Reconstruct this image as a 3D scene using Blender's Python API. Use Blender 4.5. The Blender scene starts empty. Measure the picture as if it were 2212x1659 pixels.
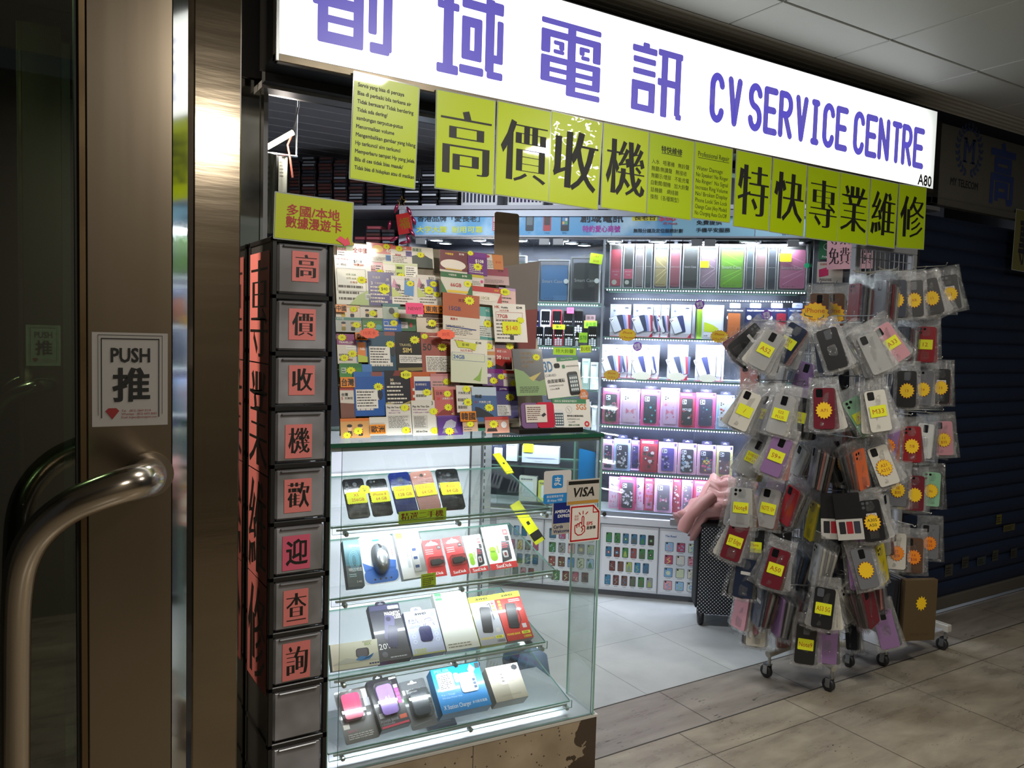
import bpy, math, random
from mathutils import Vector, Matrix, Euler

random.seed(11)
SC = bpy.context.scene
COL = SC.collection
PI = math.pi

# ------------------------------------------------------------------ camera, world, lights, exposure
FPX = 1739.86
YAW, PITCH, ROLL = math.radians(31.934), math.radians(3.535), math.radians(1.601)
EYE = Vector((0.0, 0.0, 1.5))
FW = Vector((math.sin(YAW) * math.cos(PITCH), math.cos(YAW) * math.cos(PITCH), -math.sin(PITCH)))
_r0 = Vector((math.cos(YAW), -math.sin(YAW), 0)); _u0 = _r0.cross(FW)
RT = math.cos(ROLL) * _r0 + math.sin(ROLL) * _u0
UP = -math.sin(ROLL) * _r0 + math.cos(ROLL) * _u0
cam_data = bpy.data.cameras.new('camera')
cam_data.sensor_width = 36.0
cam_data.lens = FPX * 36.0 / 2212.0
cam_data.clip_start = 0.05
cam_data.clip_end = 60
camera = bpy.data.objects.new('camera', cam_data)
camera.matrix_world = Matrix(((RT.x, UP.x, -FW.x, EYE.x), (RT.y, UP.y, -FW.y, EYE.y), (RT.z, UP.z, -FW.z, EYE.z), (0, 0, 0, 1)))
COL.objects.link(camera)
SC.camera = camera

world = bpy.data.worlds.new('world'); SC.world = world
world.use_nodes = True
world.node_tree.nodes['Background'].inputs[0].default_value = (0.9, 0.93, 1.0, 1)
world.node_tree.nodes['Background'].inputs[1].default_value = 0.03

SC.view_settings.view_transform = 'Standard'
SC.view_settings.look = 'None'
SC.view_settings.exposure = 0.0
SC.view_settings.gamma = 1.0
SC.view_settings.use_curve_mapping = False
SC.cycles.max_bounces = 7
SC.cycles.diffuse_bounces = 3
SC.cycles.glossy_bounces = 4
SC.cycles.transmission_bounces = 4
SC.cycles.transparent_max_bounces = 28
SC.cycles.sample_clamp_indirect = 4.0
SC.cycles.caustics_reflective = False
SC.cycles.caustics_refractive = False


def area(name, loc, aim, sx, sy, power, col=(1, 1, 1), spread=180):
    l = bpy.data.lights.new(name, 'AREA')
    l.shape = 'RECTANGLE'; l.size = sx; l.size_y = sy; l.energy = power; l.color = col
    l.spread = math.radians(spread)
    o = bpy.data.objects.new(name, l)
    o.location = loc
    d = Vector(aim) - Vector(loc)
    o.rotation_euler = d.to_track_quat('-Z', 'Y').to_euler()
    COL.objects.link(o)
    return o


LED = (0.86, 0.92, 1.0)
WARM = (1.0, 0.84, 0.66)
# two corridor ceiling lamps inferred from their glare, then an added fill
area('corridor_panel_light', (1.3, 0.95, 2.63), (1.3, 1.1, 0), 0.3, 0.3, 24, (1.0, 0.95, 0.86))
area('corridor_panel_light', (2.85, 0.2, 2.63), (2.85, 0.4, 0), 0.3, 0.3, 30, (1.0, 0.95, 0.86))
area('corridor_panel_light', (1.0, -1.3, 2.63), (0.9, -1.1, 0), 0.3, 0.3, 30, (1.0, 0.93, 0.82))  # fill added behind the camera to brighten the door and its notice
# fill lights added under the shop ceiling to brighten the goods' fronts
area('shop_ceiling_light', (1.75, 3.3, 2.56), (1.85, 3.35, 0), 0.9, 0.25, 34, LED)
area('shop_ceiling_light', (3.35, 2.75, 2.52), (3.3, 2.8, 0), 0.4, 0.15, 8, LED)
area('vestibule_light', (-0.35, 2.3, 2.48), (0.2, 2.3, 1.2), 0.15, 0.15, 36, WARM)  # unseen fill added to brighten the pink sheets on the tower's side

# ------------------------------------------------------------------ pixel of the photograph -> point on a surface of the place
def ray(x, y):
    return RT * ((x - 1106.0) / FPX) - UP * ((y - 829.5) / FPX) + FW

def on_plane(x, y, p, n):
    d = ray(x, y); p = Vector(p); n = Vector(n)
    return EYE + d * ((p - EYE).dot(n) / d.dot(n))

def on_y(x, y, Y): return on_plane(x, y, (0, Y, 0), (0, 1, 0))
def on_x(x, y, X): return on_plane(x, y, (X, 0, 0), (1, 0, 0))
def on_z(x, y, Z): return on_plane(x, y, (0, 0, Z), (0, 0, 1))

class Frame:
    """A local frame standing in the place: x to the right, y into the depth, z up."""
    def __init__(s, o, rz=0.0, rx=0.0):
        s.o = Vector(o); s.e = Euler((rx, 0, rz)); s.R = s.e.to_matrix(); s.Ri = s.R.transposed()
        s.rz = rz; s.rx = rx
    def w(s, x, y, z): return s.o + s.R @ Vector((x, y, z))
    def loc(s, p): return s.Ri @ (Vector(p) - s.o)
    def hit(s, x, y, v=0.0):
        """the local point where the line of sight through a pixel meets the local plane y = v"""
        return s.loc(on_plane(x, y, s.w(0, v, 0), s.R @ Vector((0, 1, 0))))

WALLF = Frame((0, 0, 0))
CASE = Frame((0.768, 2.2, 0), math.radians(-4))
CAB = Frame((2.893, 3.624, 0), math.atan2(-0.6797, 0.7334))

# ------------------------------------------------------------------ materials
def lin(h):
    if not isinstance(h, str): return (*h[:3], 1)
    h = h.lstrip('#')
    if len(h) == 3: h = ''.join(c + c for c in h)
    c = [int(h[i:i + 2], 16) / 255 for i in (0, 2, 4)]
    return (*[v / 12.92 if v <= 0.04045 else ((v + 0.055) / 1.055) ** 2.4 for v in c], 1)

_mats = {}
def mat(col, rough=0.55, metal=0.0, emit=0.0, coat=0.0, alpha=None):
    """a plain procedural material, shared by everything with the same look"""
    key = (col, rough, metal, emit, coat, alpha)
    if key in _mats: return _mats[key]
    m = bpy.data.materials.new('paint_' + str(col).strip('#')); m.use_nodes = True
    b = m.node_tree.nodes['Principled BSDF']
    b.inputs['Base Color'].default_value = lin(col)
    b.inputs['Roughness'].default_value = rough
    b.inputs['Metallic'].default_value = metal
    if emit:
        b.inputs['Emission Color'].default_value = lin(col); b.inputs['Emission Strength'].default_value = emit
        b.inputs['Base Color'].default_value = (*[v * 0.4 for v in lin(col)[:3]], 1)
    if coat:
        b.inputs['Coat Weight'].default_value = coat; b.inputs['Coat Roughness'].default_value = 0.06
    _mats[key] = m
    return m

def nodes(name):
    m = bpy.data.materials.new(name); m.use_nodes = True
    nt = m.node_tree; b = nt.nodes['Principled BSDF']; out = nt.nodes['Material Output']
    def N(t, **k):
        n = nt.nodes.new(t)
        for a, v in k.items():
            if hasattr(n, a): setattr(n, a, v)
            else: n.inputs[a].default_value = v
        return n
    def L(a, i, c, j): nt.links.new(a.outputs[i], c.inputs[j])
    return m, nt, b, out, N, L

def m_film(name, clear=0.85, tint=(1, 1, 1), rough=0.04, gloss=0.12, haze=0.0, bump=0.0, bscale=30.0):
    """clear sheet: see-through, with a mirror-like skin and (for bags) a little milky haze and creases"""
    m, nt, b, out, N, L = nodes(name)
    t = N('ShaderNodeBsdfTransparent'); t.inputs[0].default_value = (*[c * clear for c in tint], 1)
    g = N('ShaderNodeBsdfGlossy'); g.inputs['Roughness'].default_value = rough
    fr = N('ShaderNodeLayerWeight'); fr.inputs['Blend'].default_value = 0.25
    mp = N('ShaderNodeMapRange'); mp.inputs['To Min'].default_value = gloss * 0.55; mp.inputs['To Max'].default_value = min(1, gloss * 5)
    L(fr, 'Fresnel', mp, 'Value')
    mx = N('ShaderNodeMixShader'); L(mp, 'Result', mx, 0); L(t, 0, mx, 1); L(g, 0, mx, 2)
    last = mx
    if haze:
        d = N('ShaderNodeBsdfDiffuse'); d.inputs[0].default_value = (0.85, 0.87, 0.88, 1)
        m2 = N('ShaderNodeMixShader'); m2.inputs[0].default_value = haze
        L(mx, 0, m2, 1); L(d, 0, m2, 2); last = m2
    if bump:
        tc = N('ShaderNodeTexCoord'); nz = N('ShaderNodeTexNoise'); nz.inputs['Scale'].default_value = bscale; nz.inputs['Detail'].default_value = 3
        nz.inputs['Distortion'].default_value = 1.5
        oi = N('ShaderNodeObjectInfo'); va = N('ShaderNodeVectorMath'); va.operation = 'MULTIPLY_ADD'; va.inputs[1].default_value = (1, 1, 1); L(tc, 'Object', va, 0)
        vm = N('ShaderNodeMath'); vm.operation = 'MULTIPLY'; vm.inputs[1].default_value = 7.3; L(oi, 'Random', vm, 0); L(vm, 0, va, 2); L(va, 0, nz, 'Vector')
        bp = N('ShaderNodeBump'); bp.inputs['Strength'].default_value = bump; bp.inputs['Distance'].default_value = 0.02
        L(nz, 'Fac', bp, 'Height'); L(bp, 0, g, 'Normal'); L(bp, 0, fr, 'Normal')
    nt.links.new(last.outputs[0], out.inputs[0])
    return m

def m_metal(name, col, rough, aniso_scale=(1, 1, 1), bump=0.0, noise=0.15, stain=False):
    m, nt, b, out, N, L = nodes(name)
    b.inputs['Metallic'].default_value = 1.0
    tc = N('ShaderNodeTexCoord'); mp = N('ShaderNodeMapping'); mp.inputs['Scale'].default_value = aniso_scale
    nz = N('ShaderNodeTexNoise'); nz.inputs['Scale'].default_value = 8; nz.inputs['Detail'].default_value = 6
    L(tc, 'Object', mp, 'Vector'); L(mp, 0, nz, 'Vector')
    rr = N('ShaderNodeMapRange'); rr.inputs['To Min'].default_value = max(0.02, rough - noise); rr.inputs['To Max'].default_value = rough + noise
    L(nz, 'Fac', rr, 'Value'); L(rr, 0, b, 'Roughness')
    cr = N('ShaderNodeMix', data_type='RGBA'); c = lin(col)
    cr.inputs[6].default_value = tuple(v * 0.82 for v in c[:3]) + (1,); cr.inputs[7].default_value = c
    L(nz, 'Fac', cr, 0); nt.links.new(cr.outputs[2], b.inputs['Base Color'])
    if bump:
        bp = N('ShaderNodeBump'); bp.inputs['Strength'].default_value = bump; bp.inputs['Distance'].default_value = 0.002
        L(nz, 'Fac', bp, 'Height'); L(bp, 0, b, 'Normal')
    return m

def m_tiles(name, cols, sx, sy, ox, oy, joint, jcol, rough, pits=0.0, stretch=(1, 1, 1), nscale=3.0, jw=0.003, veins=0.0):
    """stone or ceramic tiles: joints on a grid, cloudy colour, pits"""
    m, nt, b, out, N, L = nodes(name)
    tc = N('ShaderNodeTexCoord'); sp = N('ShaderNodeSeparateXYZ'); L(tc, 'Object', sp, 0)
    def math_(op, a, bb=None, v=None):
        n = N('ShaderNodeMath'); n.operation = op
        if hasattr(a, 'outputs'): L(a, 0, n, 0)
        else: nt.links.new(a, n.inputs[0])
        if bb is not None: L(bb, 0, n, 1)
        if v is not None: n.inputs[1].default_value = v
        return n
    masks = []
    for ax, size, off in (('X', sx, ox), ('Y', sy, oy)):
        if not size: continue
        a = math_('SUBTRACT', sp.outputs[ax], v=off)
        a = math_('DIVIDE', a, v=size); a = math_('FRACT', a); a = math_('SUBTRACT', a, v=0.5); a = math_('ABSOLUTE', a)
        masks.append(math_('GREATER_THAN', a, v=0.5 - jw / size))
    j = masks[0] if len(masks) == 1 else math_('MAXIMUM', masks[0], masks[1])
    mp = N('ShaderNodeMapping'); mp.inputs['Scale'].default_value = stretch; L(tc, 'Object', mp, 0)
    nz = N('ShaderNodeTexNoise'); nz.inputs['Scale'].default_value = nscale; nz.inputs['Detail'].default_value = 8; nz.inputs['Roughness'].default_value = 0.65; nz.inputs['Distortion'].default_value = 0.3
    L(mp, 0, nz, 'Vector')
    rp = N('ShaderNodeValToRGB'); L(nz, 'Fac', rp, 0)
    rp.color_ramp.elements[0].position = 0.32; rp.color_ramp.elements[1].position = 0.68
    rp.color_ramp.elements[0].color = lin(cols[0]); rp.color_ramp.elements[1].color = lin(cols[1])
    colr = rp.outputs[0]
    if pits:
        mp2 = N('ShaderNodeMapping'); mp2.inputs['Scale'].default_value = tuple(s * 1.0 for s in stretch); L(tc, 'Object', mp2, 0)
        vz = N('ShaderNodeTexVoronoi'); vz.inputs['Scale'].default_value = 34; L(mp2, 0, vz, 'Vector')
        n2 = N('ShaderNodeTexNoise'); n2.inputs['Scale'].default_value = 6; L(tc, 'Object', n2, 'Vector')
        th = N('ShaderNodeMapRange'); th.inputs['From Min'].default_value = 0.45; th.inputs['From Max'].default_value = 0.75; th.inputs['To Min'].default_value = 0.0; th.inputs['To Max'].default_value = pits
        L(n2, 'Fac', th, 'Value')
        lt = N('ShaderNodeMath'); lt.operation = 'LESS_THAN'; L(vz, 'Distance', lt, 0); L(th, 0, lt, 1)
        mxp = N('ShaderNodeMix', data_type='RGBA'); L(lt, 0, mxp, 0); nt.links.new(colr, mxp.inputs[6]); mxp.inputs[7].default_value = tuple(v * 0.25 for v in lin(cols[0])[:3]) + (1,)
        colr = mxp.outputs[2]
    mx = N('ShaderNodeMix', data_type='RGBA'); L(j, 0, mx, 0); nt.links.new(colr, mx.inputs[6]); mx.inputs[7].default_value = lin(jcol)
    nt.links.new(mx.outputs[2], b.inputs['Base Color'])
    rr = N('ShaderNodeMapRange'); rr.inputs['To Min'].default_value = rough - 0.1; rr.inputs['To Max'].default_value = rough + 0.12
    L(nz, 'Fac', rr, 'Value'); L(rr, 0, b, 'Roughness')
    return m

def m_laminate(col, wrinkle=0.0, rough=0.35):
    key = ('lam', col, wrinkle)
    if key in _mats: return _mats[key]
    m, nt, b, out, N, L = nodes('laminated_' + col.strip('#'))
    b.inputs['Base Color'].default_value = lin(col); b.inputs['Roughness'].default_value = rough
    b.inputs['Coat Weight'].default_value = 0.7; b.inputs['Coat Roughness'].default_value = 0.04
    if wrinkle:
        tc = N('ShaderNodeTexCoord'); nz = N('ShaderNodeTexNoise'); nz.inputs['Scale'].default_value = 9; nz.inputs['Detail'].default_value = 2.5; L(tc, 'Object', nz, 'Vector')
        bp = N('ShaderNodeBump'); bp.inputs['Strength'].default_value = wrinkle; bp.inputs['Distance'].default_value = 0.03
        L(nz, 'Fac', bp, 'Height'); L(bp, 0, b, 'Coat Normal')
    _mats[key] = m
    return m

STEEL = m_metal('brushed_steel', '#9c8f7d', 0.24, (1, 1, 0.05), 0.03, 0.1)
STEEL_POST = m_metal('brushed_steel_post', '#8d8170', 0.15, (.2, .2, 2.2), 0.25, 0.05)
CHROME = m_metal('polished_steel', '#cfcfcc', 0.07, noise=0.03)
MIRROR = m_metal('mirror_steel', '#b9bab6', 0.09, noise=0.05)
ALU = m_metal('aluminium', '#b9bcbd', 0.32)
DARKALU = m_metal('dark_aluminium', '#5a5b5c', 0.35)
GLASS = m_film('clear_glass', 0.97, (0.975, 1, 0.985), 0.02, 0.07)
GLASS_DOOR = m_film('door_glass', 0.35, (0.7, 1, 0.75), 0.02, 0.3)
GLASS_EDGE = mat('#86b0a4', 0.15, 0, 0.0, 0.6)
GLASS_EDGE_DARK = mat('#1f5440', 0.15, 0, 0.0, 0.6)
BAG = m_film('clear_bag', 0.98, (1, 1, 1), 0.10, 0.09, 0.022, 0.9, 34)
PHONEBAG = m_film('phone_bag', 0.985, (1, 1, 1), 0.06, 0.03, 0.0, 0.2, 50)
BAG2 = m_film('milky_bag', 0.97, (1, 1, 1), 0.14, 0.09, 0.05, 0.9, 28)
BLISTER = m_film('clear_plastic', 0.97, (1, 1, 1), 0.05, 0.14, 0.02)
BLACK = mat('#101010', 0.4)
INK = mat('#14130f', 0.5)
WHITE = mat('#e6e6e4', 0.5)
RED = mat('#b01818', 0.5)
YTAG = mat('#e2e61e', 0.6)
YBURST = mat('#f0c413', 0.6)
PINKPAPER = mat('#d97a74', 0.6)
LIGHTLINE = mat('#eef4ff', 0.3, 0, 5.0)
# ------------------------------------------------------------------ mesh building
_glyphs = {}
def glyphs(s, style=''):
    """outline text as flat triangles, size 1: (verts, faces, (x0, z0, x1, z1))"""
    key = (s, style)
    if key in _glyphs: return _glyphs[key]
    cu = bpy.data.curves.new('t', 'FONT'); cu.body = s; cu.size = 1; cu.resolution_u = 2
    ob = bpy.data.objects.new('t', cu)
    me = ob.to_mesh()
    vs = [(v.co.x, v.co.y) for v in me.vertices]
    fs = [tuple(p.vertices) for p in me.polygons]
    ob.to_mesh_clear(); bpy.data.objects.remove(ob); bpy.data.curves.remove(cu)
    if style:     # heavier faces; 'song' is the print-type look: thick uprights, thin level strokes
        WX, WZ = {'song': (0.030, -0.019), 'bold': (0.016, 0.016), 'heavy': (0.026, 0.022)}[style]
        cnt = {}
        for f in fs:
            for i in range(len(f)):
                a, b = f[i], f[(i + 1) % len(f)]
                cnt.setdefault((min(a, b), max(a, b)), []).append((a, b))
        # area sign
        nrm = {}
        for f in fs:
            ar = sum(vs[f[i]][0] * vs[f[(i + 1) % len(f)]][1] - vs[f[(i + 1) % len(f)]][0] * vs[f[i]][1] for i in range(len(f)))
            sg = 1 if ar >= 0 else -1
            for i in range(len(f)):
                a, b = f[i], f[(i + 1) % len(f)]
                if len(cnt[(min(a, b), max(a, b))]) == 1:
                    dx, dy = vs[b][0] - vs[a][0], vs[b][1] - vs[a][1]
                    l = math.hypot(dx, dy) or 1e-9
                    n = (sg * dy / l, -sg * dx / l)
                    for q in (a, b): nrm.setdefault(q, []).append(n)
        def off(n): return WX * abs(n[0]) + WZ * abs(n[1])
        nv = list(vs)
        for q, ns in nrm.items():
            if len(ns) < 2: n1 = n2 = ns[0]
            else: n1, n2 = ns[0], ns[1]
            det = n1[0] * n2[1] - n1[1] * n2[0]
            if abs(det) < 0.35:
                mx, my = (n1[0] + n2[0]) / 2, (n1[1] + n2[1]) / 2
                l = math.hypot(mx, my) or 1; n = (mx / l, my / l); o = off(n)
                d = (n[0] * o, n[1] * o)
            else:
                o1, o2 = off(n1), off(n2)
                d = ((o1 * n2[1] - o2 * n1[1]) / det, (n1[0] * o2 - n2[0] * o1) / det)
            l = math.hypot(*d)
            if l > 0.05: d = (d[0] * 0.05 / l, d[1] * 0.05 / l)
            nv[q] = (vs[q][0] + d[0], vs[q][1] + d[1])
        vs = nv
    if not vs: vs, fs = [(0, 0)], []
    bb = (min(v[0] for v in vs), min(v[1] for v in vs), max(v[0] for v in vs), max(v[1] for v in vs))
    _glyphs[key] = (vs, fs, bb)
    return _glyphs[key]


class MB:
    """collects shapes and links them as one mesh object. Faces of flat prints look towards -y."""
    def __init__(s): s.v = []; s.f = []; s.fm = []; s.mats = []; s.sm = []; s.T = None
    def mi(s, m):
        if m not in s.mats: s.mats.append(m)
        return s.mats.index(m)
    def add(s, vs, fs, m, smooth=False):
        b = len(s.v); k = s.mi(m)
        s.v += [tuple(s.T @ Vector(v)) for v in vs] if s.T is not None else [tuple(v) for v in vs]
        for f in fs: s.f.append(tuple(b + i for i in f)); s.fm.append(k); s.sm.append(smooth)
        return s
    def box(s, x0, x1, y0, y1, z0, z1, m, bev=0.0):
        if bev <= 0:
            vs = [(x0, y0, z0), (x1, y0, z0), (x1, y1, z0), (x0, y1, z0), (x0, y0, z1), (x1, y0, z1), (x1, y1, z1), (x0, y1, z1)]
            return s.add(vs, [(0, 3, 2, 1), (4, 5, 6, 7), (0, 1, 5, 4), (1, 2, 6, 5), (2, 3, 7, 6), (3, 0, 4, 7)], m)
        vs = []; idx = {}
        X = (x0, x1); Y = (y0, y1); Z = (z0, z1); sg = (1, -1)
        for i in (0, 1):
            for j in (0, 1):
                for k in (0, 1):
                    for a in range(3):
                        p = [X[i] + sg[i] * bev, Y[j] + sg[j] * bev, Z[k] + sg[k] * bev]
                        p[a] = (X[i], Y[j], Z[k])[a]
                        idx[(i, j, k, a)] = len(vs); vs.append(p)
        I = lambda i, j, k, a: idx[(i, j, k, a)]
        fs = []
        for i in (0, 1):
            q = [I(i, 0, 0, 0), I(i, 1, 0, 0), I(i, 1, 1, 0), I(i, 0, 1, 0)]; fs.append(q if i else q[::-1])
            q = [I(0, i, 0, 1), I(1, i, 0, 1), I(1, i, 1, 1), I(0, i, 1, 1)]; fs.append(q[::-1] if i else q)
            q = [I(0, 0, i, 2), I(1, 0, i, 2), I(1, 1, i, 2), I(0, 1, i, 2)]; fs.append(q if i else q[::-1])
            for j in (0, 1):
                fs.append([I(i, j, 0, 0), I(i, j, 1, 0), I(i, j, 1, 1), I(i, j, 0, 1)])
                fs.append([I(i, 0, j, 0), I(i, 1, j, 0), I(i, 1, j, 2), I(i, 0, j, 2)])
                fs.append([I(0, i, j, 1), I(1, i, j, 1), I(1, i, j, 2), I(0, i, j, 2)])
                for k in (0, 1): fs.append([I(i, j, k, 0), I(i, j, k, 1), I(i, j, k, 2)])
        return s.add(vs, fs, m)
    def poly(s, pts, y, m):
        return s.add([(x, y, z) for x, z in pts], [tuple(range(len(pts)))], m)
    def rect(s, x0, z0, x1, z1, y, m): return s.poly([(x0, z0), (x1, z0), (x1, z1), (x0, z1)], y, m)
    def _rr(s, x0, z0, x1, z1, r, n=5):
        r = min(r, abs(x1 - x0) / 2, abs(z1 - z0) / 2); P = []
        for cx, cz, a0 in ((x1 - r, z0 + r, -90), (x1 - r, z1 - r, 0), (x0 + r, z1 - r, 90), (x0 + r, z0 + r, 180)):
            for i in range(n + 1):
                a = math.radians(a0 + 90 * i / n); P.append((cx + r * math.cos(a), cz + r * math.sin(a)))
        return P
    def rrect(s, x0, z0, x1, z1, r, y, m): return s.poly(s._rr(x0, z0, x1, z1, r), y, m)
    def prism(s, P, y0, y1, m, mside=None, smooth=False):
        n = len(P)
        s.add([(x, y0, z) for x, z in P], [tuple(range(n))], m)
        s.add([(x, y1, z) for x, z in P], [tuple(reversed(range(n)))], m)
        return s.add([(x, y0, z) for x, z in P] + [(x, y1, z) for x, z in P], [(i, i + n, (i + 1) % n + n, (i + 1) % n) for i in range(n)], mside or m, smooth)
    def slab(s, x0, z0, x1, z1, r, y0, y1, m, mside=None): return s.prism(s._rr(x0, z0, x1, z1, r), y0, y1, m, mside)
    def ell(s, cx, cz, rx, rz, y, m, n=20): return s.poly([(cx + rx * math.cos(2 * PI * i / n), cz + rz * math.sin(2 * PI * i / n)) for i in range(n)], y, m)
    def ring(s, cx, cz, r0, r1, y, m, n=28, a0=0, a1=360, sx=1.0):
        vs = []; fs = []
        k = n if a1 - a0 >= 360 else n + 1
        for i in range(k):
            a = math.radians(a0 + (a1 - a0) * i / n)
            vs += [(cx + sx * r0 * math.cos(a), y, cz + r0 * math.sin(a)), (cx + sx * r1 * math.cos(a), y, cz + r1 * math.sin(a))]
        for i in range(n): j = (i + 1) % k; fs.append((2 * i, 2 * i + 1, 2 * j + 1, 2 * j))
        return s.add(vs, fs, m)
    def star(s, cx, cz, rx, rz, n, y, m, inner=0.8, ph=0.0):
        P = []
        for i in range(2 * n):
            a = PI * i / n + ph; k = 1 if i % 2 == 0 else inner
            P.append((cx + rx * k * math.cos(a), cz + rz * k * math.sin(a)))
        c = len(P)
        return s.add([(x, y, z) for x, z in P] + [(cx, y, cz)], [(i, (i + 1) % c, c) for i in range(c)], m)
    def ragged(s, x0, z0, x1, z1, y, m, t=0.003):
        """a tag cut with pinking scissors"""
        P = []
        def run(a, b):
            l = math.hypot(b[0] - a[0], b[1] - a[1]); n = max(3, int(l / (2 * t))); nx, nz = (b[1] - a[1]) / l, -(b[0] - a[0]) / l
            for i in range(2 * n):
                f = i / (2 * n); k = t if i % 2 else 0
                P.append((a[0] + (b[0] - a[0]) * f + nx * k, a[1] + (b[1] - a[1]) * f + nz * k))
        run((x0, z0), (x1, z0)); run((x1, z0), (x1, z1)); run((x1, z1), (x0, z1)); run((x0, z1), (x0, z0))
        c = len(P)
        return s.add([(a, y, b) for a, b in P] + [((x0 + x1) / 2, y, (z0 + z1) / 2)], [(i, (i + 1) % c, c) for i in range(c)], m)
    def cloud(s, cx, cz, rx, rz, y, m, n=7):
        P = []
        for i in range(n * 6):
            a = 2 * PI * i / (n * 6); k = 0.85 + 0.15 * abs(math.sin(a * n / 2))
            P.append((cx + rx * k * math.cos(a), cz + rz * k * math.sin(a)))
        return s.poly(P, y, m)
    def stroke(s, pts, w, y, m, caps=True):
        pts = [Vector((p[0], p[1])) for p in pts]
        for a, b in zip(pts, pts[1:]):
            d = (b - a)
            if d.length < 1e-9: continue
            n = Vector((-d.y, d.x)).normalized() * (w / 2)
            s.add([(a.x + n.x, y, a.y + n.y), (a.x - n.x, y, a.y - n.y), (b.x - n.x, y, b.y - n.y), (b.x + n.x, y, b.y + n.y)], [(0, 1, 2, 3)], m)
        for i, p in enumerate(pts):
            if caps or 0 < i < len(pts) - 1: s.ell(p.x, p.y, w / 2, w / 2, y, m, 12)
        return s
    def tube(s, pts, r, m, n=10, cap=True):
        pts = [Vector(p) for p in pts]; R = r if isinstance(r, (list, tuple)) else [r] * len(pts)
        vs = []; fs = []; up = None
        for i, p in enumerate(pts):
            t = (pts[min(i + 1, len(pts) - 1)] - pts[max(i - 1, 0)]).normalized()
            if up is None: up = t.orthogonal().normalized()
            up = (up - t * up.dot(t)); up = up.normalized() if up.length > 1e-6 else t.orthogonal().normalized()
            b = t.cross(up)
            for k in range(n):
                a = 2 * PI * k / n; vs.append(p + (up * math.cos(a) + b * math.sin(a)) * R[i])
        for i in range(len(pts) - 1):
            for k in range(n): fs.append((i * n + k, i * n + (k + 1) % n, (i + 1) * n + (k + 1) % n, (i + 1) * n + k))
        s.add(vs, fs, m, True)
        if cap: s.add(vs[:n], [tuple(reversed(range(n)))], m); s.add(vs[-n:], [tuple(range(n))], m)
        return s
    def cyl(s, c, ax, r, h, m, n=20):
        c = Vector(c); d = {'x': Vector((1, 0, 0)), 'y': Vector((0, 1, 0)), 'z': Vector((0, 0, 1))}[ax]
        return s.tube([c - d * h / 2, c + d * h / 2], r, m, n)
    def lathe(s, prof, c, m, n=20, ax='z'):
        c = Vector(c); vs = []; fs = []
        for r, h in prof:
            for k in range(n):
                a = 2 * PI * k / n; x, y = r * math.cos(a), r * math.sin(a)
                vs.append(c + (Vector((x, y, h)) if ax == 'z' else Vector((h, x, y)) if ax == 'x' else Vector((x, h, y))))
        for i in range(len(prof) - 1):
            for k in range(n): fs.append((i * n + k, i * n + (k + 1) % n, (i + 1) * n + (k + 1) % n, (i + 1) * n + k))
        return s.add(vs, fs, m, True)
    def text(s, t, x, z, h, y, m, al='l', style='', w=None, sx=1.0, rot=0.0):
        """a line of writing of em size h, its middle height at z; w squeezes it to a width"""
        vs, fs, bb = glyphs(t, style)
        k = h * sx; wd = (bb[2] - bb[0]) * k
        if w and wd > w: k *= w / wd; wd = w
        x0 = x - (0 if al == 'l' else wd / 2 if al == 'c' else wd) - bb[0] * k
        zb = z - 0.35 * h
        P = [(x0 + a * k, zb + b * h) for a, b in vs]
        if rot: c, sn = math.cos(rot), math.sin(rot); P = [(x + (a - x) * c - (b - z) * sn, z + (a - x) * sn + (b - z) * c) for a, b in P]
        return s.add([(a, y, b) for a, b in P], fs, m)
    def fit(s, t, x0, z0, x1, z1, y, m, style=''):
        """writing stretched to fill a rectangle"""
        vs, fs, bb = glyphs(t, style)
        kx = (x1 - x0) / max(1e-6, bb[2] - bb[0]); kz = (z1 - z0) / max(1e-6, bb[3] - bb[1])
        return s.add([(x0 + (a - bb[0]) * kx, y, z0 + (b - bb[1]) * kz) for a, b in vs], fs, m)
    def lines(s, x0, z0, x1, z1, n, y, m, fill=0.45, seed=1):
        """rows of print too small to read"""
        r = random.Random(seed); st = (z1 - z0) / n
        for i in range(n):
            z = z1 - (i + 0.5) * st; x = x0; e = x1 - r.random() * (x1 - x0) * 0.35
            while x < e:
                w = min(e - x, (0.04 + 0.16 * r.random()) * (x1 - x0))
                s.rect(x, z - st * fill / 2, x + w, z + st * fill / 2, y, m); x += w + 0.025 * (x1 - x0)
        return s
    def build(s, name, parent=None, loc=None, rot=None, M=None):
        me = bpy.data.meshes.new(name)
        me.from_pydata(s.v, [], s.f)
        for m in s.mats: me.materials.append(m)
        me.polygons.foreach_set('material_index', s.fm)
        me.polygons.foreach_set('use_smooth', s.sm)
        me.update()
        o = bpy.data.objects.new(name, me); COL.objects.link(o)
        if parent is not None: o.parent = parent
        if loc is not None: o.location = loc
        if rot is not None: o.rotation_euler = rot
        if M is not None: o.matrix_world = M
        return o

def empty(name, loc=(0, 0, 0), rot=(0, 0, 0)):
    o = bpy.data.objects.new(name, None); o.empty_display_size = 0.05
    COL.objects.link(o); o.location = loc; o.rotation_euler = rot
    return o

def tag(o, label=None, cat=None, group=None, kind=None):
    if label: o['label'] = label
    if cat: o['category'] = cat
    if group: o['group'] = group
    if kind: o['kind'] = kind
    return o

def structure(o): o['kind'] = 'structure'; return o

def copy_tree(o, parent=None):
    c = o.copy(); COL.objects.link(c)
    if parent is not None: c.parent = parent
    for ch in list(o.children): copy_tree(ch, c)
    return c

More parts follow.
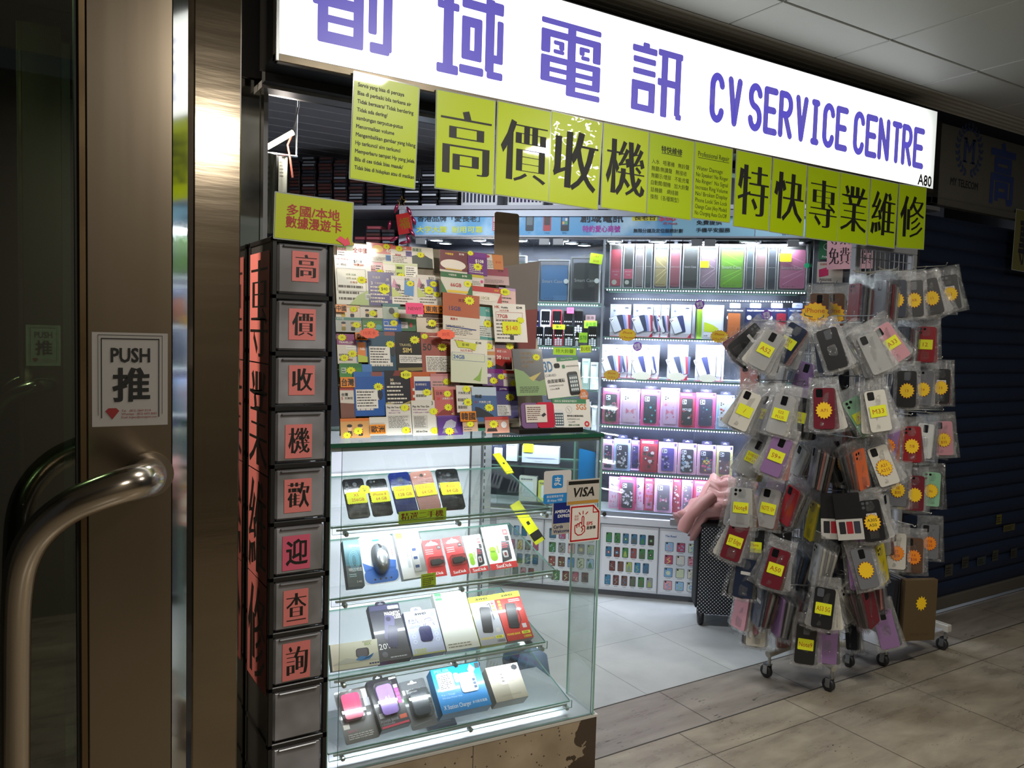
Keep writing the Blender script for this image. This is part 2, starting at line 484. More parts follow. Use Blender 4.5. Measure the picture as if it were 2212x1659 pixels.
def place(o, fr, x, y, z, lean=0.0, rz=0.0, roll=0.0):
    """stand a thing in a frame; lean tips its top away from the viewer, roll tips it sideways"""
    o.location = fr.w(x, y, z)
    o.rotation_euler = (fr.R @ Matrix.Rotation(rz, 3, 'Z') @ Matrix.Rotation(-lean, 3, 'X') @ Matrix.Rotation(roll, 3, 'Y')).to_euler()
    return o

ORD = ['first', 'second', 'third', 'fourth', 'fifth', 'sixth', 'seventh', 'eighth', 'ninth', 'tenth', 'eleventh', 'twelfth', 'thirteenth', 'fourteenth', 'fifteenth', 'sixteenth', 'seventeenth', 'eighteenth', 'nineteenth', 'twentieth']
# ------------------------------------------------------------------ the setting
def plane_box(name, x0, x1, y0, y1, z0, z1, m, **k):
    return structure(MB().box(x0, x1, y0, y1, z0, z1, m).build(name))

TRAV = m_tiles('travertine_tiles', ('#746b5e', '#a09684'), 0.6, 0.6, 0.35, 0.198, True, '#4c463c', 0.28, 0.27, (1.0, 3.0, 1), 2.6, 0.0022)
TRAV2 = m_tiles('travertine_strip', ('#6a635c', '#91897f'), 0.6, 0, 0.53, 0, True, '#38332d', 0.28, 0.30, (0.5, 3.0, 1), 3.2, 0.002)
SHOPTILE = m_tiles('shop_tiles', ('#989a98', '#b0b1ae'), 0.512, 0.51, 2.265, 2.49, True, '#6a6a66', 0.3, 0, (1, 1, 1), 2.0, 0.0016)
structure(MB().box(-3, 8, -4, 2.181, -0.1, 0, TRAV).build('floor'))
structure(MB().box(-3, 8, 2.181, 2.488, -0.1, 0.0, TRAV2).box(-3, 8, 2.176, 2.182, -0.1, 0.0006, mat('#2c2823', 0.8)).box(-3, 8, 2.484, 2.489, -0.1, 0.0006, mat('#2c2823', 0.8)).build('floor_strip'))
structure(MB().box(0.3, 5.6, 2.488, 6.2, -0.1, 0, SHOPTILE).build('floor_shop'))

# corridor ceiling: 600 mm metal tiles with fine ribs, and the slotted strip above the shop fronts
m, nt, b, out, N, L = nodes('ceiling_tile')
b.inputs['Base Color'].default_value = lin('#b4b6b4'); b.inputs['Roughness'].default_value = 0.45
tc = N('ShaderNodeTexCoord'); wv = N('ShaderNodeTexWave'); wv.inputs['Scale'].default_value = 45; wv.bands_direction = 'X'
L(tc, 'Object', wv, 'Vector'); bp = N('ShaderNodeBump'); bp.inputs['Strength'].default_value = 0.25; bp.inputs['Distance'].default_value = 0.002
L(wv, 'Fac', bp, 'Height'); L(bp, 0, b, 'Normal')
CEILTILE = m
cb = MB()
ys = [2.165, 1.915, 1.315, 0.715, 0.115, -0.485, -1.085, -1.685]
xs = [2.24 + 0.603 * k for k in range(-7, 9)]
for a, c in zip(ys[1:], ys[:-1]):
    for x0, x1 in zip(xs[:-1], xs[1:]):
        cb.box(x0 + 0.0035, x1 - 0.0035, a + 0.0035, c - 0.0035, 2.652, 2.672, CEILTILE, 0.003)
cb.box(xs[0], xs[-1], ys[-1], ys[0], 2.672, 2.69, mat('#55564f', 0.8))
structure(cb.build('ceiling'))
sl = MB()
for k in range(5): sl.box(-1, 7.8, 2.172 + k * 0.036, 2.172 + k * 0.036 + 0.017, 2.655, 2.675, mat('#d4d6d2', 0.4))
sl.box(-1, 7.8, 2.165, 2.36, 2.676, 2.70, mat('#0c0c0c', 0.9))
structure(sl.build('trim_1'))
sl = MB().box(0.62, 3.7, 2.365, 2.40, 2.2, 2.75, mat('#16161a', 0.7)).box(3.7, 7.8, 2.455, 2.46, 2.6, 2.75, mat('#16161a', 0.7)).box(0.446, 0.66, 2.43, 2.458, 2.222, 2.75, mat('#0e0e10', 0.5))
structure(sl.build('wall_header'))

# shop room
INW = mat('#83848c', 0.6)
structure(MB().box(0.60, 0.655, 2.46, 6.2, 0, 2.7, mat('#8a8a8c', 0.6)).build('wall_left'))
back = MB().box(-3.0, 1.9, 0.55, 0.6, 0, 2.7, mat('#6e7076', 0.6))
structure(back.build('wall_back', None, CAB.w(0, 0, 0), (0, 0, CAB.rz)))
structure(MB().box(5.2, 5.26, 2.6, 6.2, 0, 2.7, INW).build('wall_right'))
sc = MB().box(0.6, 5.3, 2.75, 3.9, 2.60, 2.64, mat('#a3a3ae', 0.28))
for k in range(16): sc.box(0.6, 5.3, 3.9 + k * 0.15, 4.035 + k * 0.15, 2.60, 2.64, mat('#8f8f96', 0.45), 0.004)
sc.box(0.6, 5.3, 3.9, 6.3, 2.632, 2.66, mat('#2c2c30', 0.8))
structure(sc.build('ceiling_shop'))
hb = MB().box(0.62, 4.05, 2.46, 2.76, 2.27, 2.36, mat('#121214', 0.35)).box(0.62, 4.05, 2.40, 2.46, 2.19, 2.21, mat('#b8b8ba', 0.3, 0.8)).box(0.62, 4.05, 2.70, 2.76, 2.36, 2.62, mat('#66666a', 0.5))
structure(hb.build('beam'))

# opposite side of the corridor, unlit, and the space behind the glass door
structure(MB().box(-3, 8, -2.3, -2.2, 0, 2.7, mat('#736c60', 0.6)).build('wall_opposite'))
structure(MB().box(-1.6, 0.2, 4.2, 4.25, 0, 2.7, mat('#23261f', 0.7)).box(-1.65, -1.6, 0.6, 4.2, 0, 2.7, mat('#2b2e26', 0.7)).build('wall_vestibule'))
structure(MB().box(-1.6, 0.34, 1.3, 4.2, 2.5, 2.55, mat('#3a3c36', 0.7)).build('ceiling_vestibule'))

# steel post beside the door and the polished panel behind it
pm = MB().box(0.3445, 0.446, 1.9, 2.30, 0, 2.65, STEEL_POST, 0.003)
structure(pm.build('column'))
structure(MB().box(0.446, 0.632, 2.445, 2.46, 0, 2.22, MIRROR, 0.002).box(0.628, 0.636, 2.438, 2.446, 0, 2.22, CHROME).build('wall_steel_panel'))

# the glass door standing in the foreground, its stile, polished closing edge and bowed handle
door = structure(empty('door_1', (0, 1.2, 0)))
dm = MB().box(0.0855, 0.1905, 0, 0.045, 0.02, 2.4, STEEL, 0.0012); dm.build('stile', door)
dm = MB()
t0 = Vector((0.1908, 0.0)); tn = Vector((math.cos(math.radians(56)), math.sin(math.radians(56)))); t1 = t0 + tn * 0.046
dm.add([(t0.x, t0.y, 0.02), (t1.x, t1.y, 0.02), (t1.x, t1.y, 2.4), (t0.x, t0.y, 2.4), (0.1905, 0.06, 0.02), (0.1905, 0.06, 2.4)], [(0, 1, 2, 3), (1, 4, 5, 2), (0, 4, 1), (3, 2, 5)], CHROME)
dm.build('closing_edge', door)
BR = m_metal('bronze_trim', '#8a7558', 0.3)
dm = MB().box(0.0765, 0.0855, 0.002, 0.04, 0.02, 2.4, BR, 0.001).box(0.0725, 0.0765, 0.008, 0.036, 0.02, 2.4, mat('#23211a', 0.5)); dm.build('glazing_bead', door)
dm = MB().box(-1.0, 0.073, 0.018, 0.030, 0.05, 2.4, GLASS_DOOR); dm.build('glass_pane', door)
dm = MB().box(-1.0, 0.0855, 0, 0.045, 0.0, 0.05, STEEL); dm.build('bottom_rail', door)
# handle
H = lambda x, y, Y: on_y(x, y, Y) - Vector((0, 1.2, 0))
hp = [H(322, 1024, 1.2), H(320, 1030, 1.13), H(312, 1036, 1.075), H(293, 1042, 1.045), H(262, 1050, 1.035), H(210, 1068, 1.035), H(155, 1092, 1.04), H(105, 1128, 1.05), H(68, 1172, 1.06), H(46, 1225, 1.07), H(37, 1290, 1.08), H(34, 1370, 1.09), H(33, 1500, 1.10), H(33, 1660, 1.11), H(33, 1900, 1.12)]
def smooth_path(P, k=4):
    out_ = []
    for i in range(len(P) - 1):
        p0, p1, p2, p3 = P[max(i - 1, 0)], P[i], P[i + 1], P[min(i + 2, len(P) - 1)]
        for j in range(k):
            t = j / k
            out_.append(0.5 * ((2 * p1) + (p2 - p0) * t + (2 * p0 - 5 * p1 + 4 * p2 - p3) * t * t + (3 * p1 - p0 - 3 * p2 + p3) * t ** 3))
    return out_ + [P[-1]]
HSTEEL = m_metal('handle_steel', '#b9aea0', 0.2, (1, 1, 1), 0, 0.05)
sp_ = smooth_path(hp)
rad = [0.0225 - 0.0065 * min(1, max(0, (i / len(sp_) - 0.12) / 0.6)) for i in range(len(sp_))]
hd = MB().tube(sp_, rad, HSTEEL, 20).build('handle', door)
MB().cyl((hp[0].x, -0.004, hp[0].z), 'y', 0.031, 0.008, HSTEEL, 32).build('handle_rose', hd)
# PUSH notice stuck on the stile
pn = MB(); a = on_y(198, 717, 1.2); c = on_y(362, 917, 1.2)
PX0, PX1, PZ0, PZ1 = a.x, c.x, c.z, a.z; pw = PX1 - PX0; ph = PZ1 - PZ0
NW = mat('#a9a5a0', 0.45)
pn.box(PX0, PX1, -0.0008, -0.0001, PZ0, PZ1, NW)
def fr_rect(mb, x0, z0, x1, z1, w, y, m):
    mb.rect(x0, z0, x1, z0 + w, y, m); mb.rect(x0, z1 - w, x1, z1, y, m); mb.rect(x0, z0 + w, x0 + w, z1 - w, y, m); mb.rect(x1 - w, z0 + w, x1, z1 - w, y, m)
X = lambda u: PX0 + u * pw
Z = lambda v: PZ0 + v * ph
yy = -0.0012
for x0, x1 in ((0.115, 0.128), (0.872, 0.885)): pn.rect(X(x0), Z(0.09), X(x1), Z(0.94), yy, INK)
pn.rect(X(0.115), Z(0.928), X(0.885), Z(0.94), yy, INK)
for x0, x1 in ((0.075, 0.081), (0.92, 0.926)): pn.rect(X(x0), Z(0.12), X(x1), Z(0.975), yy, INK)
pn.rect(X(0.075), Z(0.969), X(0.926), Z(0.975), yy, INK)
pn.fit('PUSH', X(0.24), Z(0.68), X(0.76), Z(0.84), yy, INK, 'heavy')
pn.fit('推', X(0.26), Z(0.26), X(0.76), Z(0.63), yy, INK, 'heavy')
DR = mat('#8c2622', 0.5)
pn.poly([(X(0.17), Z(0.165)), (X(0.21), Z(0.195)), (X(0.31), Z(0.195)), (X(0.35), Z(0.165)), (X(0.26), Z(0.075))], yy, DR)
for i, t in enumerate(('Tel:   (852) 2869 0318', 'Whatsapp : (852) 6692 8682', 'Email: kcglass@netvigator.com')): pn.text(t, X(0.38), Z(0.165 - 0.035 * i), ph * 0.032, yy, DR, w=pw * 0.47)
tag(pn.build('push_notice', door), 'white PUSH notice with a black border')

# the other leaf of the entrance, standing open behind the glass
d2 = copy_tree(door); d2.name = 'door_2'; d2.location = (on_y(52, 800, 2.9).x - 0.0855, 2.9, 0)
# ------------------------------------------------------------------ shop sign: a long light box
SX0, SX1, SZ0, SZ1, SY = 0.608, 3.612, 2.222, 2.570, 2.18
m, nt, b, out, N, L = nodes('backlit_acrylic')
b.inputs['Base Color'].default_value = (0.8, 0.8, 0.8, 1); b.inputs['Roughness'].default_value = 0.25
b.inputs['Emission Color'].default_value = (0.95, 1.0, 0.965, 1); b.inputs['Emission Strength'].default_value = 1.08
# fluorescent tubes behind the acrylic: dimmer towards the box's rims
tc = N('ShaderNodeTexCoord'); sp = N('ShaderNodeSeparateXYZ'); L(tc, 'Object', sp, 0)
def edge_fade(axis, a0, a1, wdt):
    r1 = N('ShaderNodeMapRange'); r1.interpolation_type = 'SMOOTHSTEP'; nt.links.new(sp.outputs[axis], r1.inputs['Value']); r1.inputs['From Min'].default_value = a0; r1.inputs['From Max'].default_value = a0 + wdt
    r2 = N('ShaderNodeMapRange'); r2.interpolation_type = 'SMOOTHSTEP'; nt.links.new(sp.outputs[axis], r2.inputs['Value']); r2.inputs['From Min'].default_value = a1; r2.inputs['From Max'].default_value = a1 - wdt
    mm = N('ShaderNodeMath'); mm.operation = 'MULTIPLY'; L(r1, 0, mm, 0); L(r2, 0, mm, 1); return mm
ez = edge_fade('Z', SZ0 - 0.06, SZ1 + 0.06, 0.16); ex = edge_fade('X', SX0 - 0.2, SX1 + 0.03, 0.22)
mm = N('ShaderNodeMath'); mm.operation = 'MULTIPLY'; L(ez, 0, mm, 0); L(ex, 0, mm, 1)
m2 = N('ShaderNodeMapRange'); m2.inputs['To Min'].default_value = 0.55; m2.inputs['To Max'].default_value = 2.1; L(mm, 0, m2, 'Value')
L(m2, 0, b, 'Emission Strength')
ACRYL = m
PURPLE = mat('#655cc2', 0.4, 0, 0.75)
sign = tag(empty('shop_sign', (0, 0, 0)), 'long bright white light box sign with purple lettering above the shop opening', 'sign')
mb = MB()
mb.box(SX0 - 0.005, SX1 + 0.006, SY + 0.004, 2.36, SZ0, SZ1 + 0.006, mat('#0d0d0d', 0.3))
mb.build('casing', sign)
mb = MB()
for x0, x1 in ((SX0, 2.1135), (2.1150, SX1)): mb.box(x0, x1, SY, SY + 0.003, SZ0, SZ1, ACRYL)
mb.build('light_panel', sign)
mb = MB().box(SX0 - 0.012, SX0 - 0.001, SY - 0.006, SY + 0.02, SZ0 - 0.022, SZ1 + 0.01, ALU, 0.002)
mb.box(SX0 - 0.012, SX1 + 0.004, SY - 0.004, SY + 0.02, SZ0 - 0.022, SZ0 - 0.001, m_metal('stained_trim', '#6f6658', 0.4), 0.002)
mb.build('trim', sign)
# the four blocky characters
def char(rects, x0, x1, z0=2.275, z1=2.505):
    mb = MB()
    for i, (u0, v0, u1, v1) in enumerate(rects):
        r = 0.006
        mb.rrect(x0 + u0 * (x1 - x0), z0 + v0 * (z1 - z0), x0 + u1 * (x1 - x0), z0 + v1 * (z1 - z0), r, SY - 0.0012 - i * 0.00004, PURPLE)
    return mb
C_DIAN = [(0, .92, 1, 1.0), (.43, .49, .57, .96), (0, .75, 1, .85), (0, .53, .15, .85), (.86, .53, 1, .85), (.2, .66, .38, .72), (.29, .6, .38, .70), (.2, .54, .38, .6), (.63, .66, .81, .72), (.63, .6, .72, .70), (.66, .54, .81, .6),
          (0, .41, 1, .5), (0, .28, 1, .35), (0, .14, 1, .22), (0, .14, .15, .5), (.86, .14, 1, .5), (.42, 0, .58, .5), (.42, 0, 1, .085)]
C_YU = [(.09, 0, .24, 1), (0, .75, .32, .85), (0, -.05, .32, .07), (.36, .83, .75, .95), (.36, .84, 1, .93), (.84, .84, 1, 1.0), (.36, .18, .49, .73), (.55, .18, .67, .73), (.36, .60, .67, .73), (.36, .18, .67, .31), (.33, 0, .70, .11), (.72, .08, .86, 1.02), (.75, .0, 1, .1), (.9, .22, 1, .77), (.78, .21, 1, .32)]
C_XUN = [(.2, .93, .33, 1.03), (0, .87, .48, .97), (.02, .72, .46, .81), (.02, .55, .46, .64), (0, .33, .46, .46), (0, .02, .46, .12), (0, .02, .13, .46), (.33, .02, .46, .46), (.5, .9, 1, 1), (.57, 0, .70, 1), (.5, .46, .97, .57), (.85, .05, .97, 1), (.88, 0, 1, .09)]
C_CHUANG = [(.06, 0, .19, .55), (.5, 0, .63, .82), (.06, 0, .63, .14), (.06, .24, .63, .33), (0, .42, .63, .55), (.1, .62, .63, .70), (.06, .76, .63, .85), (.0, .85, .3, 1), (.36, .9, .66, 1), (.69, .22, .80, 1), (.88, .04, 1, 1), (.71, 0, .97, .13)]
for nm, rc, x0, x1 in (('創', C_CHUANG, .695, .925), ('域', C_YU, 1.066, 1.292), ('電', C_DIAN, 1.431, 1.669), ('訊', C_XUN, 1.804, 2.036)):
    char(rc, x0, x1).build('sign_character', sign)
mb = MB(); W = 0.0275
def arcp(cx, cz, rx, rz, a0, a1, n=14): return [(cx + rx * math.cos(math.radians(a0 + (a1 - a0) * i / n)), cz + rz * math.sin(math.radians(a0 + (a1 - a0) * i / n))) for i in range(n + 1)]
def letter(ch, x0, x1, z0, z1):
    w = x1 - x0; h = z1 - z0; X = lambda u: x0 + W / 2 + u * (w - W); Z = lambda v: z0 + W / 2 + v * (h - W)
    S = []
    rx = (w - W) / 2; q = (h - W)
    if ch == 'C': S = [arcp(X(.5), Z(.76), rx, q * .24, 10, 180) + arcp(X(.5), Z(.24), rx, q * .24, 180, 350)]
    if ch == 'V': S = [[(X(0), Z(1)), (X(.5), Z(0)), (X(1), Z(1))]]
    if ch == 'S': S = [arcp(X(.5), Z(.76), rx, q * .24, 15, 250, 16) + [(X(.6), Z(.5))] + arcp(X(.5), Z(.25), rx, q * .25, 60, -170, 16)]
    if ch == 'E': S = [[(X(1), Z(1)), (X(0), Z(1)), (X(0), Z(0)), (X(1), Z(0))], [(X(0), Z(.52)), (X(.85), Z(.52))]]
    if ch == 'R': S = [[(X(0), Z(0)), (X(0), Z(1)), (X(.5), Z(1))] + arcp(X(.5), Z(.75), rx, q * .25, 90, -90) + [(X(0), Z(.5))], [(X(.45), Z(.5)), (X(1), Z(0))]]
    if ch == 'I': S = [[(X(.5), Z(0)), (X(.5), Z(1))], [(X(.1), Z(1)), (X(.9), Z(1))], [(X(.1), Z(0)), (X(.9), Z(0))]]
    if ch == 'N': S = [[(X(0), Z(0)), (X(0), Z(1)), (X(1), Z(0)), (X(1), Z(1))]]
    if ch == 'T': S = [[(X(0), Z(1)), (X(1), Z(1))], [(X(.5), Z(1)), (X(.5), Z(0))]]
    for s_ in S: mb.stroke(s_, W, SY - 0.0012, PURPLE)
zx = lambda zz: on_y(1450 + zz / 2.903, 330, SY).x
for ch, a, c in (('C', 225, 318), ('V', 338, 428), ('S', 468, 557), ('E', 565, 655), ('R', 660, 750), ('V', 765, 845), ('I', 862, 922), ('C', 938, 1015), ('E', 1020, 1100), ('C', 1133, 1205), ('E', 1210, 1287), ('N', 1290, 1364), ('T', 1376, 1440), ('R', 1440, 1508), ('E', 1513, 1583)):
    if a in (468, 1133): mb.build('sign_word', sign); mb = MB()
    letter(ch, zx(a), zx(c), 2.297, 2.478)
mb.build('sign_word', sign)
MB().text('A80', 3.488, 2.252, 0.068, SY - 0.0012, INK, style='bold', w=0.108).build('unit_number', sign)

# ------------------------------------------------------------------ fluorescent yellow sheets taped under the sign
YS = m_laminate('#c2d800'); YS_W = m_laminate('#c2d801', 0.35); YS2 = m_laminate('#b4d000'); YS3 = m_laminate('#b0cc00')
CLEAR_RIM = mat('#a8b0a4', 0.2, 0, 0, 0.5)
def sheet(name, quad, Y, paper, draw, label, group=None, tilt=0.0, yo=0.0):
    """a laminated sheet hanging from its top edge; quad = pixels of its top-left, top-right, bottom-left corners"""
    a, b_, c = (on_y(*q, Y) for q in quad)
    w = (b_ - a).length; h = (c - a).length
    ux = (b_ - a).normalized()
    roll = -math.atan2(ux.z, ux.x)
    mb = MB(); e = 0.0035
    mb.slab(-e, -h - e, w + e, e, 0.003, 0.0, 0.0006, CLEAR_RIM)
    mb.rect(0, -h, w, 0, -0.0008, paper)
    draw(mb, w, h)
    o = mb.build(name)
    o.location = a + Vector((0, yo, 0)); o.rotation_euler = (Matrix.Rotation(roll, 3, 'Y') @ Matrix.Rotation(tilt, 3, 'X')).to_euler()
    tag(o, label, 'paper sign', group)
    return o
yT = -0.0014
G1 = 'yellow sheets taped along the bottom of the shop sign'
def d_indo(mb, w, h):
    T = ['Servis yang bisa di percaya', 'Bisa di perbaiki bila terkena air', 'Tidak bersuara/ Tidak berdering', 'Tidak ada dering/', 'sambungan terputus-putus', 'Menormalkan volume', 'Mengembalikan gambar yang hilang', 'Hp terkunci/ sim terkunci', 'Memperbaru tempat Hp yang Jelek', 'Bila di ces tidak bisa masuk/', 'Tidak bisa di hidupkan atau di matikan']
    for i, t in enumerate(T): mb.text(t, 0.011, -h * (0.105 + i * 0.0785), 0.0152, yT, INK, style='bold', w=w * 0.93, sx=0.86)
sheet('paper_sheet', ((766, 156), (905, 189), (754, 384)), 2.165, YS, d_indo, 'yellow sheet of eleven printed lines in Indonesian hanging below the sign', G1)
def d_char(ch):
    def d(mb, w, h): mb.fit(ch, w * 0.07, -h * 0.83, w * 0.95, -h * 0.16, yT, INK, 'song')
    return d
names = {'高': 'high', '價': 'price', '收': 'collect', '機': 'machine', '特': 'special', '快': 'fast', '專': 'expert', '業': 'trade', '維': 'upkeep', '修': 'repair'}
big = [('高', (944, 194), (1069, 219), (957, 406), YS), ('價', (1076, 219), (1190, 243), (1080, 420), YS), ('收', (1193, 241), (1301, 266), (1196, 436), YS_W), ('機', (1305, 266), (1401, 286), (1303, 448), YS)]
small = [('特', (1592, 325), (1667, 341), (1590, 488), YS2), ('快', (1671, 342), (1743, 358), (1669, 500), YS2), ('專', (1746, 359), (1814, 373), (1743, 513), YS3), ('業', (1816, 373), (1879, 386), (1812, 521), YS3), ('維', (1882, 386), (1940, 398), (1877, 528), YS3), ('修', (1943, 398), (2001, 406), (1941, 534), YS3)]
for i, (ch, a, b_, c, pp) in enumerate(big + small):
    sheet('paper_sheet', (a, b_, c), 2.168, pp, d_char(ch), 'yellow sheet with the single big black character ' + ch + (' hanging left of the price lists' if i < 4 else ' hanging right of the price lists'), G1, random.uniform(-0.02, 0.02))
def d_zh(mb, w, h):
    mb.text('特快維修', w / 2, -h * 0.17, 0.025, yT, INK, 'c', 'bold'); mb.rect(w * .27, -h * .215, w * .73, -h * .222, yT, INK)
    for i, t in enumerate(('入水   唔著機   無鈴聲', '無聽/無講聲   無接收', '無顯示/壞屏   不能充電', '自動開/關機   加大鈴聲', '話機鎖    網絡鎖', '換殼（各種類型）')): mb.text(t, w * .06, -h * (0.34 + i * 0.088), 0.0185, yT, mat('#3d4410', .6), w=w * .86)
sheet('paper_sheet', ((1404, 287), (1499, 307), (1402, 462)), 2.168, YS2, d_zh, 'yellow sheet with a short Chinese repair price list in small print', G1)
def d_en(mb, w, h):
    mb.text('Professional Repair', w / 2, -h * 0.14, 0.026, yT, INK, 'c', w=w * .84); mb.rect(w * .08, -h * .19, w * .92, -h * .196, yT, INK)
    for i, t in enumerate(('Water Damage', 'No Speaker/ No Ringer', 'No Ringer/  No Signal', 'Increase Ring Volume', 'No/ Broken Display', 'Phone Lock/ Sim Lock', 'Change Case (Any Model)', 'No Charging Auto On/Off')): mb.text(t, w * .05, -h * (0.33 + i * 0.085), 0.0215, yT, INK, w=w * .86)
sheet('paper_sheet', ((1502, 307), (1582, 323), (1497, 470)), 2.168, YS2, d_en, 'yellow sheet headed Professional Repair with eight lines of English', G1)
def d_roam(mb, w, h):
    RD = mat('#a81c14', .5)
    mb.fit('多國/本地', w * .14, -h * .47, w * .83, -h * .21, yT, RD, 'bold'); mb.fit('數據漫遊卡', w * .13, -h * .75, w * .86, -h * .47, yT, RD, 'bold')
    PK = mat('#f0506a', .5)
    mb.poly([(w * .845, -h * .80), (w * .79, -h * .90), (w * .89, -h * .99), (w * .90, -h * 1.03), (w * .985, -h * .97), (w * .945, -h * .80), (w * .925, -h * .88)], yT - .001, PK)
sheet('paper_sheet', ((596, 416), (762, 439), (594, 513)), 2.17, m_laminate('#bcc800'), d_roam, 'yellow sheet with red Chinese writing and a pink arrow on top of the drawer tower', None, 0.0)

# ------------------------------------------------------------------ next door: unlit sign and rolled-down shutter
NB = tag(empty('neighbour_sign', (0, 0, 0)), 'unlit grey sign with a laurel emblem and MY TELECOM next door', 'sign')
n0 = on_y(2030, 250, 2.42).x
NM = mat('#5d5b55', 0.5); ND = mat('#2c3d66', 0.5)
MB().box(n0, 6.6, 2.42, 2.45, 2.262, 2.64, NM).build('sign_face', NB)
MB().box(n0 - 0.05, 6.6, 2.405, 2.452, 2.225, 2.262, mat('#77746c', 0.4, .6), .004).box(n0 - 0.05, n0, 2.405, 2.452, 2.225, 2.64, mat('#2f302e', 0.4, .6)).build('sign_frame', NB)
e = MB(); ey = 2.4185
pc = on_y(2094, 325, 2.42); cx_, cz_ = pc.x, pc.z
for sgn in (-1, 1):
    for i in range(11):
        a = math.radians(-80 + i * 15.5); r = 0.105
        px_, pz_ = cx_ + sgn * r * math.cos(a) * 1.05, cz_ + r * 1.15 * math.sin(a)
        for k in (-1, 1):
            d = a + PI / 2 + k * 0.7; lx, lz = sgn * math.cos(d) * 0.035, math.sin(d) * 0.035
            nx, nz = -lz * .28, lx * .28
            e.poly([(px_, pz_), (px_ + lx * .5 + nx, pz_ + lz * .5 + nz), (px_ + lx, pz_ + lz), (px_ + lx * .5 - nx, pz_ + lz * .5 - nz)], ey, ND)
e.fit('M', cx_ - .052, cz_ - .065, cx_ + .052, cz_ + .06, ey, ND, 'song'); e.rect(cx_ - .06, cz_ - .068, cx_ - .015, cz_ - .058, ey, ND); e.rect(cx_ + .015, cz_ - .068, cx_ + .06, cz_ - .058, ey, ND)
e.rect(cx_ - .06, cz_ + .052, cx_ - .025, cz_ + .062, ey, ND); e.rect(cx_ + .025, cz_ + .052, cx_ + .06, cz_ + .062, ey, ND)
e.build('emblem', NB)
a = on_y(2052, 400, 2.42); c = on_y(2112, 402, 2.42)
MB().text('MY TELECOM', a.x, on_y(2082, 397, 2.42).z, 0.055, ey, mat('#23242a', .5), w=c.x - a.x, style='bold').build('shop_name', NB)
a = on_y(2134, 436, 2.42); c = on_y(2196, 316, 2.42)
MB().fit('高', a.x, a.z - .005, c.x, c.z - .0, ey, mat('#2c3f7a', .5), 'heavy').build('sign_character', NB)

SHC = m_metal('shutter_paint', '#1d2a44', 0.5); SHC.node_tree.nodes['Principled BSDF'].inputs['Metallic'].default_value = 0.25
sh = tag(empty('roller_shutter', (0, 0, 0)), 'dark blue roller shutter pulled down over the shop next door', 'shutter')
mb = MB(); z = 0.10; k = 0
prof = []
while z < 2.14:
    prof += [(0.0, z), (-0.010, z + .02), (-0.012, z + .04), (-0.010, z + .06), (0.0, z + .078), (.006, z + .082)]
    z += 0.0835
vs = []; fs = []
for y, zz in prof: vs += [(3.95, 2.478 + y, zz), (6.6, 2.478 + y, zz)]
for i in range(len(prof) - 1): fs.append((2 * i, 2 * i + 1, 2 * i + 3, 2 * i + 2))
mb.add(vs, fs, SHC, True); mb.build('shutter_curtain', sh)
MB().box(3.95, 6.6, 2.462, 2.49, 0.03, 0.10, mat('#6e6a62', 0.45, .5), .006).build('bottom_rail', sh)
MB().box(3.93, 3.99, 2.455, 2.50, 0, 2.222, mat('#26272b', .5), .004).build('guide_rail', sh)
st = [('#3d3d36', 2050, 1232, 26, 22), ('#34352f', 2085, 1215, 22, 22), ('#55512f', 2180, 1140, 40, 12), ('#5f5820', 2158, 1122, 18, 18), ('#303a3a', 2120, 1212, 30, 16), ('#3a3b33', 2150, 1200, 20, 20), ('#34352f', 2190, 1195, 22, 18)]
for c_, x, y, w_, h_ in st:
    mb = MB()
    p = on_y(x, y, 2.464); s_ = p.y * 0 + (p - EYE).length / FPX
    mb.rect(p.x - w_ * s_ / 2, p.z - h_ * s_ / 2, p.x + w_ * s_ / 2, p.z + h_ * s_ / 2, 2.464, mat(c_, .6)); mb.lines(p.x - w_ * s_ * .4, p.z - h_ * s_ * .35, p.x + w_ * s_ * .4, p.z + h_ * s_ * .3, 3, 2.4635, mat('#15150f', .6), seed=int(x))
    mb.build('sticker', sh)
# price sheet at the right rim of the picture
def d_nb(mb, w, h): mb.fit('專業', w * .1, -h * .9, w * .45, -h * .1, yT, mat('#20222c', .5), 'bold'); mb.lines(w * .5, -h * .9, w * .95, -h * .1, 5, yT, mat('#20222c', .5))
sheet('paper_sheet', ((2196, 452), (2290, 476), (2192, 582)), 2.403, mat('#6d6a3c', .5), d_nb, 'yellowish sheet hanging under the unlit grey sign next door', None)
# ------------------------------------------------------------------ tower of small drawers left of the show case
TX0, TX1, TY0, TY1 = 0.5936, 0.7635, 2.18, 2.43
tower = tag(empty('drawer_tower', (0, 0, 0)), 'tall black-framed tower of smoky drawers with pink character cards', 'drawer tower')
FRM = mat('#1b1a1a', 0.35); 
m, nt, b, out, N, L = nodes('smoky_plastic')
b.inputs['Base Color'].default_value = lin('#77767a'); b.inputs['Roughness'].default_value = 0.22
tc = N('ShaderNodeTexCoord'); nz = N('ShaderNodeTexNoise'); nz.inputs['Scale'].default_value = 7; L(tc, 'Object', nz, 'Vector')
rp = N('ShaderNodeValToRGB'); L(nz, 'Fac', rp, 0); rp.color_ramp.elements[0].position = 0.35; rp.color_ramp.elements[1].position = 0.7
rp.color_ramp.elements[0].color = lin('#737171'); rp.color_ramp.elements[1].color = lin('#a3a2a6'); L(rp, 0, b, 'Base Color')
SMOKE = m
cells = [1.737, 1.584, 1.430, 1.280, 1.122, 0.962, 0.808, 0.651, 0.497, 0.335, 0.18, 0.03]
mb = MB()
for x in (TX0, TX1 - .014):
    for y in (TY0, TY1 - .016): mb.box(x, x + .014, y, y + .016, 0.0, cells[0] + .006, FRM, .002)
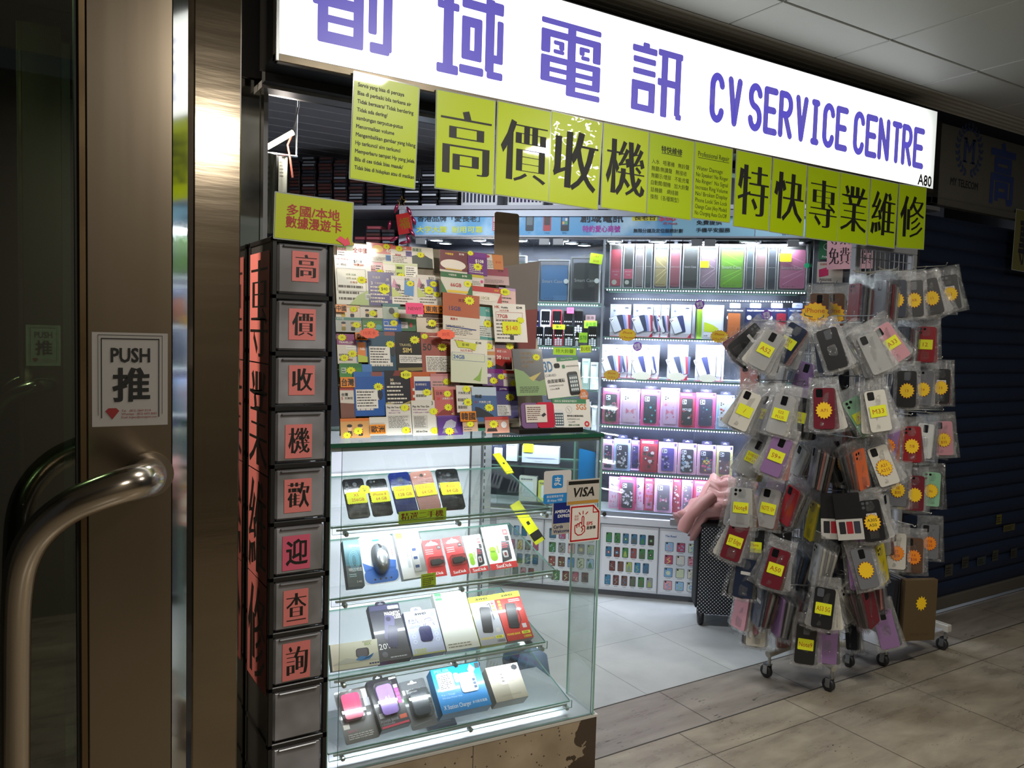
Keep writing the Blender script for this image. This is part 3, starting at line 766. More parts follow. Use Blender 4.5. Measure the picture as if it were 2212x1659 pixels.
for z in cells:
    mb.box(TX0, TX1, TY0, TY0 + .014, z - .007, z + .007, FRM, .002); mb.box(TX0, TX0 + .012, TY0, TY1, z - .007, z + .007, FRM, .002); mb.box(TX1 - .012, TX1, TY0, TY1, z - .007, z + .007, FRM); mb.box(TX0, TX1, TY1 - .012, TY1, z - .007, z + .007, FRM)
mb.box(TX0 + .002, TX1 - .002, TY0 + .01, TY1 - .002, cells[0] - .002, cells[0] + .004, FRM)
mb.box(TX0 + .004, TX0 + .008, TY0 + .012, TY1 - .012, .03, cells[0], mat('#3a3a3a', .4))
mb.build('frame', tower)
px_cards = [('高', 632, 541, 691, 607, 0), ('價', 625, 666, 684, 732, 0), ('收', 625, 789, 682, 850, 0), ('機', 617, 918, 676, 985, 0), ('歡', 615, 1037, 675, 1101, 1), ('迎', 611, 1160, 672, 1224, 2), ('查', 613, 1278, 668, 1343, 1), ('詢', 611, 1393, 672, 1459, 1)]
for i in range(len(cells) - 1):
    z0, z1 = cells[i + 1] + .009, cells[i] - .009
    d = MB().box(TX0 + .016, TX1 - .016, TY0 + .004, TY0 + .20, z0, z1, SMOKE, .006).box(TX0 + .03, TX1 - .03, TY0 - .003, TY0 + .006, z1 - .010, z1 - .004, mat('#6c6c70', .25), .002).build('drawer', tower)
    if i < len(px_cards):
        ch, x0, y0, x1, y1, k = px_cards[i]
        a = on_y(x0, y0, TY0); c = on_y(x1 - 2, y1 + 3, TY0)
        cd = MB(); yc = TY0 + .0025
        PK = PINKPAPER if ch != '迎' else mat('#d15872', .6)
        cd.box(a.x, c.x, yc, yc + .0008, c.z, a.z, PK)
        w_, h_ = c.x - a.x, a.z - c.z
        cd.fit(ch, a.x + w_ * .12, c.z + h_ * .13, c.x - w_ * .08, a.z - h_ * .10, yc - .0006, INK, 'song' if k < 2 else 'bold')
        cd.build('character_card', d)
# pink sheets down the tower's left side
zt = [1.712, 1.402, 1.094, 0.786, 0.475]
for i, ch in enumerate('專業維修'):
    mb = MB(); w_ = .205; h_ = zt[i] - zt[i + 1] - .004
    mb.box(0, w_, 0, .0008, 0, h_, PINKPAPER); mb.fit(ch, .008, h_ * .05, w_ - .008, h_ * .93, -.0006, INK, 'song')
    o = mb.build('paper_sheet'); o.location = (TX0 - .0012, TY0 + .225, zt[i + 1]); o.rotation_euler = (0, 0, -PI / 2)
    tag(o, 'pink sheet with big black character ' + ch + ', taped on the side of the drawer tower', 'paper sign', 'pink sheets on the side of the drawer tower')

# ------------------------------------------------------------------ glass show case
case = tag(empty('display_case', CASE.o, (0, 0, CASE.rz)), 'lit glass show case of phones and power banks on a stone plinth', 'display case')
m, nt, b, out, N, L = nodes('plinth_stone')
tc = N('ShaderNodeTexCoord'); nz = N('ShaderNodeTexNoise'); nz.inputs['Scale'].default_value = 5; nz.inputs['Detail'].default_value = 8; L(tc, 'Object', nz, 'Vector')
rp = N('ShaderNodeValToRGB'); L(nz, 'Fac', rp, 0); rp.color_ramp.elements[0].position = .35; rp.color_ramp.elements[1].position = .7
rp.color_ramp.elements[0].color = lin('#8d7d66'); rp.color_ramp.elements[1].color = lin('#b3a188')
vz = N('ShaderNodeTexVoronoi'); vz.inputs['Scale'].default_value = 46; L(tc, 'Object', vz, 'Vector')
lt = N('ShaderNodeMath'); lt.operation = 'LESS_THAN'; lt.inputs[1].default_value = .16; L(vz, 'Distance', lt, 0)
sx_ = N('ShaderNodeSeparateXYZ'); L(tc, 'Object', sx_, 0)
n2 = N('ShaderNodeTexNoise'); n2.inputs['Scale'].default_value = 14; n2.inputs['Detail'].default_value = 6; L(tc, 'Object', n2, 'Vector')
ad = N('ShaderNodeMath'); ad.operation = 'MULTIPLY_ADD'; ad.inputs[1].default_value = .35; L(n2, 'Fac', ad, 0); nt.links.new(sx_.outputs['X'], ad.inputs[2])
g2 = N('ShaderNodeMath'); g2.operation = 'GREATER_THAN'; g2.inputs[1].default_value = 1.05; L(ad, 0, g2, 0)
mx = N('ShaderNodeMix', data_type='RGBA'); L(lt, 0, mx, 0); L(rp, 0, mx, 6); mx.inputs[7].default_value = lin('#54493a')
mx2 = N('ShaderNodeMix', data_type='RGBA'); L(g2, 0, mx2, 0); nt.links.new(mx.outputs[2], mx2.inputs[6]); mx2.inputs[7].default_value = lin('#453626')
nt.links.new(mx2.outputs[2], b.inputs['Base Color']); b.inputs['Roughness'].default_value = .5
PLINTH = m
mb = MB().box(0, .95, 0, .42, 0, .186, PLINTH, .003).box(-.0, .952, -.002, .42, .186, .194, mat('#c9c6bd', .4))
for x in (.475,): mb.box(x, x + .002, -.0006, .01, 0, .186, mat('#3f382d', .8))
mb.build('plinth', case)
WP = mat('#e4e4ec', .4)
MB().box(.0, .945, .005, .42, .194, .200, mat('#b9bcc2', .3)).build('floor_panel', case)
bx = CASE.hit(1036, 1300, .39).x
mb = MB().box(.0, bx - .05, .39, .40, .2, 1.16, WP).box(bx - .05, bx - .012, .386, .40, .2, 1.16, mat('#c7c8cb', .3, .3)).box(bx - .055, bx - .05, .384, .40, .2, 1.16, mat('#3a3a40', .5))
mb.build('sliding_back', case)
mb = MB().box(bx - .006, bx + .028, .375, .40, .195, 1.163, mat('#b9bbbf', .35, .5), .002)
for i in range(38): mb.box(bx - .004, bx - .0005, .372, .376, .22 + i * .0245, .233 + i * .0245, mat('#26262a', .6))
mb.build('slotted_upright', case)
def pane(mb, x0, x1, y0, y1, z0, z1, big, edge=GLASS_EDGE, g=GLASS):
    vs = [(x0, y0, z0), (x1, y0, z0), (x1, y1, z0), (x0, y1, z0), (x0, y0, z1), (x1, y0, z1), (x1, y1, z1), (x0, y1, z1)]
    F = {'z': [(0, 3, 2, 1), (4, 5, 6, 7)], 'y': [(0, 1, 5, 4), (2, 3, 7, 6)], 'x': [(1, 2, 6, 5), (3, 0, 4, 7)]}
    for k, fs in F.items(): mb.add(vs, fs, g if k == big else edge)
    return mb
pane(MB(), .036, .924, .0, .006, .2, 1.163, 'y').build('front_glass', case)
pane(MB(), .927, .935, .0, .17, .195, 1.163, 'x').build('side_glass', case)
pane(MB(), .0, .008, .012, .40, .195, 1.163, 'x').build('side_glass', case)
pane(MB(), -.004, .936, -.004, .40, 1.163, 1.175, 'z', GLASS_EDGE_DARK).build('top_glass', case)
MB().box(.0, .93, .004, .016, 1.150, 1.163, mat('#a6b4b0', .3, .6), .002).box(.02, .90, .016, .02, 1.153, 1.160, LIGHTLINE).build('led_strip', case)
ZF = [.93, .718, .478, .255]; TS = math.tan(math.radians(14)); XR = [.745, .775, .745, .85]
for k, zf in enumerate(ZF):
    mb = MB(); y0, y1 = .02, .36
    a = math.atan(TS)
    mb.T = Matrix.Translation((0, y0, zf)) @ Matrix.Rotation(a, 4, 'X')
    pane(mb, .012, XR[k], 0, (y1 - y0) / math.cos(a), -.007, -.001, 'z')
    sh_ = mb.build('glass_shelf', case)
    mb = MB(); pane(mb, .012, XR[k], y0 - .0125, y0 - .0075, zf - .022, zf + .004, 'y'); mb.build('shelf_lip', sh_)
    for x in (.05, XR[k] * .55, XR[k] - .02): MB().box(x, x + .012, y0 - .010, y0 + .03, zf - .032, zf - .018, mat('#c9ced0', .2, .7), .003).build('shelf_clip', sh_)
    MB().box(.03, XR[k] - .01, y0 + .003, y0 + .011, zf - .017, zf - .012, mat('#d8dde0', .3)).build('led_strip', sh_)
    p = CASE.w(XR[k] / 2, y0 + .016, zf - .022); q = CASE.w(XR[k] / 2, y0 + .30, zf - .17)
    area('case_shelf_led', p, q, XR[k] - .05, .01, (2.2, 2.2, 2.2, 1.6)[k], LED, 150)
area('case_top_led', CASE.w(.46, .022, 1.148), CASE.w(.46, .34, 1.0), .85, .012, 1.8, LED, 150)
# payment stickers on the front glass, right
def glass_sticker(px, label, draw, y=-.0012, name='sticker'):
    a = CASE.hit(px[0], px[1], 0); c = CASE.hit(px[2], px[3], 0)
    mb = MB(); draw(mb, a.x, c.z, c.x, a.z, y)
    return tag(mb.build(name, case), label)
BL = mat('#1f7fc4', .5)
def ali_mark(mb, x0, z0, x1, z1, y, colr):
    w, h = x1 - x0, z1 - z0; t = w * .09
    mb.stroke([(x0 + w * .2, z0 + h * .78), (x0 + w * .8, z0 + h * .78)], t, y, colr); mb.stroke([(x0 + w * .5, z0 + h * .92), (x0 + w * .5, z0 + h * .62)], t, y, colr)
    mb.stroke([(x0 + w * .22, z0 + h * .60), (x0 + w * .74, z0 + h * .60)] + [(x0 + w * (.74 - .1 * i), z0 + h * (.60 - .14 * i * .8)) for i in range(1, 4)] + [(x0 + w * .3, z0 + h * .16), (x0 + w * .15, z0 + h * .22), (x0 + w * .18, z0 + h * .36), (x0 + w * .4, z0 + h * .36), (x0 + w * .9, z0 + h * .16)], t, y, colr)
def s_ali(mb, x0, z0, x1, z1, y):
    w, h = x1 - x0, z1 - z0
    mb.rrect(x0, z0, x1, z1, w * .07, y, mat('#c9c6c4', .4)); mb.rrect(x0, z0, x1, z0 + h * .30, w * .07, y - .0003, BL)
    mb.rrect(x0 + w * .3, z0 + h * .46, x0 + w * .7, z0 + h * .86, w * .06, y - .0003, BL); ali_mark(mb, x0 + w * .34, z0 + h * .5, x0 + w * .66, z0 + h * .82, y - .0006, WHITE)
    mb.text('歡迎使用支付宝', x0 + w * .12, z0 + h * .21, h * .085, y - .0006, WHITE, w=w * .76); mb.text('用 Alipay 付款', x0 + w * .14, z0 + h * .09, h * .09, y - .0006, WHITE, w=w * .74)
glass_sticker((1175, 1018, 1232, 1084), 'white and blue payment sticker', s_ali)
def s_visa(mb, x0, z0, x1, z1, y):
    w, h = x1 - x0, z1 - z0
    mb.rect(x0, z0, x1, z1, y, mat('#b9b2a8', .4)); mb.rect(x0 + w * .04, z0 + h * .80, x1 - w * .02, z0 + h * .94, y - .0003, INK); mb.rect(x0 + w * .02, z0 + h * .03, x1 - w * .02, z0 + h * .15, y - .0003, mat('#b0853a', .4))
    mb.T = Matrix(((1, 0, .22, -.22 * z0), (0, 1, 0, 0), (0, 0, 1, 0), (0, 0, 0, 1)))
    mb.fit('VISA', x0 + w * .10, z0 + h * .30, x0 + w * .80, z0 + h * .68, y - .0003, INK, 'heavy'); mb.T = None
glass_sticker((1225, 1037, 1293, 1086), 'cream card sticker with black lettering', s_visa, -.0022)
def s_amex(mb, x0, z0, x1, z1, y):
    w, h = x1 - x0, z1 - z0
    mb.rect(x0, z0, x1, z1, y, mat('#a9a49a', .4)); mb.rect(x0 + w * .06, z0 + h * .34, x1, z0 + h * .97, y - .0003, mat('#13246a', .4))
    mb.text('AMERICAN', x0 + w * .12, z0 + h * .70, h * .13, y - .0006, WHITE, w=w * .84, style='bold'); mb.text('EXPRESS', x0 + w * .27, z0 + h * .56, h * .13, y - .0006, WHITE, w=w * .7, style='bold')
    mb.text('Cards', x0 + w * .08, z0 + h * .24, h * .14, y - .0006, mat('#16235c', .5), style='bold'); mb.text('Welcome', x0 + w * .08, z0 + h * .10, h * .14, y - .0006, mat('#16235c', .5), w=w * .8, style='bold')
glass_sticker((1193, 1085, 1236, 1151), 'dark blue card sticker', s_amex)
def s_eps(mb, x0, z0, x1, z1, y):
    w, h = x1 - x0, z1 - z0; R_ = mat('#b3141e', .4); C_ = mat('#ded8cf', .4)
    P = [(x0, z0), (x1, z0), (x1, z0 + h * .79), (x0 + w * .78, z1), (x0, z1)]
    mb.poly(P, y, C_)
    q = [(x0 + w * .05, z0 + h * .05), (x1 - w * .05, z0 + h * .05), (x1 - w * .05, z0 + h * .77), (x0 + w * .76, z1 - h * .05), (x0 + w * .05, z1 - h * .05), (x0 + w * .05, z0 + h * .05)]
    mb.stroke(q, w * .045, y - .0003, R_); mb.stroke([(x0 + w * .76, z1 - h * .05), (x0 + w * .76, z0 + h * .77), (x1 - w * .05, z0 + h * .77)], w * .03, y - .0003, R_)
    S = lambda *p: mb.stroke([(x0 + w * a, z0 + h * c) for a, c in p], w * .03, y - .0003, R_)
    S((.46, .42), (.46, .66), (.43, .69), (.40, .66), (.40, .46)); S((.40, .50), (.34, .53), (.31, .48), (.31, .42)); S((.31, .49), (.26, .50), (.24, .45), (.24, .40)); S((.24, .47), (.18, .46), (.17, .36), (.19, .26), (.28, .19), (.40, .20), (.50, .28), (.50, .40), (.46, .44), (.38, .40)); S((.38, .40), (.44, .34), (.40, .28))
    S((.34, .74), (.30, .79)); S((.43, .75), (.43, .82)); S((.52, .74), (.58, .79))
    mb.text('EPS', x0 + w * .56, z0 + h * .48, h * .13, y - .0003, R_, w=w * .36, style='heavy'); mb.text('易辦事', x0 + w * .55, z0 + h * .36, h * .10, y - .0003, INK, w=w * .34, style='heavy'); mb.text('全民', x0 + w * .15, z0 + h * .70, h * .07, y - .0003, R_); mb.text('話定', x0 + w * .15, z0 + h * .62, h * .07, y - .0003, R_)
glass_sticker((1231, 1092, 1294, 1166), 'white sticker with a red pointing hand', s_eps, -.0018)
mb = MB(); mb.T = Matrix.Rotation(PI / 2, 4, 'Z')
mb.rrect(.03, .975, .135, 1.105, .008, 0, BL); mb.rrect(.065, 1.045, .105, 1.09, .004, -.0004, mat('#8fc4e6', .4)); mb.text('支付宝', .045, 1.015, .028, -.0004, mat('#a8d4ee', .4))
mb.T = None
tag(mb.build('sticker', case, (.9265, 0, 0)), 'blue payment sticker seen through the side glass')
# green card signs clipped to the shelf lips
def lip_sign(px, label, draw, y):
    a = CASE.hit(px[0], px[1], y); bq = CASE.hit(px[2], px[3], y); c = CASE.hit(px[4], px[5], y)
    w = (bq - a).length; h = (a - c).length; roll = -math.atan2(bq.z - a.z, bq.x - a.x)
    mb = MB(); mb.box(0, w, 0, .0008, 0, h, mat('#c4e030', .5)); draw(mb, w, h)
    o = mb.build('card_sign'); place(o, CASE, c.x, c.y, c.z, 0, 0, roll)
    tag(o, label, 'sign')
def d1(mb, w, h): mb.fit('精選二手機', w * .05, h * .30, w * .94, h * .86, -.0006, mat('#7c2a12', .5), 'song'); mb.text('12個月保養', w * .75, h * .14, h * .16, -.0006, mat('#7c2a12', .5), w=w * .22)
lip_sign((861, 1106, 964, 1096, 861, 1133), 'yellow-green card reading second-hand phones, on the top shelf lip', d1, .010)
def d2(mb, w, h): mb.text('Second Hand', w * .08, h * .85, h * .15, -.0006, mat('#7c2a12', .5), w=w * .84); mb.lines(w * .1, h * .08, w * .9, h * .72, 5, -.0006, mat('#6a5a12', .5), seed=4)
lip_sign((906, 1242, 938, 1237, 910, 1272), 'small green card below the red memory card packs', d2, .010)

# ------------------------------------------------------------------ goods leaning on the sloping glass shelves
Z3 = lambda x, y: (700 + x / 3.626, 930 + y / 3.626)
Z4 = lambda x, y: (700 + x / 3.626, 1250 + y / 3.626)
def lean_spot(k, lean, bl, br, tl):
    """where a package stands on shelf k, and its width and height, from its corners in the photograph"""
    n = CASE.R @ Vector((0, -math.sin(math.radians(14)), math.cos(math.radians(14)))); p0 = CASE.w(0, .02, ZF[k])
    base = CASE.loc(on_plane(*bl, p0, n))
    lv = Vector((0, math.sin(lean), math.cos(lean))); pn = CASE.R @ Vector((0, -math.cos(lean), math.sin(lean)))
    wb = CASE.w(*base)
    r = CASE.loc(on_plane(*br, wb, pn)); t = CASE.loc(on_plane(*tl, wb, pn))
    return base, (r - base).length, (t - base).dot(lv), -math.atan2((r - base).dot(lv), r.x - base.x) * .7
def put(o, k, base, lean, roll=0.0, yo=0.0):
    return place(o, CASE, base.x, base.y + yo, base.z + .004, lean, 0, roll)
PHONEBODY = {}
def phone(w, L, back, frame, cams, sheet_=None):
    """a phone seen from the back: body, camera bump"""
    mb = MB().slab(0, 0, w, L, w * .13, -.0075, 0, back, frame)
    return mb
deg = math.radians
PH = [('X5', Z3(195, 710), Z3(370, 690), Z3(125, 405), '#16181c', '#22252b', '256GB', 'black phone tagged X5 256GB in a bag, at the top shelf left end'),
      ('iPhone 8', Z3(385, 690), Z3(548, 670), Z3(335, 405), '#121418', '#1d2026', '64 GB', 'black phone tagged 64 GB in a bag, second from the left on the top shelf'),
      ('mate 20', Z3(575, 675), Z3(745, 650), Z3(495, 355), '#12245e', '#1a3a8c', '128 GB', 'blue phone tagged 128 GB in a bag on the top shelf'),
      ('C7-Pro', Z3(750, 650), Z3(925, 618), Z3(687, 345), '#a5786e', '#b98c80', '64 GB', 'rose gold phone tagged C7-Pro in a bag on the top shelf'),
      ('A20s', Z3(935, 640), Z3(1115, 628), Z3(875, 322), '#15181a', '#24282b', '64 GB', 'black phone tagged A20s in a bag, at the top shelf right end')]
for i, (nm, bl, br, tl, c1, c2, cap, lab) in enumerate(PH):
    ln = deg(37); base, w, L, roll = lean_spot(0, ln, bl, br, tl); w *= .95
    t = tag(empty('mobile_phone'), lab, 'phone', 'second-hand phones on the top case shelf')
    MB().slab(0, 0, w, L, w * .13, -.0075, 0, mat(c1, .12, .0, 0, .6), mat(c2, .3, .6)).build('body', t)
    cb = MB(); cx_ = w * .5
    if nm == 'mate 20': cb.rrect(w * .36, L * .76, w * .64, L * .88, .008, -.0079, BLACK); cb.ell(w * .44, L * .85, .004, .004, -.0083, mat('#3a4a60', .1)); cb.ell(w * .56, L * .85, .004, .004, -.0083, mat('#3a4a60', .1)); cb.ell(w * .44, L * .79, .004, .004, -.0083, mat('#3a4a60', .1))
    elif nm == 'C7-Pro': cb.slab(w * .40, L * .84, w * .60, L * .93, .008, -.0088, -.0072, mat('#8a6258', .3, .5)); cb.ell(w * .5, L * .885, .005, .005, -.0092, BLACK); cb.ell(w * .68, L * .90, .0025, .0025, -.0079, WHITE); cb.text('SAMSUNG', w * .5, L * .72, .006, -.0079, mat('#5a3c34', .5), 'c')
    elif nm == 'iPhone 8': cb.ell(w * .22, L * .93, .005, .005, -.0083, mat('#3c3f45', .1)); cb.ell(w * .38, L * .93, .003, .003, -.0083, mat('#5c5f55', .1)); cb.rrect(w * .2, L * .9, w * .2 + .001, L * .9 + .001, 0, -.0079, BLACK)
    else: cb.slab(w * .10, L * .70, w * .24, L * .94, .006, -.0088, -.0072, mat('#0a0b0c', .2)); cb.ell(w * .17, L * .9, .004, .004, -.0092, mat('#30363c', .1)); cb.ell(w * .17, L * .8, .004, .004, -.0092, mat('#30363c', .1)); cb.ell(w * .55, L * .85, .007, .007, -.0079, mat('#2c3034', .2))
    cb.build('camera', t)
    g = MB(); y = -.0105
    g.ragged(w * .06, L * .36, w * .96, L * .64, y, YTAG); R_ = mat('#b5231a', .5)
    g.text(nm, w * .5, L * .565, L * .10, y - .0004, R_, 'c', w=w * .7); g.text(cap, w * .55, L * .445, L * .11, y - .0004, R_, 'c', w=w * .75)
    if i == 0: g.cloud(w * .95, L * .68, .018, .016, y - .0008, YTAG, 5); g.text('99.2', w * .95, L * .71, .008, y - .0012, INK, 'c'); g.text('新', w * .95, L * .655, .008, y - .0012, INK, 'c')
    g.build('price_tag', t)
    # the bag stands up above the phone
    top = L + (.035 if i < 2 else .065 if i < 4 else .062)
    n_ = 8; vs = []; fs = []; rr = random.Random(i)
    for a in range(n_ + 1):
        zz = top * a / n_
        for c in range(5): vs.append((w * c / 4, (-.0092 if a < 6 else .002 - .010 * rr.random()), zz + (rr.random() - .5) * (.006 if a == n_ else 0)))
    for a in range(n_):
        for c in range(4): fs.append((a * 5 + c, a * 5 + c + 1, a * 5 + c + 6, a * 5 + c + 5))
    MB().add(vs, fs, PHONEBAG, True).build('plastic_bag', t)
    put(t, 0, base, ln, roll)

def pack(k, lean, bl, br, tl, nm, label, cat, build, grp=None, yo=0.0, wmax=None):
    ln = deg(lean); base, w, L, roll = lean_spot(k, ln, bl, br, tl)
    t = tag(empty(nm), label, cat, grp)
    build(t, w, L)
    D = max([-v.co.y for ch in t.children for v in ch.data.vertices] + [0]); yo += max(0.004, D * math.cos(ln) - base.y + .0135) if D > .02 else .004
    base = base + Vector((0, 0, yo * TS))
    put(t, k, base, ln, roll, yo)
    return t
def hangslot(mb, cx, cz, w, y, m=WHITE):
    mb.rrect(cx - w, cz - .0022, cx + w, cz + .0022, .002, y, m); mb.ell(cx, cz + .003, w * .4, w * .4, y, m, 12)
# mouse box, dark teal
def b_mbox(t, w, L):
    mb = MB().box(0, w, -.03, 0, 0, L, mat('#16323c', .35, 0, 0, .5)); y = -.0305
    mb.rect(0, L * .45, w, L, y, mat('#1d5a66', .4)); mb.text('lightdesign', w * .35, L * .88, .010, y - .0004, WHITE, w=w * .6)
    C_ = mat('#5aa0b8', .4)
    for i in range(3): mb.stroke(arcp(w * .55, L * .55, w * (.16 + .07 * i), L * (.14 + .04 * i), 0, 360, 20), .0012, y - .0004, C_, False)
    mb.text('WIRELESS MOUSE', w * .14, L * .36, .015, y - .0004, WHITE, w=w * .8); mb.text('2.4G', w * .55, L * .1, .008, y - .0004, WHITE); mb.lines(w * .14, L * .2, w * .6, L * .28, 2, y - .0004, mat('#9fc0c8', .4))
    mb.build('carton', t)
pack(1, 33, Z3(175, 1268), Z3(303, 1255), Z3(40, 915), 'mouse_box', 'dark teal carton for a wireless mouse at the left end of its shelf', 'box', b_mbox)
def b_mouse(t, w, L):
    mb = MB().slab(0, 0, w, L * .96, .02, -.001, 0, mat('#dfe4ea', .4)); y = -.0015
    mb.poly(mb._rr(w * .03, L * .02, w * .97, L * .30, .02) + [], y, mat('#1e63b8', .4)); mb.poly([(w * .06, L * .26), (w * .94, L * .26), (w * .97, L * .42), (w * .7, L * .46), (w * .4, L * .30), (w * .03, L * .44)], y, mat('#1e63b8', .4))
    mb.text('OPTICAL MOUSE', w * .5, L * .90, .007, y, mat('#345', .5), 'c'); mb.rrect(w * .40, L * .83, w * .60, L * .87, .003, y, mat('#2a7ab8', .4))
    for i in range(4): mb.ell(w * (.3 + .15 * i), L * .09, .003, .003, y - .0004, INK, 10)
    for i in range(3): mb.ell(w * .9, L * (.62 - .05 * i), .002, .002, y - .0004, mat('#8c5a5a', .5), 8)
    mb.build('backing_card', t)
    ms = MB(); prof = []
    mx_, mz = w * .52, L * .47; vs = []; fs = []; nu, nv = 16, 20
    for i in range(nu + 1):
        ph = PI / 2 * i / nu
        for j in range(nv):
            a = 2 * PI * j / nv; rx = w * .24 * math.cos(ph) ** .5; rz = L * .30 * math.cos(ph) ** .5
            pinch = 1 - .10 * math.cos(2 * a)
            vs.append((mx_ + rx * math.cos(a) * pinch, -.002 - .034 * math.sin(ph) * (1 - .25 * math.sin(a) * math.cos(ph)), mz + rz * math.sin(a)))
    for i in range(nu):
        for j in range(nv): fs.append((i * nv + j, i * nv + (j + 1) % nv, (i + 1) * nv + (j + 1) % nv, (i + 1) * nv + j))
    body = ms.add(vs, fs, mat('#9fa3a8', .25, .5), True).build('mouse', t)
    MB().cyl((mx_, -.026, mz + L * .20), 'x', .008, .006, mat('#26282c', .4), 16).build('scroll_wheel', body)
    bl_ = MB(); vs2 = [((x - mx_) * 1.12 + mx_, yv * 1.1 - .002, (z - mz) * 1.10 + mz) for x, yv, z in vs]
    bl_.add(vs2, fs, BLISTER, True).build('blister', t)
pack(1, 33, Z3(325, 1235), Z3(605, 1190), Z3(245, 835), 'mouse_pack', 'silver computer mouse in a blister pack on a white and blue card', 'blister pack', b_mouse)
def b_hub(t, w, L):
    mb = MB().box(0, w, -.022, 0, 0, L, mat('#d9d9d9', .4)); y = -.0225; G_ = mat('#7c7f84', .5)
    mb.text('4', w * .12, L * .72, .018, y, G_); mb.text('Port', w * .26, L * .72, .009, y, G_); mb.rect(w * .04, L * .86, w * .3, L * .98, y, mat('#e6d23a', .4))
    mb.rrect(w * .3, L * .22, w * .42, L * .45, .003, y, mat('#b9bcc0', .3)); mb.stroke([(w * .36, L * .45), (w * .36, L * .6)], .002, y, G_)
    mb.rrect(w * .52, L * .12, w * .80, L * .95, .006, y, mat('#f2f2f2', .3))
    for i in range(4): mb.rrect(w * .58, L * (.2 + .18 * i), w * .74, L * (.26 + .18 * i), .001, y - .0004, mat('#2a4a8c', .4)); mb.ell(w * .9, L * (.24 + .18 * i), .004, .003, y - .0004, mat('#c0c4c8', .4), 12)
    mb.build('carton', t); MB().box(w * .5, w * 1.0, -.03, -.0225, L * .1, L * .97, BLISTER).build('window', t)
pack(1, 33, Z3(610, 1200), Z3(800, 1165), Z3(545, 835), 'hub_box', 'white carton of a four-port hub between the mouse and red packs', 'box', b_hub)
def b_usb(cap):
    def f(t, w, L):
        mb = MB().box(0, w, -.0012, 0, 0, L, mat('#c4161c', .4)); y = -.0016
        mb.poly([(w * .15, L * .86), (w * .3, L * .93), (w * .4, L * .93), (w * .5, L * .98), (w * .6, L * .93), (w * .7, L * .93), (w * .85, L * .86), (w * .75, L * .84), (w * .25, L * .84)], y, mat('#e8d9d6', .4))
        mb.rrect(w * .74, L * .72, w * .94, L * .82, .002, y, INK); mb.text(cap, w * .84, L * .775, .009, y - .0004, WHITE, 'c'); mb.lines(w * .1, L * .6, w * .55, L * .76, 3, y, mat('#e8a0a0', .4), seed=3)
        mb.text('SanDisk', w * .5, L * .09, L * .11, y, WHITE, 'c', 'song', w=w * .9); mb.build('backing_card', t)
        st_ = MB().slab(w * .26, L * .31, w * .80, L * .45, .003, -.010, -.002, mat('#1c1c1e', .3)).box(w * .80, w * .94, -.008, -.003, L * .34, L * .42, mat('#2c2c30', .3, .6), .001).build('memory_stick', t)
        MB().slab(w * .14, L * .25, w * .97, L * .52, .006, -.012, -.0015, BLISTER).build('blister', t)
    return f
pack(1, 33, Z3(820, 1170), Z3(968, 1150), Z3(765, 880), 'memory_stick_pack', 'red blister card with black memory stick, left of the two', 'blister pack', b_usb('32'))
pack(1, 33, Z3(1000, 1160), Z3(1145, 1130), Z3(935, 860), 'memory_stick_pack', 'red blister card with black memory stick, right of the two', 'blister pack', b_usb('16'))
def b_sd(cap):
    def f(t, w, L):
        mb = MB().box(0, w, -.0012, 0, 0, L, mat('#e1e3e1', .35)); y = -.0016
        mb.rect(0, 0, w, L * .14, y, mat('#c4161c', .4)); mb.text('SanDisk', w * .5, L * .07, L * .12, y - .0004, WHITE, 'c', 'song', w=w * .9)
        mb.text('Ultra', w * .08, L * .76, L * .085, y, mat('#b02a28', .5), style='bold'); mb.lines(w * .08, L * .62, w * .55, L * .71, 2, y, mat('#888', .5)); mb.rrect(w * .74, L * .76, w * .93, L * .90, .003, y, mat('#d23b3b', .4)); mb.text(cap, w * .835, L * .84, L * .07, y - .0004, WHITE, 'c', 'bold')
        mb.rrect(w * .78, L * .62, w * .93, L * .74, .002, y, INK)
        GR = mat('#86b817', .4); mb.rrect(w * .10, L * .2, w * .36, L * .44, .012, y, GR); mb.ell(w * .23, L * .46, w * .13, L * .07, y, GR); mb.rrect(w * .40, L * .36, w * .45, L * .55, .004, y, GR)
        mb.poly([(w * .48, L * .14), (w * .86, L * .2), (w * .90, L * .60), (w * .62, L * .64)], y, mat('#2b2f3a', .3)); mb.lines(w * .6, L * .46, w * .84, L * .6, 3, y - .0004, mat('#c03a40', .4), seed=5)
        hangslot(mb, w * .5, L * .94, w * .13, y, mat('#9aa4aa', .5)); mb.build('backing_card', t)
        MB().slab(w * .56, L * .24, w * .74, L * .40, .003, -.005, -.0015, mat('#d0d2d2', .3)).box(w * .61, w * .69, -.0055, -.005, L * .28, L * .36, mat('#8a2a30', .4)).build('memory_card', t)
        MB().slab(w * .5, L * .2, w * .8, L * .44, .005, -.007, -.0015, BLISTER).build('blister', t)
    return f
pack(1, 33, Z3(1155, 1135), Z3(1295, 1110), Z3(1080, 845), 'memory_card_pack', 'white memory card pack with green robot, shorter of the two', 'blister pack', b_sd('64'))
pack(1, 33, Z3(1312, 1112), Z3(1522, 1078), Z3(1240, 775), 'memory_card_pack', 'white memory card pack with green robot, taller of the two', 'blister pack', b_sd('32'))
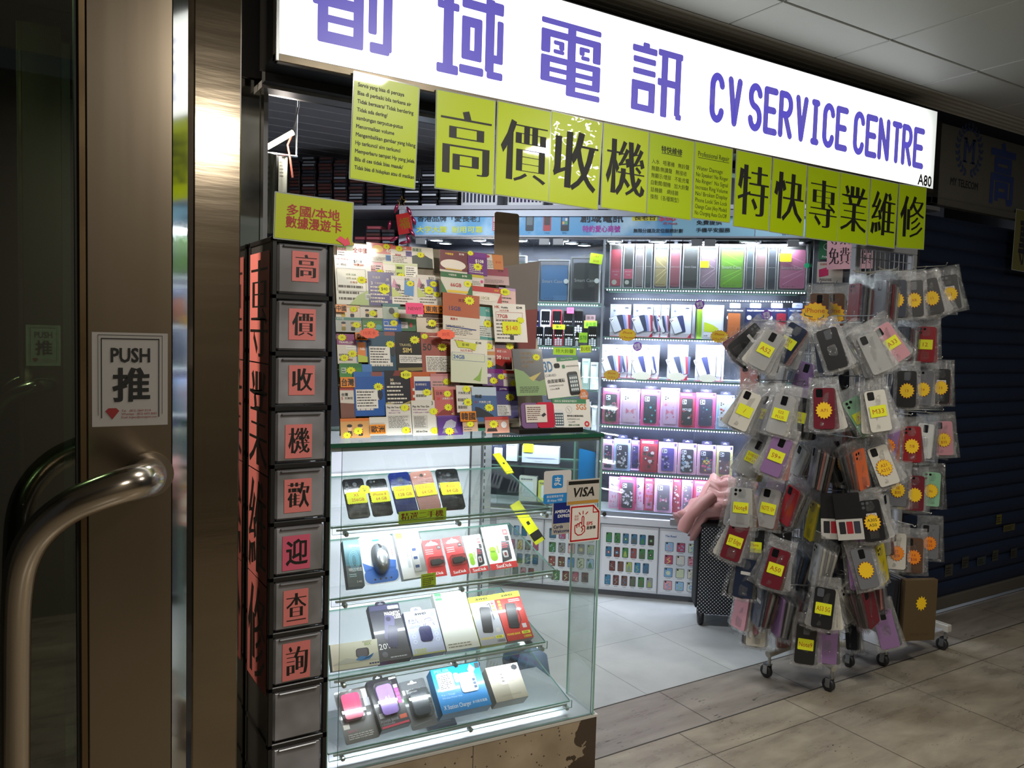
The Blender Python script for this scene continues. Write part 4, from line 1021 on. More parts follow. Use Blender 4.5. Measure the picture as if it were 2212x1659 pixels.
# power bank cartons on the third shelf
def carton(t, w, L, D, c, draw, side=None, coat=.5):
    mb = MB().box(0, w, -D, 0, 0, L, mat(side or c, .4, 0, 0, coat)); y = -D - .0005
    mb.rect(0, 0, w, L, y + .0002, mat(c, .35, 0, 0, coat)); draw(mb, w, L, y - .0003); mb.build('carton', t)
def d_bsx(mb, w, L, y):
    mb.poly([(0, L * .2), (w * .3, L * .42), (w * .6, L * .3), (w, L * .5), (w, L * .2)], y, mat('#c9c8bd', .5)); mb.rrect(w * .52, L * .38, w * .80, L * .72, .008, y - .0004, mat('#4f4a52', .4)); mb.rrect(w * .54, L * .40, w * .76, L * .70, .006, y - .0006, mat('#6a646c', .4))
    mb.poly([(w * .5, L * .3), (w * .6, L * .42), (w * .85, L * .34), (w * .9, L * .48), (w * .8, L * .26), (w * .6, L * .24)], y - .0008, mat('#3f86c4', .4)); mb.text('BSX', w * .72, L * .86, .012, y, mat('#9fb06a', .5), style='bold'); mb.text('INOSTECH', w * .68, L * .95, .006, y, INK)
    for i in range(4): mb.rrect(w * (.78 + .055 * i), L * .06, w * (.825 + .055 * i), L * .12, .001, y, mat('#25356a', .4))
pack(2, 30, Z4(60, 780), Z4(430, 725), Z4(30, 575), 'speaker_box', 'cream carton with a grey speaker, front left on the third shelf', 'box', lambda t, w, L: carton(t, w, L, .03, '#ddd9c4', d_bsx), yo=-.0)
def d_20w(mb, w, L, y):
    mb.rect(w * .02, L * .90, w * .98, L * .985, y, mat('#3a3a52', .4)); mb.text('MAGNETIC', w * .46, L * .82, .017, y, WHITE, w=w * .5, style='bold'); mb.text('WIRELESS', w * .46, L * .75, .017, y, WHITE, w=w * .5, style='bold'); mb.rrect(w * .6, L * .90, w * .95, L * .96, .002, y - .0003, mat('#cfd8de', .4))
    mb.T = Matrix.Translation((w * .5, 0, L * .45)) @ Matrix.Rotation(deg(12), 4, 'Y')
    mb.rrect(-w * .18, -L * .10, w * .14, L * .34, .008, y - .0004, mat('#4a4668', .35)); mb.ell(-w * .06, L * .27, .008, .008, y - .0008, mat('#25233a', .3)); mb.rrect(-w * .08, -L * .24, w * .24, L * .16, .008, y - .0008, mat('#262544', .3))
    for i in range(4): mb.rect(w * (.0 + .06 * i), -L * .2, w * (.01 + .06 * i), L * .05, y - .001, mat('#3c3a5c', .4))
    mb.T = None
    mb.text('20W', w * .06, L * .25, .026, y - .0004, WHITE); mb.ell(w * .2, L * .11, .009, .009, y, mat('#5c5c66', .5)); mb.lines(w * .35, L * .03, w * .9, L * .07, 1, y, mat('#b0b0b8', .5))
def top_tab(t, w, L, D, c, slot=None):
    mb = MB(); mb.slab(w * .28, L - .002, w * .62, L + .018, .008, -D * .5 - .0006, -D * .5 + .0006, mat(c, .4)); hangslot(mb, w * .45, L + .009, w * .08, -D * .5 - .001, slot or mat('#7b7d86', .5)); mb.build('hang_tab', t)
def b20(t, w, L): carton(t, w, L, .028, '#2b2b36', d_20w); top_tab(t, w, L, .028, '#2b2b36')
pack(2, 46, Z4(437, 725), Z4(685, 685), Z4(312, 290), 'power_bank_box', 'tall dark carton of a 20W magnetic power bank on the third shelf', 'box', b20)
def d_4in1(mb, w, L, y):
    mb.text('awei', w * .5, L * .93, .014, y, INK, 'c', 'heavy', sx=1.5); mb.text('4 in 1', w * .08, L * .79, .013, y, mat('#23294c', .5), style='bold'); mb.text('Power Bank', w * .08, L * .73, .013, y, mat('#23294c', .5), w=w * .45, style='bold'); mb.lines(w * .08, L * .6, w * .45, L * .68, 3, y, mat('#8088a8', .5))
    mb.slab(w * .34, L * .28, w * .72, L * .62, .010, y - .0025, y, mat('#2c2d5a', .25)); S = mat('#2c2d5a', .4)
    mb.stroke([(w * .55, L * .6), (w * .62, L * .72), (w * .78, L * .74), (w * .86, L * .62)], .0016, y - .0004, S); mb.stroke([(w * .5, L * .6), (w * .6, L * .78), (w * .76, L * .80), (w * .9, L * .68)], .0016, y - .0004, S)
    mb.text('15000', w * .07, L * .09, .021, y, mat('#b9bf5a', .5), style='bold', sx=.8); mb.rrect(w * .8, L * .84, w * .93, L * .93, .001, y, mat('#8a8fae', .5))
    for i in range(3): mb.ring(w * .16, L * (.30 + .12 * i), .005, .006, y, mat('#f0f2f8', .4)); mb.ring(w * .86, L * (.3 + .12 * i), .005, .006, y, mat('#f0f2f8', .4))
    mb.rect(0, 0, w, L * .03, y, mat('#a6a75a', .4))
def b41(t, w, L): carton(t, w, L, .028, '#b2b8d4', d_4in1, '#8f95b4'); top_tab(t, w, L, .028, '#c4c8d8')
pack(2, 44, Z4(692, 668), Z4(945, 628), Z4(607, 325), 'power_bank_box', 'pale blue carton of a 4 in 1 power bank on the third shelf', 'box', b41)
def d_golf(mb, w, L, y):
    mb.rect(w * .04, L * .86, w * .24, L * .99, y, mat('#55a868', .4)); mb.text('GOLF', w * .14, L * .92, .011, y - .0003, WHITE, 'c'); mb.rect(w * .24, L * .86, w * .44, L * .99, y, mat('#c8ccd2', .4)); mb.text('30000mAh', w * .55, L * .95, .012, y, mat('#8a9294', .5), w=w * .38); mb.ring(w * .86, L * .80, .007, .008, y, mat('#7a8284', .5)); mb.lines(w * .08, L * .03, w * .8, L * .12, 2, y, mat('#8a8672', .5))
pack(2, 44, Z4(957, 628), Z4(1218, 588), Z4(828, 175), 'power_bank_box', 'tall white carton with a green corner in the middle of the third shelf', 'box', lambda t, w, L: carton(t, w, L, .026, '#d9d8d0', d_golf, '#cfd4d0', 1.0))
def d_awei(c2):
    def f(mb, w, L, y):
        mb.rect(0, L * .88, w, L, y, mat('#cfd43a', .4)); mb.text('awei', w * .5, L * .95, .015, y - .0003, INK, 'c', 'heavy', sx=1.6)
        mb.T = Matrix.Translation((w * .46, 0, L * .5)) @ Matrix.Rotation(deg(8), 4, 'Y')
        mb.slab(-w * .19, -L * .26, w * .2, L * .26, .006, y - .002, y, mat('#26262a', .3)); mb.stroke([(w * .12, L * .24), (w * .26, L * .1), (w * .3, -L * .1), (w * .2, -L * .2)] if c2 else [(w * .1, L * .3), (w * .2, L * .34), (w * .3, 0)], .0022, y - .0024, mat('#1c1c20', .4)); mb.T = None
        for i in range(3): mb.rrect(w * (.08 if c2 else .82), L * (.66 + .07 * i), w * (.18 if c2 else .92), L * (.71 + .07 * i), .001, y, mat('#d6d23a' if i < 2 or c2 else '#c03030', .4))
        mb.text('POWER BANK', w * .06, L * .13, .010, y, mat('#e0c62c', .5), w=w * .5, style='bold'); mb.rrect(w * .62, L * .10, w * .94, L * .16, .001, y, mat('#d6d23a', .4)); mb.text('P58K' if c2 else 'P78K', w * .78, L * .13, .009, y - .0004, INK, 'c'); mb.text('10000', w * .66, L * .05, .012, y, mat('#d6d23a' if c2 else '#34343c', .5), style='bold'); mb.lines(w * .5, L * .78, w * .95, L * .85, 2, y, WHITE)
        mb.rrect(w * .72, L * .22, w * .88, L * .31, .001, y, mat('#b9b4b4', .5))
    return f
pack(2, 44, Z4(1228, 578), Z4(1428, 545), Z4(1117, 200), 'power_bank_box', 'grey carton with a yellow top band beside the red one', 'box', lambda t, w, L: carton(t, w, L, .022, '#a5a6ae', d_awei(0), '#b9bd3a'))
pack(2, 44, Z4(1440, 550), Z4(1643, 512), Z4(1322, 178), 'power_bank_box', 'red carton with a yellow top band at the right end', 'box', lambda t, w, L: carton(t, w, L, .022, '#b8302a', d_awei(1), '#7c201c'))
# bottom shelf
def b_bank(c, body, cards, slot_c='#c9cacb', tall=.10, tag_c=None):
    def f(t, w, L):
        mb = MB().slab(0, 0, w, L, .006, -.0012, 0, mat(c, .4, 0, 0, .3)); y = -.0017
        hangslot(mb, w * .5, L * .93, w * .18, y, mat(slot_c, .5)); cards(mb, w, L, y); mb.build('backing_card', t)
        MB().slab(*body(w, L)[:4], .010, -.020, -.002, mat(body(w, L)[4], .2, 0, 0, .6)).build('power_bank', t)
        x0, z0, x1, z1 = body(w, L)[:4]
        MB().slab(x0 - .008, z0 - .008, x1 + .008, z1 + .008, .012, -.024, -.0015, BLISTER).build('blister', t)
    return f
def c_pink(mb, w, L, y):
    mb.rrect(w * .55, L * .78, w * .95, L * .96, .003, y, mat('#b9b6b4', .4)); mb.rrect(w * .72, L * .62, w * .98, L * .78, .002, y, mat('#a9a9ac', .4)); mb.text('3port C', w * .14, L * .22, .009, y, mat('#b03a50', .5)); mb.lines(w * .12, L * .06, w * .9, L * .17, 3, y, mat('#a9a39a', .5)); mb.rrect(w * .04, L * .27, w * .22, L * .36, .001, y, mat('#d2cbc2', .4))
pack(3, 48, Z4(190, 1360), Z4(455, 1285), Z4(110, 940), 'power_bank_pack', 'dark blister card with a pink power bank on the lowest case shelf', 'blister pack', b_bank('#45413f', lambda w, L: (w * .12, L * .40, w * .66, L * .88, '#d6436e'), c_pink))
def b_purple(t, w, L):
    mb = MB().box(0, w, -.03, 0, 0, L, mat('#222026', .35, 0, 0, .4)); y = -.0305
    mb.rect(w * .04, L * .02, w * .96, L * .06, y, mat('#c02f50', .4)); mb.text('POWER BANK', w * .06, L * .15, .012, y, mat('#8a868c', .5), w=w * .6); mb.text('10000mAh', w * .06, L * .09, .010, y, mat('#8a868c', .5)); mb.rrect(w * .7, L * .12, w * .94, L * .2, .001, y, mat('#b8482a', .4)); mb.rrect(w * .06, L * .22, w * .42, L * .32, .001, y, mat('#8c8a86', .4))
    for i in range(5): mb.rrect(w * .80, L * (.42 + .08 * i), w * .94, L * (.49 + .08 * i), .001, y, mat('#d63a8c' if i < 4 else '#c9b0d0', .4))
    mb.rrect(w * .74, L * .93, w * .98, L * .98, .001, y, mat('#d9d9d4', .4)); mb.build('carton', t); top_tab(t, w, L, .03, '#222026', mat('#b9bcc4', .5))
    MB().slab(w * .18, L * .24, w * .72, L * .84, .012, -.040, -.031, mat('#9a78c8', .2, 0, 0, .7)).text('AI', w * .45, L * .56, .02, -.0405, mat('#c2a8e0', .4), 'c').build('power_bank', t)
    MB().slab(w * .12, L * .22, w * .76, L * .9, .012, -.043, -.0305, BLISTER).build('window', t)
pack(3, 48, Z4(458, 1285), Z4(685, 1205), Z4(350, 895), 'power_bank_pack', 'dark carton with a lilac power bank in its window', 'box', b_purple)
def c_gray(mb, w, L, y):
    mb.text('Portable Powerbank', w * .20, L * .80, .008, y, WHITE, w=w * .55); mb.text('6000mAh', w * .20, L * .755, .011, y, WHITE, w=w * .4, style='bold'); mb.rrect(w * .04, L * .72, w * .14, L * .82, .001, y, mat('#d9d9d9', .4)); mb.rrect(w * .02, L * .56, w * .12, L * .66, .001, y, mat('#2b5a2c', .4))
    for i in range(3): mb.ring(w * .9, L * (.42 + .1 * i), .004, .005, y, mat('#b9bbbd', .5))
    mb.stroke([(w * .12, L * .08), (w * .8, L * .12)], .003, y, mat('#6a6c70', .5))
pack(3, 48, Z4(700, 1222), Z4(902, 1165), Z4(560, 850), 'power_bank_pack', 'grey blister card with a dark grey power bank on the lowest case shelf', 'blister pack', b_bank('#55575a', lambda w, L: (w * .22, L * .22, w * .84, L * .70, '#2e343c'), c_gray))
def d_x(mb, w, L, y):
    mb.text('PEUIR', w * .06, L * .93, .016, y, mat('#7cc4ee', .4), style='heavy', sx=1.3); mb.rrect(w * .08, L * .48, w * .40, L * .88, .006, y, WHITE); mb.lines(w * .11, L * .52, w * .37, L * .84, 8, y - .0004, mat('#444', .5), seed=9)
    mb.slab(w * .50, L * .36, w * .84, L * .80, .010, y - .003, y, mat('#dfeaf2', .3)); mb.rrect(w * .42, L * .62, w * .52, L * .84, .006, y - .0004, mat('#cfe0ec', .3)); mb.text('X', w * .66, L * .56, .02, y - .0036, mat('#7a98b0', .5), 'c')
    for i in range(3): mb.rrect(w * .76, L * (.42 + .08 * i), w * .82, L * (.48 + .08 * i), .001, y - .0036, mat('#24466a', .4))
    mb.poly([(w * .72, L * .84), (w * .80, L * .97), (w * .88, L * .84), (w * .80, L * .74)], y - .0042, mat('#e8f2f8', .4)); mb.rrect(w * .9, L * .86, w * .99, L * .98, .001, y, mat('#3a3836', .4))
    mb.text('9-in-1 Design', w * .08, L * .40, .009, y, mat('#9fd0f0', .4)); mb.text('Wireless Power Hub', w * .08, L * .33, .009, y, mat('#9fd0f0', .4), w=w * .4); mb.text('X Station Charger', w * .06, L * .13, .020, y, WHITE, w=w * .55); mb.text('多功能充電器', w * .64, L * .13, .010, y, WHITE, w=w * .3)
pack(3, 48, Z4(925, 1172), Z4(1308, 1085), Z4(850, 815), 'charger_box', 'large bright blue carton of a station charger on the lowest shelf', 'box', lambda t, w, L: carton(t, w, L, .045, '#1682c8', d_x, '#0f5f8c'))
def d_beige(mb, w, L, y):
    mb.rrect(w * .30, L * .45, w * .56, L * .84, .008, y, mat('#e9e4d8', .4))
    for i in range(3): mb.rrect(w * .36, L * (.52 + .1 * i), w * .44, L * (.56 + .1 * i), .001, y - .0004, mat('#77706a', .5))
    fr_rect(mb, w * .58, L * .5, w * .72, L * .84, .001, y, mat('#a39c8c', .5)); mb.cloud(w * .86, L * .88, .012, .010, y, mat('#23262e', .4), 6); mb.text('3 USB PORT CHARGER', w * .16, L * .14, .008, y, mat('#a39c8c', .5), w=w * .66); mb.rect(w * .52, 0, w, L, y + .0002, mat('#c9c1b1', .4))
pack(3, 48, Z4(1330, 1060), Z4(1580, 1005), Z4(1235, 790), 'charger_box', 'beige carton of a three port charger right of the blue one', 'box', lambda t, w, L: carton(t, w, L, .05, '#b9b0a0', d_beige, '#948b7c'))
# yellow cards leaning along the shelf ends
for k, (bl, br, tl, lab) in enumerate(((Z3(1655, 1030), Z3(1740, 1020), Z3(1450, 720), 'yellow and black slim card leaning at the right end of the memory card shelf'), (Z3(1430, 345), Z3(1490, 345), Z3(1320, 190), 'yellow slim carton beside the phones at the right end of the top shelf'))):
    kk = 1 - k; zz = ZF[kk]
    a = CASE.hit(*bl, .16); c = CASE.hit(*tl, .24); wv = (CASE.hit(*br, .16) - a).length
    mb = MB(); d = c - a; ln_ = math.atan2(d.y, d.z); L = math.hypot(d.y, d.z); roll = math.atan2(d.x, L)
    mb.box(0, max(wv, .03), -.004, 0, 0, d.length, mat('#d8d615', .45)); mb.rect(0, 0, max(wv, .03), d.length * (.26 if k == 0 else .1), -.0045, INK); mb.rect(0, 0, max(wv, .03) * .9, d.length * .08, -.005, mat('#c8c81a', .5)); mb.rrect(max(wv, .03) * .36, d.length * .44, max(wv, .03) * .64, d.length * .52, .002, -.005, INK)
    o = mb.build('cable_card'); place(o, CASE, a.x, a.y, max(a.z, zz + .14 * TS + .012), ln_, 0, roll); tag(o, lab, 'card')
# a stray phone part under the lowest shelf
o = MB().slab(0, 0, .10, .04, .006, -.012, 0, mat('#26262a', .3)).slab(.015, .02, .085, .026, .003, -.0135, -.012, mat('#5a5c60', .3, .5)).build('charger_brick'); q = CASE.hit(925, 1610, .10); place(o, CASE, q.x, q.y, .203, deg(60), 0); tag(o, 'small black adapter lying on the case floor under the lowest shelf', 'adapter')
# ------------------------------------------------------------------ leaning board of travel SIM cards on top of the show case
BRD = Frame(CASE.w(.072, .135, 1.1785), CASE.rz, -deg(12.5))
bd = tag(empty('display_board', BRD.o, BRD.e), 'leaning board crowded with colourful travel SIM cards on the glass case', 'display board')
MB().box(-.004, .615, 0.001, .008, .0, .612, mat('#8a7f6c', .6)).build('panel', bd)
MB().box(-.006, .617, -.02, .004, -.0, .008, mat('#3f7a5a', .4)).build('ledge', bd)
MB().tube([(.3, .01, .4), (.3, .14, .03)], .004, ALU).build('strut', bd)
Q1 = lambda x, y: (700 + x / 3.687, 500 + y / 3.687)
Q2 = lambda x, y: (950 + x / 3.686, 500 + y / 3.686)
SIMN = [0]
def sim(Q, x0, y0, x1, y1, body, head, hf, texts, label, tagc=None, extra=None, roll=0.0, name='sim_card_pack', cat='SIM card', lift=0.0, grp='SIM cards on the leaning board', lines_=5):
    SIMN[0] += 1; i = SIMN[0]
    v = -.0012 - .0009 * i - lift
    a = BRD.hit(*Q(x0, y1), v); b_ = BRD.hit(*Q(x1, y1), v); c = BRD.hit(*Q((x0 + x1) / 2, y0), v)
    w = abs(b_.x - a.x); zb = (a.z + b_.z) / 2; h = c.z - zb
    mb = MB(); mb.box(0, w, -.0006, 0, 0, h, mat(body, .3, 0, 0, .6)); y = -.0009
    r = random.Random(i * 7)
    if head: mb.rect(0, h * (1 - hf), w, h, y, mat(head, .3, 0, 0, .6))
    if extra: extra(mb, w, h, y - .0002)
    dark = sum(lin(body)[:3]) < .6
    if lines_: mb.lines(w * .07, h * .06, w * .8, h * (1 - hf) * .6, lines_, y - .0001, mat('#d9d2c4' if dark else '#6e675c', .5), .4, i)
    for t, u, vv, hh, cc, st in texts: mb.text(t, u * w, vv * h, hh * h, y - .0004, mat(cc, .5), 'l', st, w=w * (.97 - u))
    if tagc:
        for (u, vv, rr, txt) in tagc:
            mb.star(u * w, vv * h, rr, rr * .78, 11, y - .0007, YTAG, .72, r.random()); mb.text(txt, u * w, vv * h, rr * .6, y - .001, mat('#8a1f12', .5), 'c')
            mb.rect(u * w + rr * .5, vv * h - rr * .5, u * w + rr * .95, vv * h + rr * .3, y - .00065, mat('#b5301c', .5))
    o = mb.build(name)
    place(o, BRD, a.x, v, zb, 0, 0, roll)
    tag(o, label, cat, grp)
    return o
def ellx(c2, fx=.5, fz=.5, rx=.44, rz=.3): return lambda mb, w, h, y: mb.ell(w * fx, h * fz, w * rx, h * rz, y, mat(c2, .35, 0, 0, .5), 28)
def tri(c2, pts): return lambda mb, w, h, y: mb.poly([(w * a, h * c) for a, c in pts], y, mat(c2, .35, 0, 0, .5))
def lab(c, x0, z0, x1, z1, n=5): 
    def f(mb, w, h, y):
        mb.rect(w * x0, h * z0, w * x1, h * z1, y, mat(c, .4)); mb.lines(w * (x0 + .03), h * (z0 + .03), w * (x1 - .03), h * (z1 - .03), n, y - .0002, mat('#3a3632', .5), .4, int(w * 9999))
    return f
def both(*fs):
    def f(mb, w, h, y):
        for k, g in enumerate(fs): g(mb, w, h, y - .0002 * k)
    return f
KR = '#b01f1a'; KK = '#1b1a18'; KW = '#efe9df'; OR = '#e98a1c'
T1 = [(.75, .3, .013, '$')]
sim(Q1, 105, 98, 182, 200, '#b7666a', '#6a9a4c', .3, [('$38.2', .1, .6, .2, KW, '')], 'small pink and green strip at the board top left corner', lines_=2)
sim(Q1, 178, 100, 352, 205, '#bcd0a0', None, 0, [('全中國', .3, .5, .42, KR, 'bold')], 'pale green card with red Chinese title, top left of the SIM board', [(.2, 1.0, .012, '5')], lines_=0)
sim(Q1, 345, 95, 555, 245, '#c2bda8', '#c23a28', .55, [('4G', .72, .62, .3, KW, 'bold')], 'red topped 4G card with a yellow disc, top row of the SIM board', [(.75, .85, .013, '6')], both(ellx('#e0b92c', .42, .7, .2, .2), lab('#3b78b8', .7, .1, .95, .4, 3)))
sim(Q1, 535, 118, 705, 262, '#d9d2c6', '#c9482f', .2, [('¥360', .2, .5, .16, KR, 'bold'), ('$38', .55, .9, .15, KW, 'bold')], 'white card with a thin red top, third in the top row', [(.4, .85, .014, '4')], lab('#6c5aa0', .7, .45, 1, .75, 2))
sim(Q1, 705, 128, 875, 290, '#e0dccf', None, 0, [('自遊王', .05, .85, .16, '#2f6a3c', 'bold')], 'white card with green Chinese title above a dark skyline', [(.4, .62, .014, '8')], tri('#24301f', [(0, .0), (.95, .0), (.95, .45), (.8, .5), (.6, .62), (.4, .5), (.2, .6), (0, .55)]), lines_=0)
sim(Q1, 330, 245, 485, 335, '#c05462', '#d88a92', .3, [('16GB', .08, .6, .3, KW, '')], 'pink 16GB strip below the red 4G card', [(.75, .15, .013, '3')], lab('#e8d6da', .5, .3, .85, .8, 2), lines_=2)
sim(Q1, 475, 250, 750, 382, '#e2ddd0', '#cfd7b0', .15, [], 'wide white and green card with two barcodes under the top row', [(.5, .2, .014, '7')], both(lab('#b9cf6a', .35, .1, .62, .9, 2), lab('#f2efe6', .62, .1, .98, .8, 5)))
sim(Q1, 100, 200, 388, 585, '#d7d7c6', '#e8e4da', .28, [('HK Mobile', .05, .93, .055, KR, 'bold'), ('$118', .52, .9, .085, KK, 'bold'), ('特價$80', .52, .83, .06, '#c2611c', 'bold'), ('4K 網絡', .04, .82, .06, '#444', ''), ('15天 5GB', .30, .62, .05, '#5f8a3c', ''), ('30天 8GB', .30, .54, .05, '#8a8a3c', ''), ('中港澳', .4, .46, .05, '#c2611c', '')], 'large glossy white and green card priced $118 at the board left edge', [(.72, .52, .017, '60')], both(tri('#a9bf6a', [(.35, 0), (1, 0), (1, .35), (.6, .2)]), lambda mb, w, h, y: fr_rect(mb, w * .04, h * .28, w * .84, h * .74, .0008, y, mat('#8a877a', .5)), lab('#cfd2cf', .8, .12, .95, .24, 4)), lines_=3)
sim(Q1, 360, 325, 567, 592, '#3d2f72', None, 0, [('中港澳', .17, .83, .08, KW, ''), ('3', .1, .66, .13, KW, 'bold'), ('天無限數據', .25, .66, .06, KW, ''), ('港', .68, .78, .10, KW, ''), ('澳', .7, .6, .1, KW, ''), ('王', .78, .24, .1, KW, ''), ('一日放題', .2, .14, .06, KW, '')], 'dark violet card with a yellow cloud tag priced $40', None, lambda mb, w, h, y: (mb.cloud(w * .6, h * .5, w * .22, h * .16, y - .001, YTAG, 6), mb.text('$40', w * .6, h * .5, h * .13, y - .0014, INK, 'c')))
sim(Q1, 545, 358, 757, 582, '#dcd8d0', '#d9d4ca', .12, [('激', .12, .6, .22, KK, 'bold'), ('$48', .5, .9, .12, '#333', '')], 'white card with a burst of colours and one big character, left of the two', [(.7, .75, .014, '38')], both(tri('#b8c46a', [(0, .25), (.4, .3), (0, .6)]), tri('#c98aa8', [(0, .6), (.3, .55), (.1, .9)]), tri('#4a86c0', [(.45, .35), (.8, .3), (.85, .85), (.5, .85)])))
sim(Q1, 750, 350, 938, 592, '#dcd8d0', '#d9d4ca', .12, [('激', .1, .62, .18, KK, 'bold'), ('$23', .5, .9, .12, '#333', '')], 'white card with a burst of colours and one big character, right of the two', [(.7, .72, .015, '18'), (.8, .38, .013, '9')], both(tri('#b8c46a', [(0, .25), (.4, .3), (0, .6)]), tri('#c98a98', [(0, .6), (.3, .55), (.1, .9)]), tri('#6a6aa8', [(.45, .5), (.9, .45), (.9, .85), (.4, .85)]), lambda mb, w, h, y: (mb.cloud(w * .48, h * .5, w * .2, h * .13, y - .001, YTAG, 6), mb.text('$68', w * .48, h * .5, h * .07, y - .0014, mat(KR, .5), 'c'))))
def cn(Q, x0, y0, x1, y1, t, label): return sim(Q, x0, y0, x1, y1, OR, None, 0, [], label, None, lambda mb, w, h, y: mb.fit(t, w * .06, h * .12, w * .94, h * .88, y, INK, 'bold'), 0, 'region_label', 'label', .004, 'orange region labels on the SIM board', 0)
def fig(c1, c2): return lambda mb, w, h, y: (mb.ell(w * .3, h * .5, w * .07, h * .14, y, mat('#e0b890', .5)), mb.ell(w * .3, h * .62, w * .09, h * .08, y - .0002, mat(c1, .5)), mb.rrect(w * .22, h * .1, w * .38, h * .36, .003, y, mat(c2, .5)), mb.ell(w * .66, h * .5, w * .07, h * .14, y, mat('#e0b890', .5)), mb.ell(w * .66, h * .62, w * .09, h * .08, y - .0002, mat(c2, .5)), mb.rrect(w * .58, h * .1, w * .74, h * .36, .003, y, mat(c1, .5)))
sim(Q1, 95, 588, 292, 692, '#d8cdbb', '#c9a96a', .2, [], 'cream card with two small figures beside the orange China label', [(.72, .7, .013, '5')], fig('#2a2a3a', '#c9b030'), lines_=0)
sim(Q1, 290, 590, 472, 694, '#d6d0c2', '#4a4438', .14, [], 'cream card with two black-capped figures, middle of its row', [(.55, .4, .014, '6')], fig('#26221e', '#3a3a36'), lines_=0)
sim(Q1, 470, 575, 612, 705, '#a9b8a8', '#2e6a6a', .2, [], 'pale card with a teal header and a round face', [(.75, .3, .013, '7')], ellx('#33302c', .5, .55, .16, .2), lines_=0)
sim(Q1, 600, 605, 752, 795, '#d9d9d2', '#2e6a52', .1, [], 'white card with a green band and a striped flag', None, both(tri('#2c6a40', [(0, 0), (1, 0), (1, .5), (0, .55)]), lab('#c9c2c0', .05, .12, .45, .38, 4), ellx('#c23a3a', .62, .26, .08, .1), lab('#8a9aa8', .68, .6, .95, .9, 3)))
sim(Q1, 95, 685, 302, 802, '#a8aca4', '#2e7a6a', .2, [('大中國', .05, .9, .16, KW, '')], 'grey card with a green header and two figures at the left edge', [(.8, .5, .014, '9')], fig('#2a2a3a', '#8a7a30'), lines_=0)
sim(Q1, 305, 690, 478, 792, '#3c7a3c', '#2c5a34', .2, [], 'green card left of the bright blue SIM card', [(.4, .45, .016, '8')], ellx('#4a9a9a', .75, .3, .16, .2), lines_=2)
sim(Q1, 470, 700, 617, 797, '#2560b0', None, 0, [], 'bright blue card with a white SIM outline', [(.6, .7, .014, '48')], lambda mb, w, h, y: fr_rect(mb, w * .06, h * .45, w * .3, h * .8, .0012, y, WHITE), lines_=2)
sim(Q1, 740, 655, 988, 808, '#cfc5b2', '#4a3024', .22, [('越韓', .05, .88, .14, KW, 'bold'), ('12GB', .34, .62, .17, '#efe4d4', 'bold'), ('60', .66, .38, .14, '#efe4d4', 'bold')], 'cream card with a brown band reading 12GB', [(.5, .5, .017, '88')], both(tri('#5a3a2a', [(.32, .52), (.95, .55), (.95, .75), (.32, .75)]), tri('#5a3a2a', [(.62, .3), (.95, .3), (.95, .47), (.62, .47)]), ellx('#3a2c22', .45, .3, .16, .1)), lines_=0)
cn(Q1, 95, 582, 182, 642, '中國', 'orange label reading China at the board left edge'); cn(Q1, 800, 588, 960, 652, '東南亞', 'orange label reading Southeast Asia, upper middle of the board')
sim(Q1, 110, 818, 275, 1055, '#d6cfc2', '#8a2a70', .36, [('TRAVELLER', .08, .72, .1, KW, 'bold')], 'white card with a purple Traveller header at the board left edge', [(.25, .88, .015, '39'), (.72, .34, .016, '$5'), (.32, .2, .015, '79')], lab('#efece4', .42, .5, .95, .6, 2), lines_=2)
sim(Q1, 262, 865, 348, 1042, '#5a8ac0', None, 0, [('NB', .35, .6, .16, KW, 'bold')], 'narrow blue card with an orange and lime half', None, both(tri('#e0802c', [(.1, .2), (.85, .2), (.85, .9), (.1, .9)]), tri('#b8c83c', [(.1, 0), (1, 0), (1, .25), (.1, .35)])), lines_=0)
cn(Q1, 250, 805, 347, 866, '泰國', 'orange label reading Thailand under the red cloud tag')
WL = lambda x0, z0, x1, z1: lab('#e6e2da', x0, z0, x1, z1, 6)
sim(Q1, 355, 798, 607, 1115, '#2c5068', '#38566a', .12, [('東南亞 10天 4G 5GB', .08, .58, .045, KK, '')], 'dark teal card with a white data table, centre left of the board', [(.72, .68, .016, '95')], both(tri('#8a4a44', [(.55, .9), (.9, .9), (.9, 1), (.55, 1)]), WL(.05, .17, .7, .62), ellx('#20262c', .8, .5, .08, .12)), lines_=2)
sim(Q1, 580, 800, 828, 1120, '#1d1b17', None, 0, [('TRAVEL', .12, .67, .09, '#b5a878', 'bold'), ('SIM', .22, .54, .16, '#d8c070', 'heavy'), ('30天10GB', .62, .33, .045, KK, 'bold')], 'black card lettered TRAVEL SIM in gold', [(.62, .8, .018, '49')], both(WL(.1, .22, .92, .42), tri('#8a7a40', [(.05, .0), (.95, .05), (.9, .12), (.05, .1)])), lines_=0)
sim(Q1, 785, 808, 1042, 1125, '#a0564c', None, 0, [('50', .05, .64, .24, '#2a1e1c', 'bold'), ('GB', .55, .56, .10, '#2a1e1c', 'bold')], 'brick red card with a big black 50GB', [(.65, .64, .018, '88'), (.12, .9, .013, '2')], both(lab('#e2ddd2', .12, .02, .93, .42, 9), ellx('#e9c8c2', .4, .9, .16, .015)), lines_=0)
sim(Q1, 125, 1050, 305, 1165, '#3f8a40', '#357a3c', .3, [], 'green landscape strip under the purple Traveller card', [(.5, .5, .016, '9')], lab('#a0b8a0', .08, .3, .3, .7, 2), lines_=0)
sim(Q1, 303, 1058, 382, 1122, '#4a80c0', None, 0, [], 'small plain blue strip beside the green landscape strip', lines_=0)
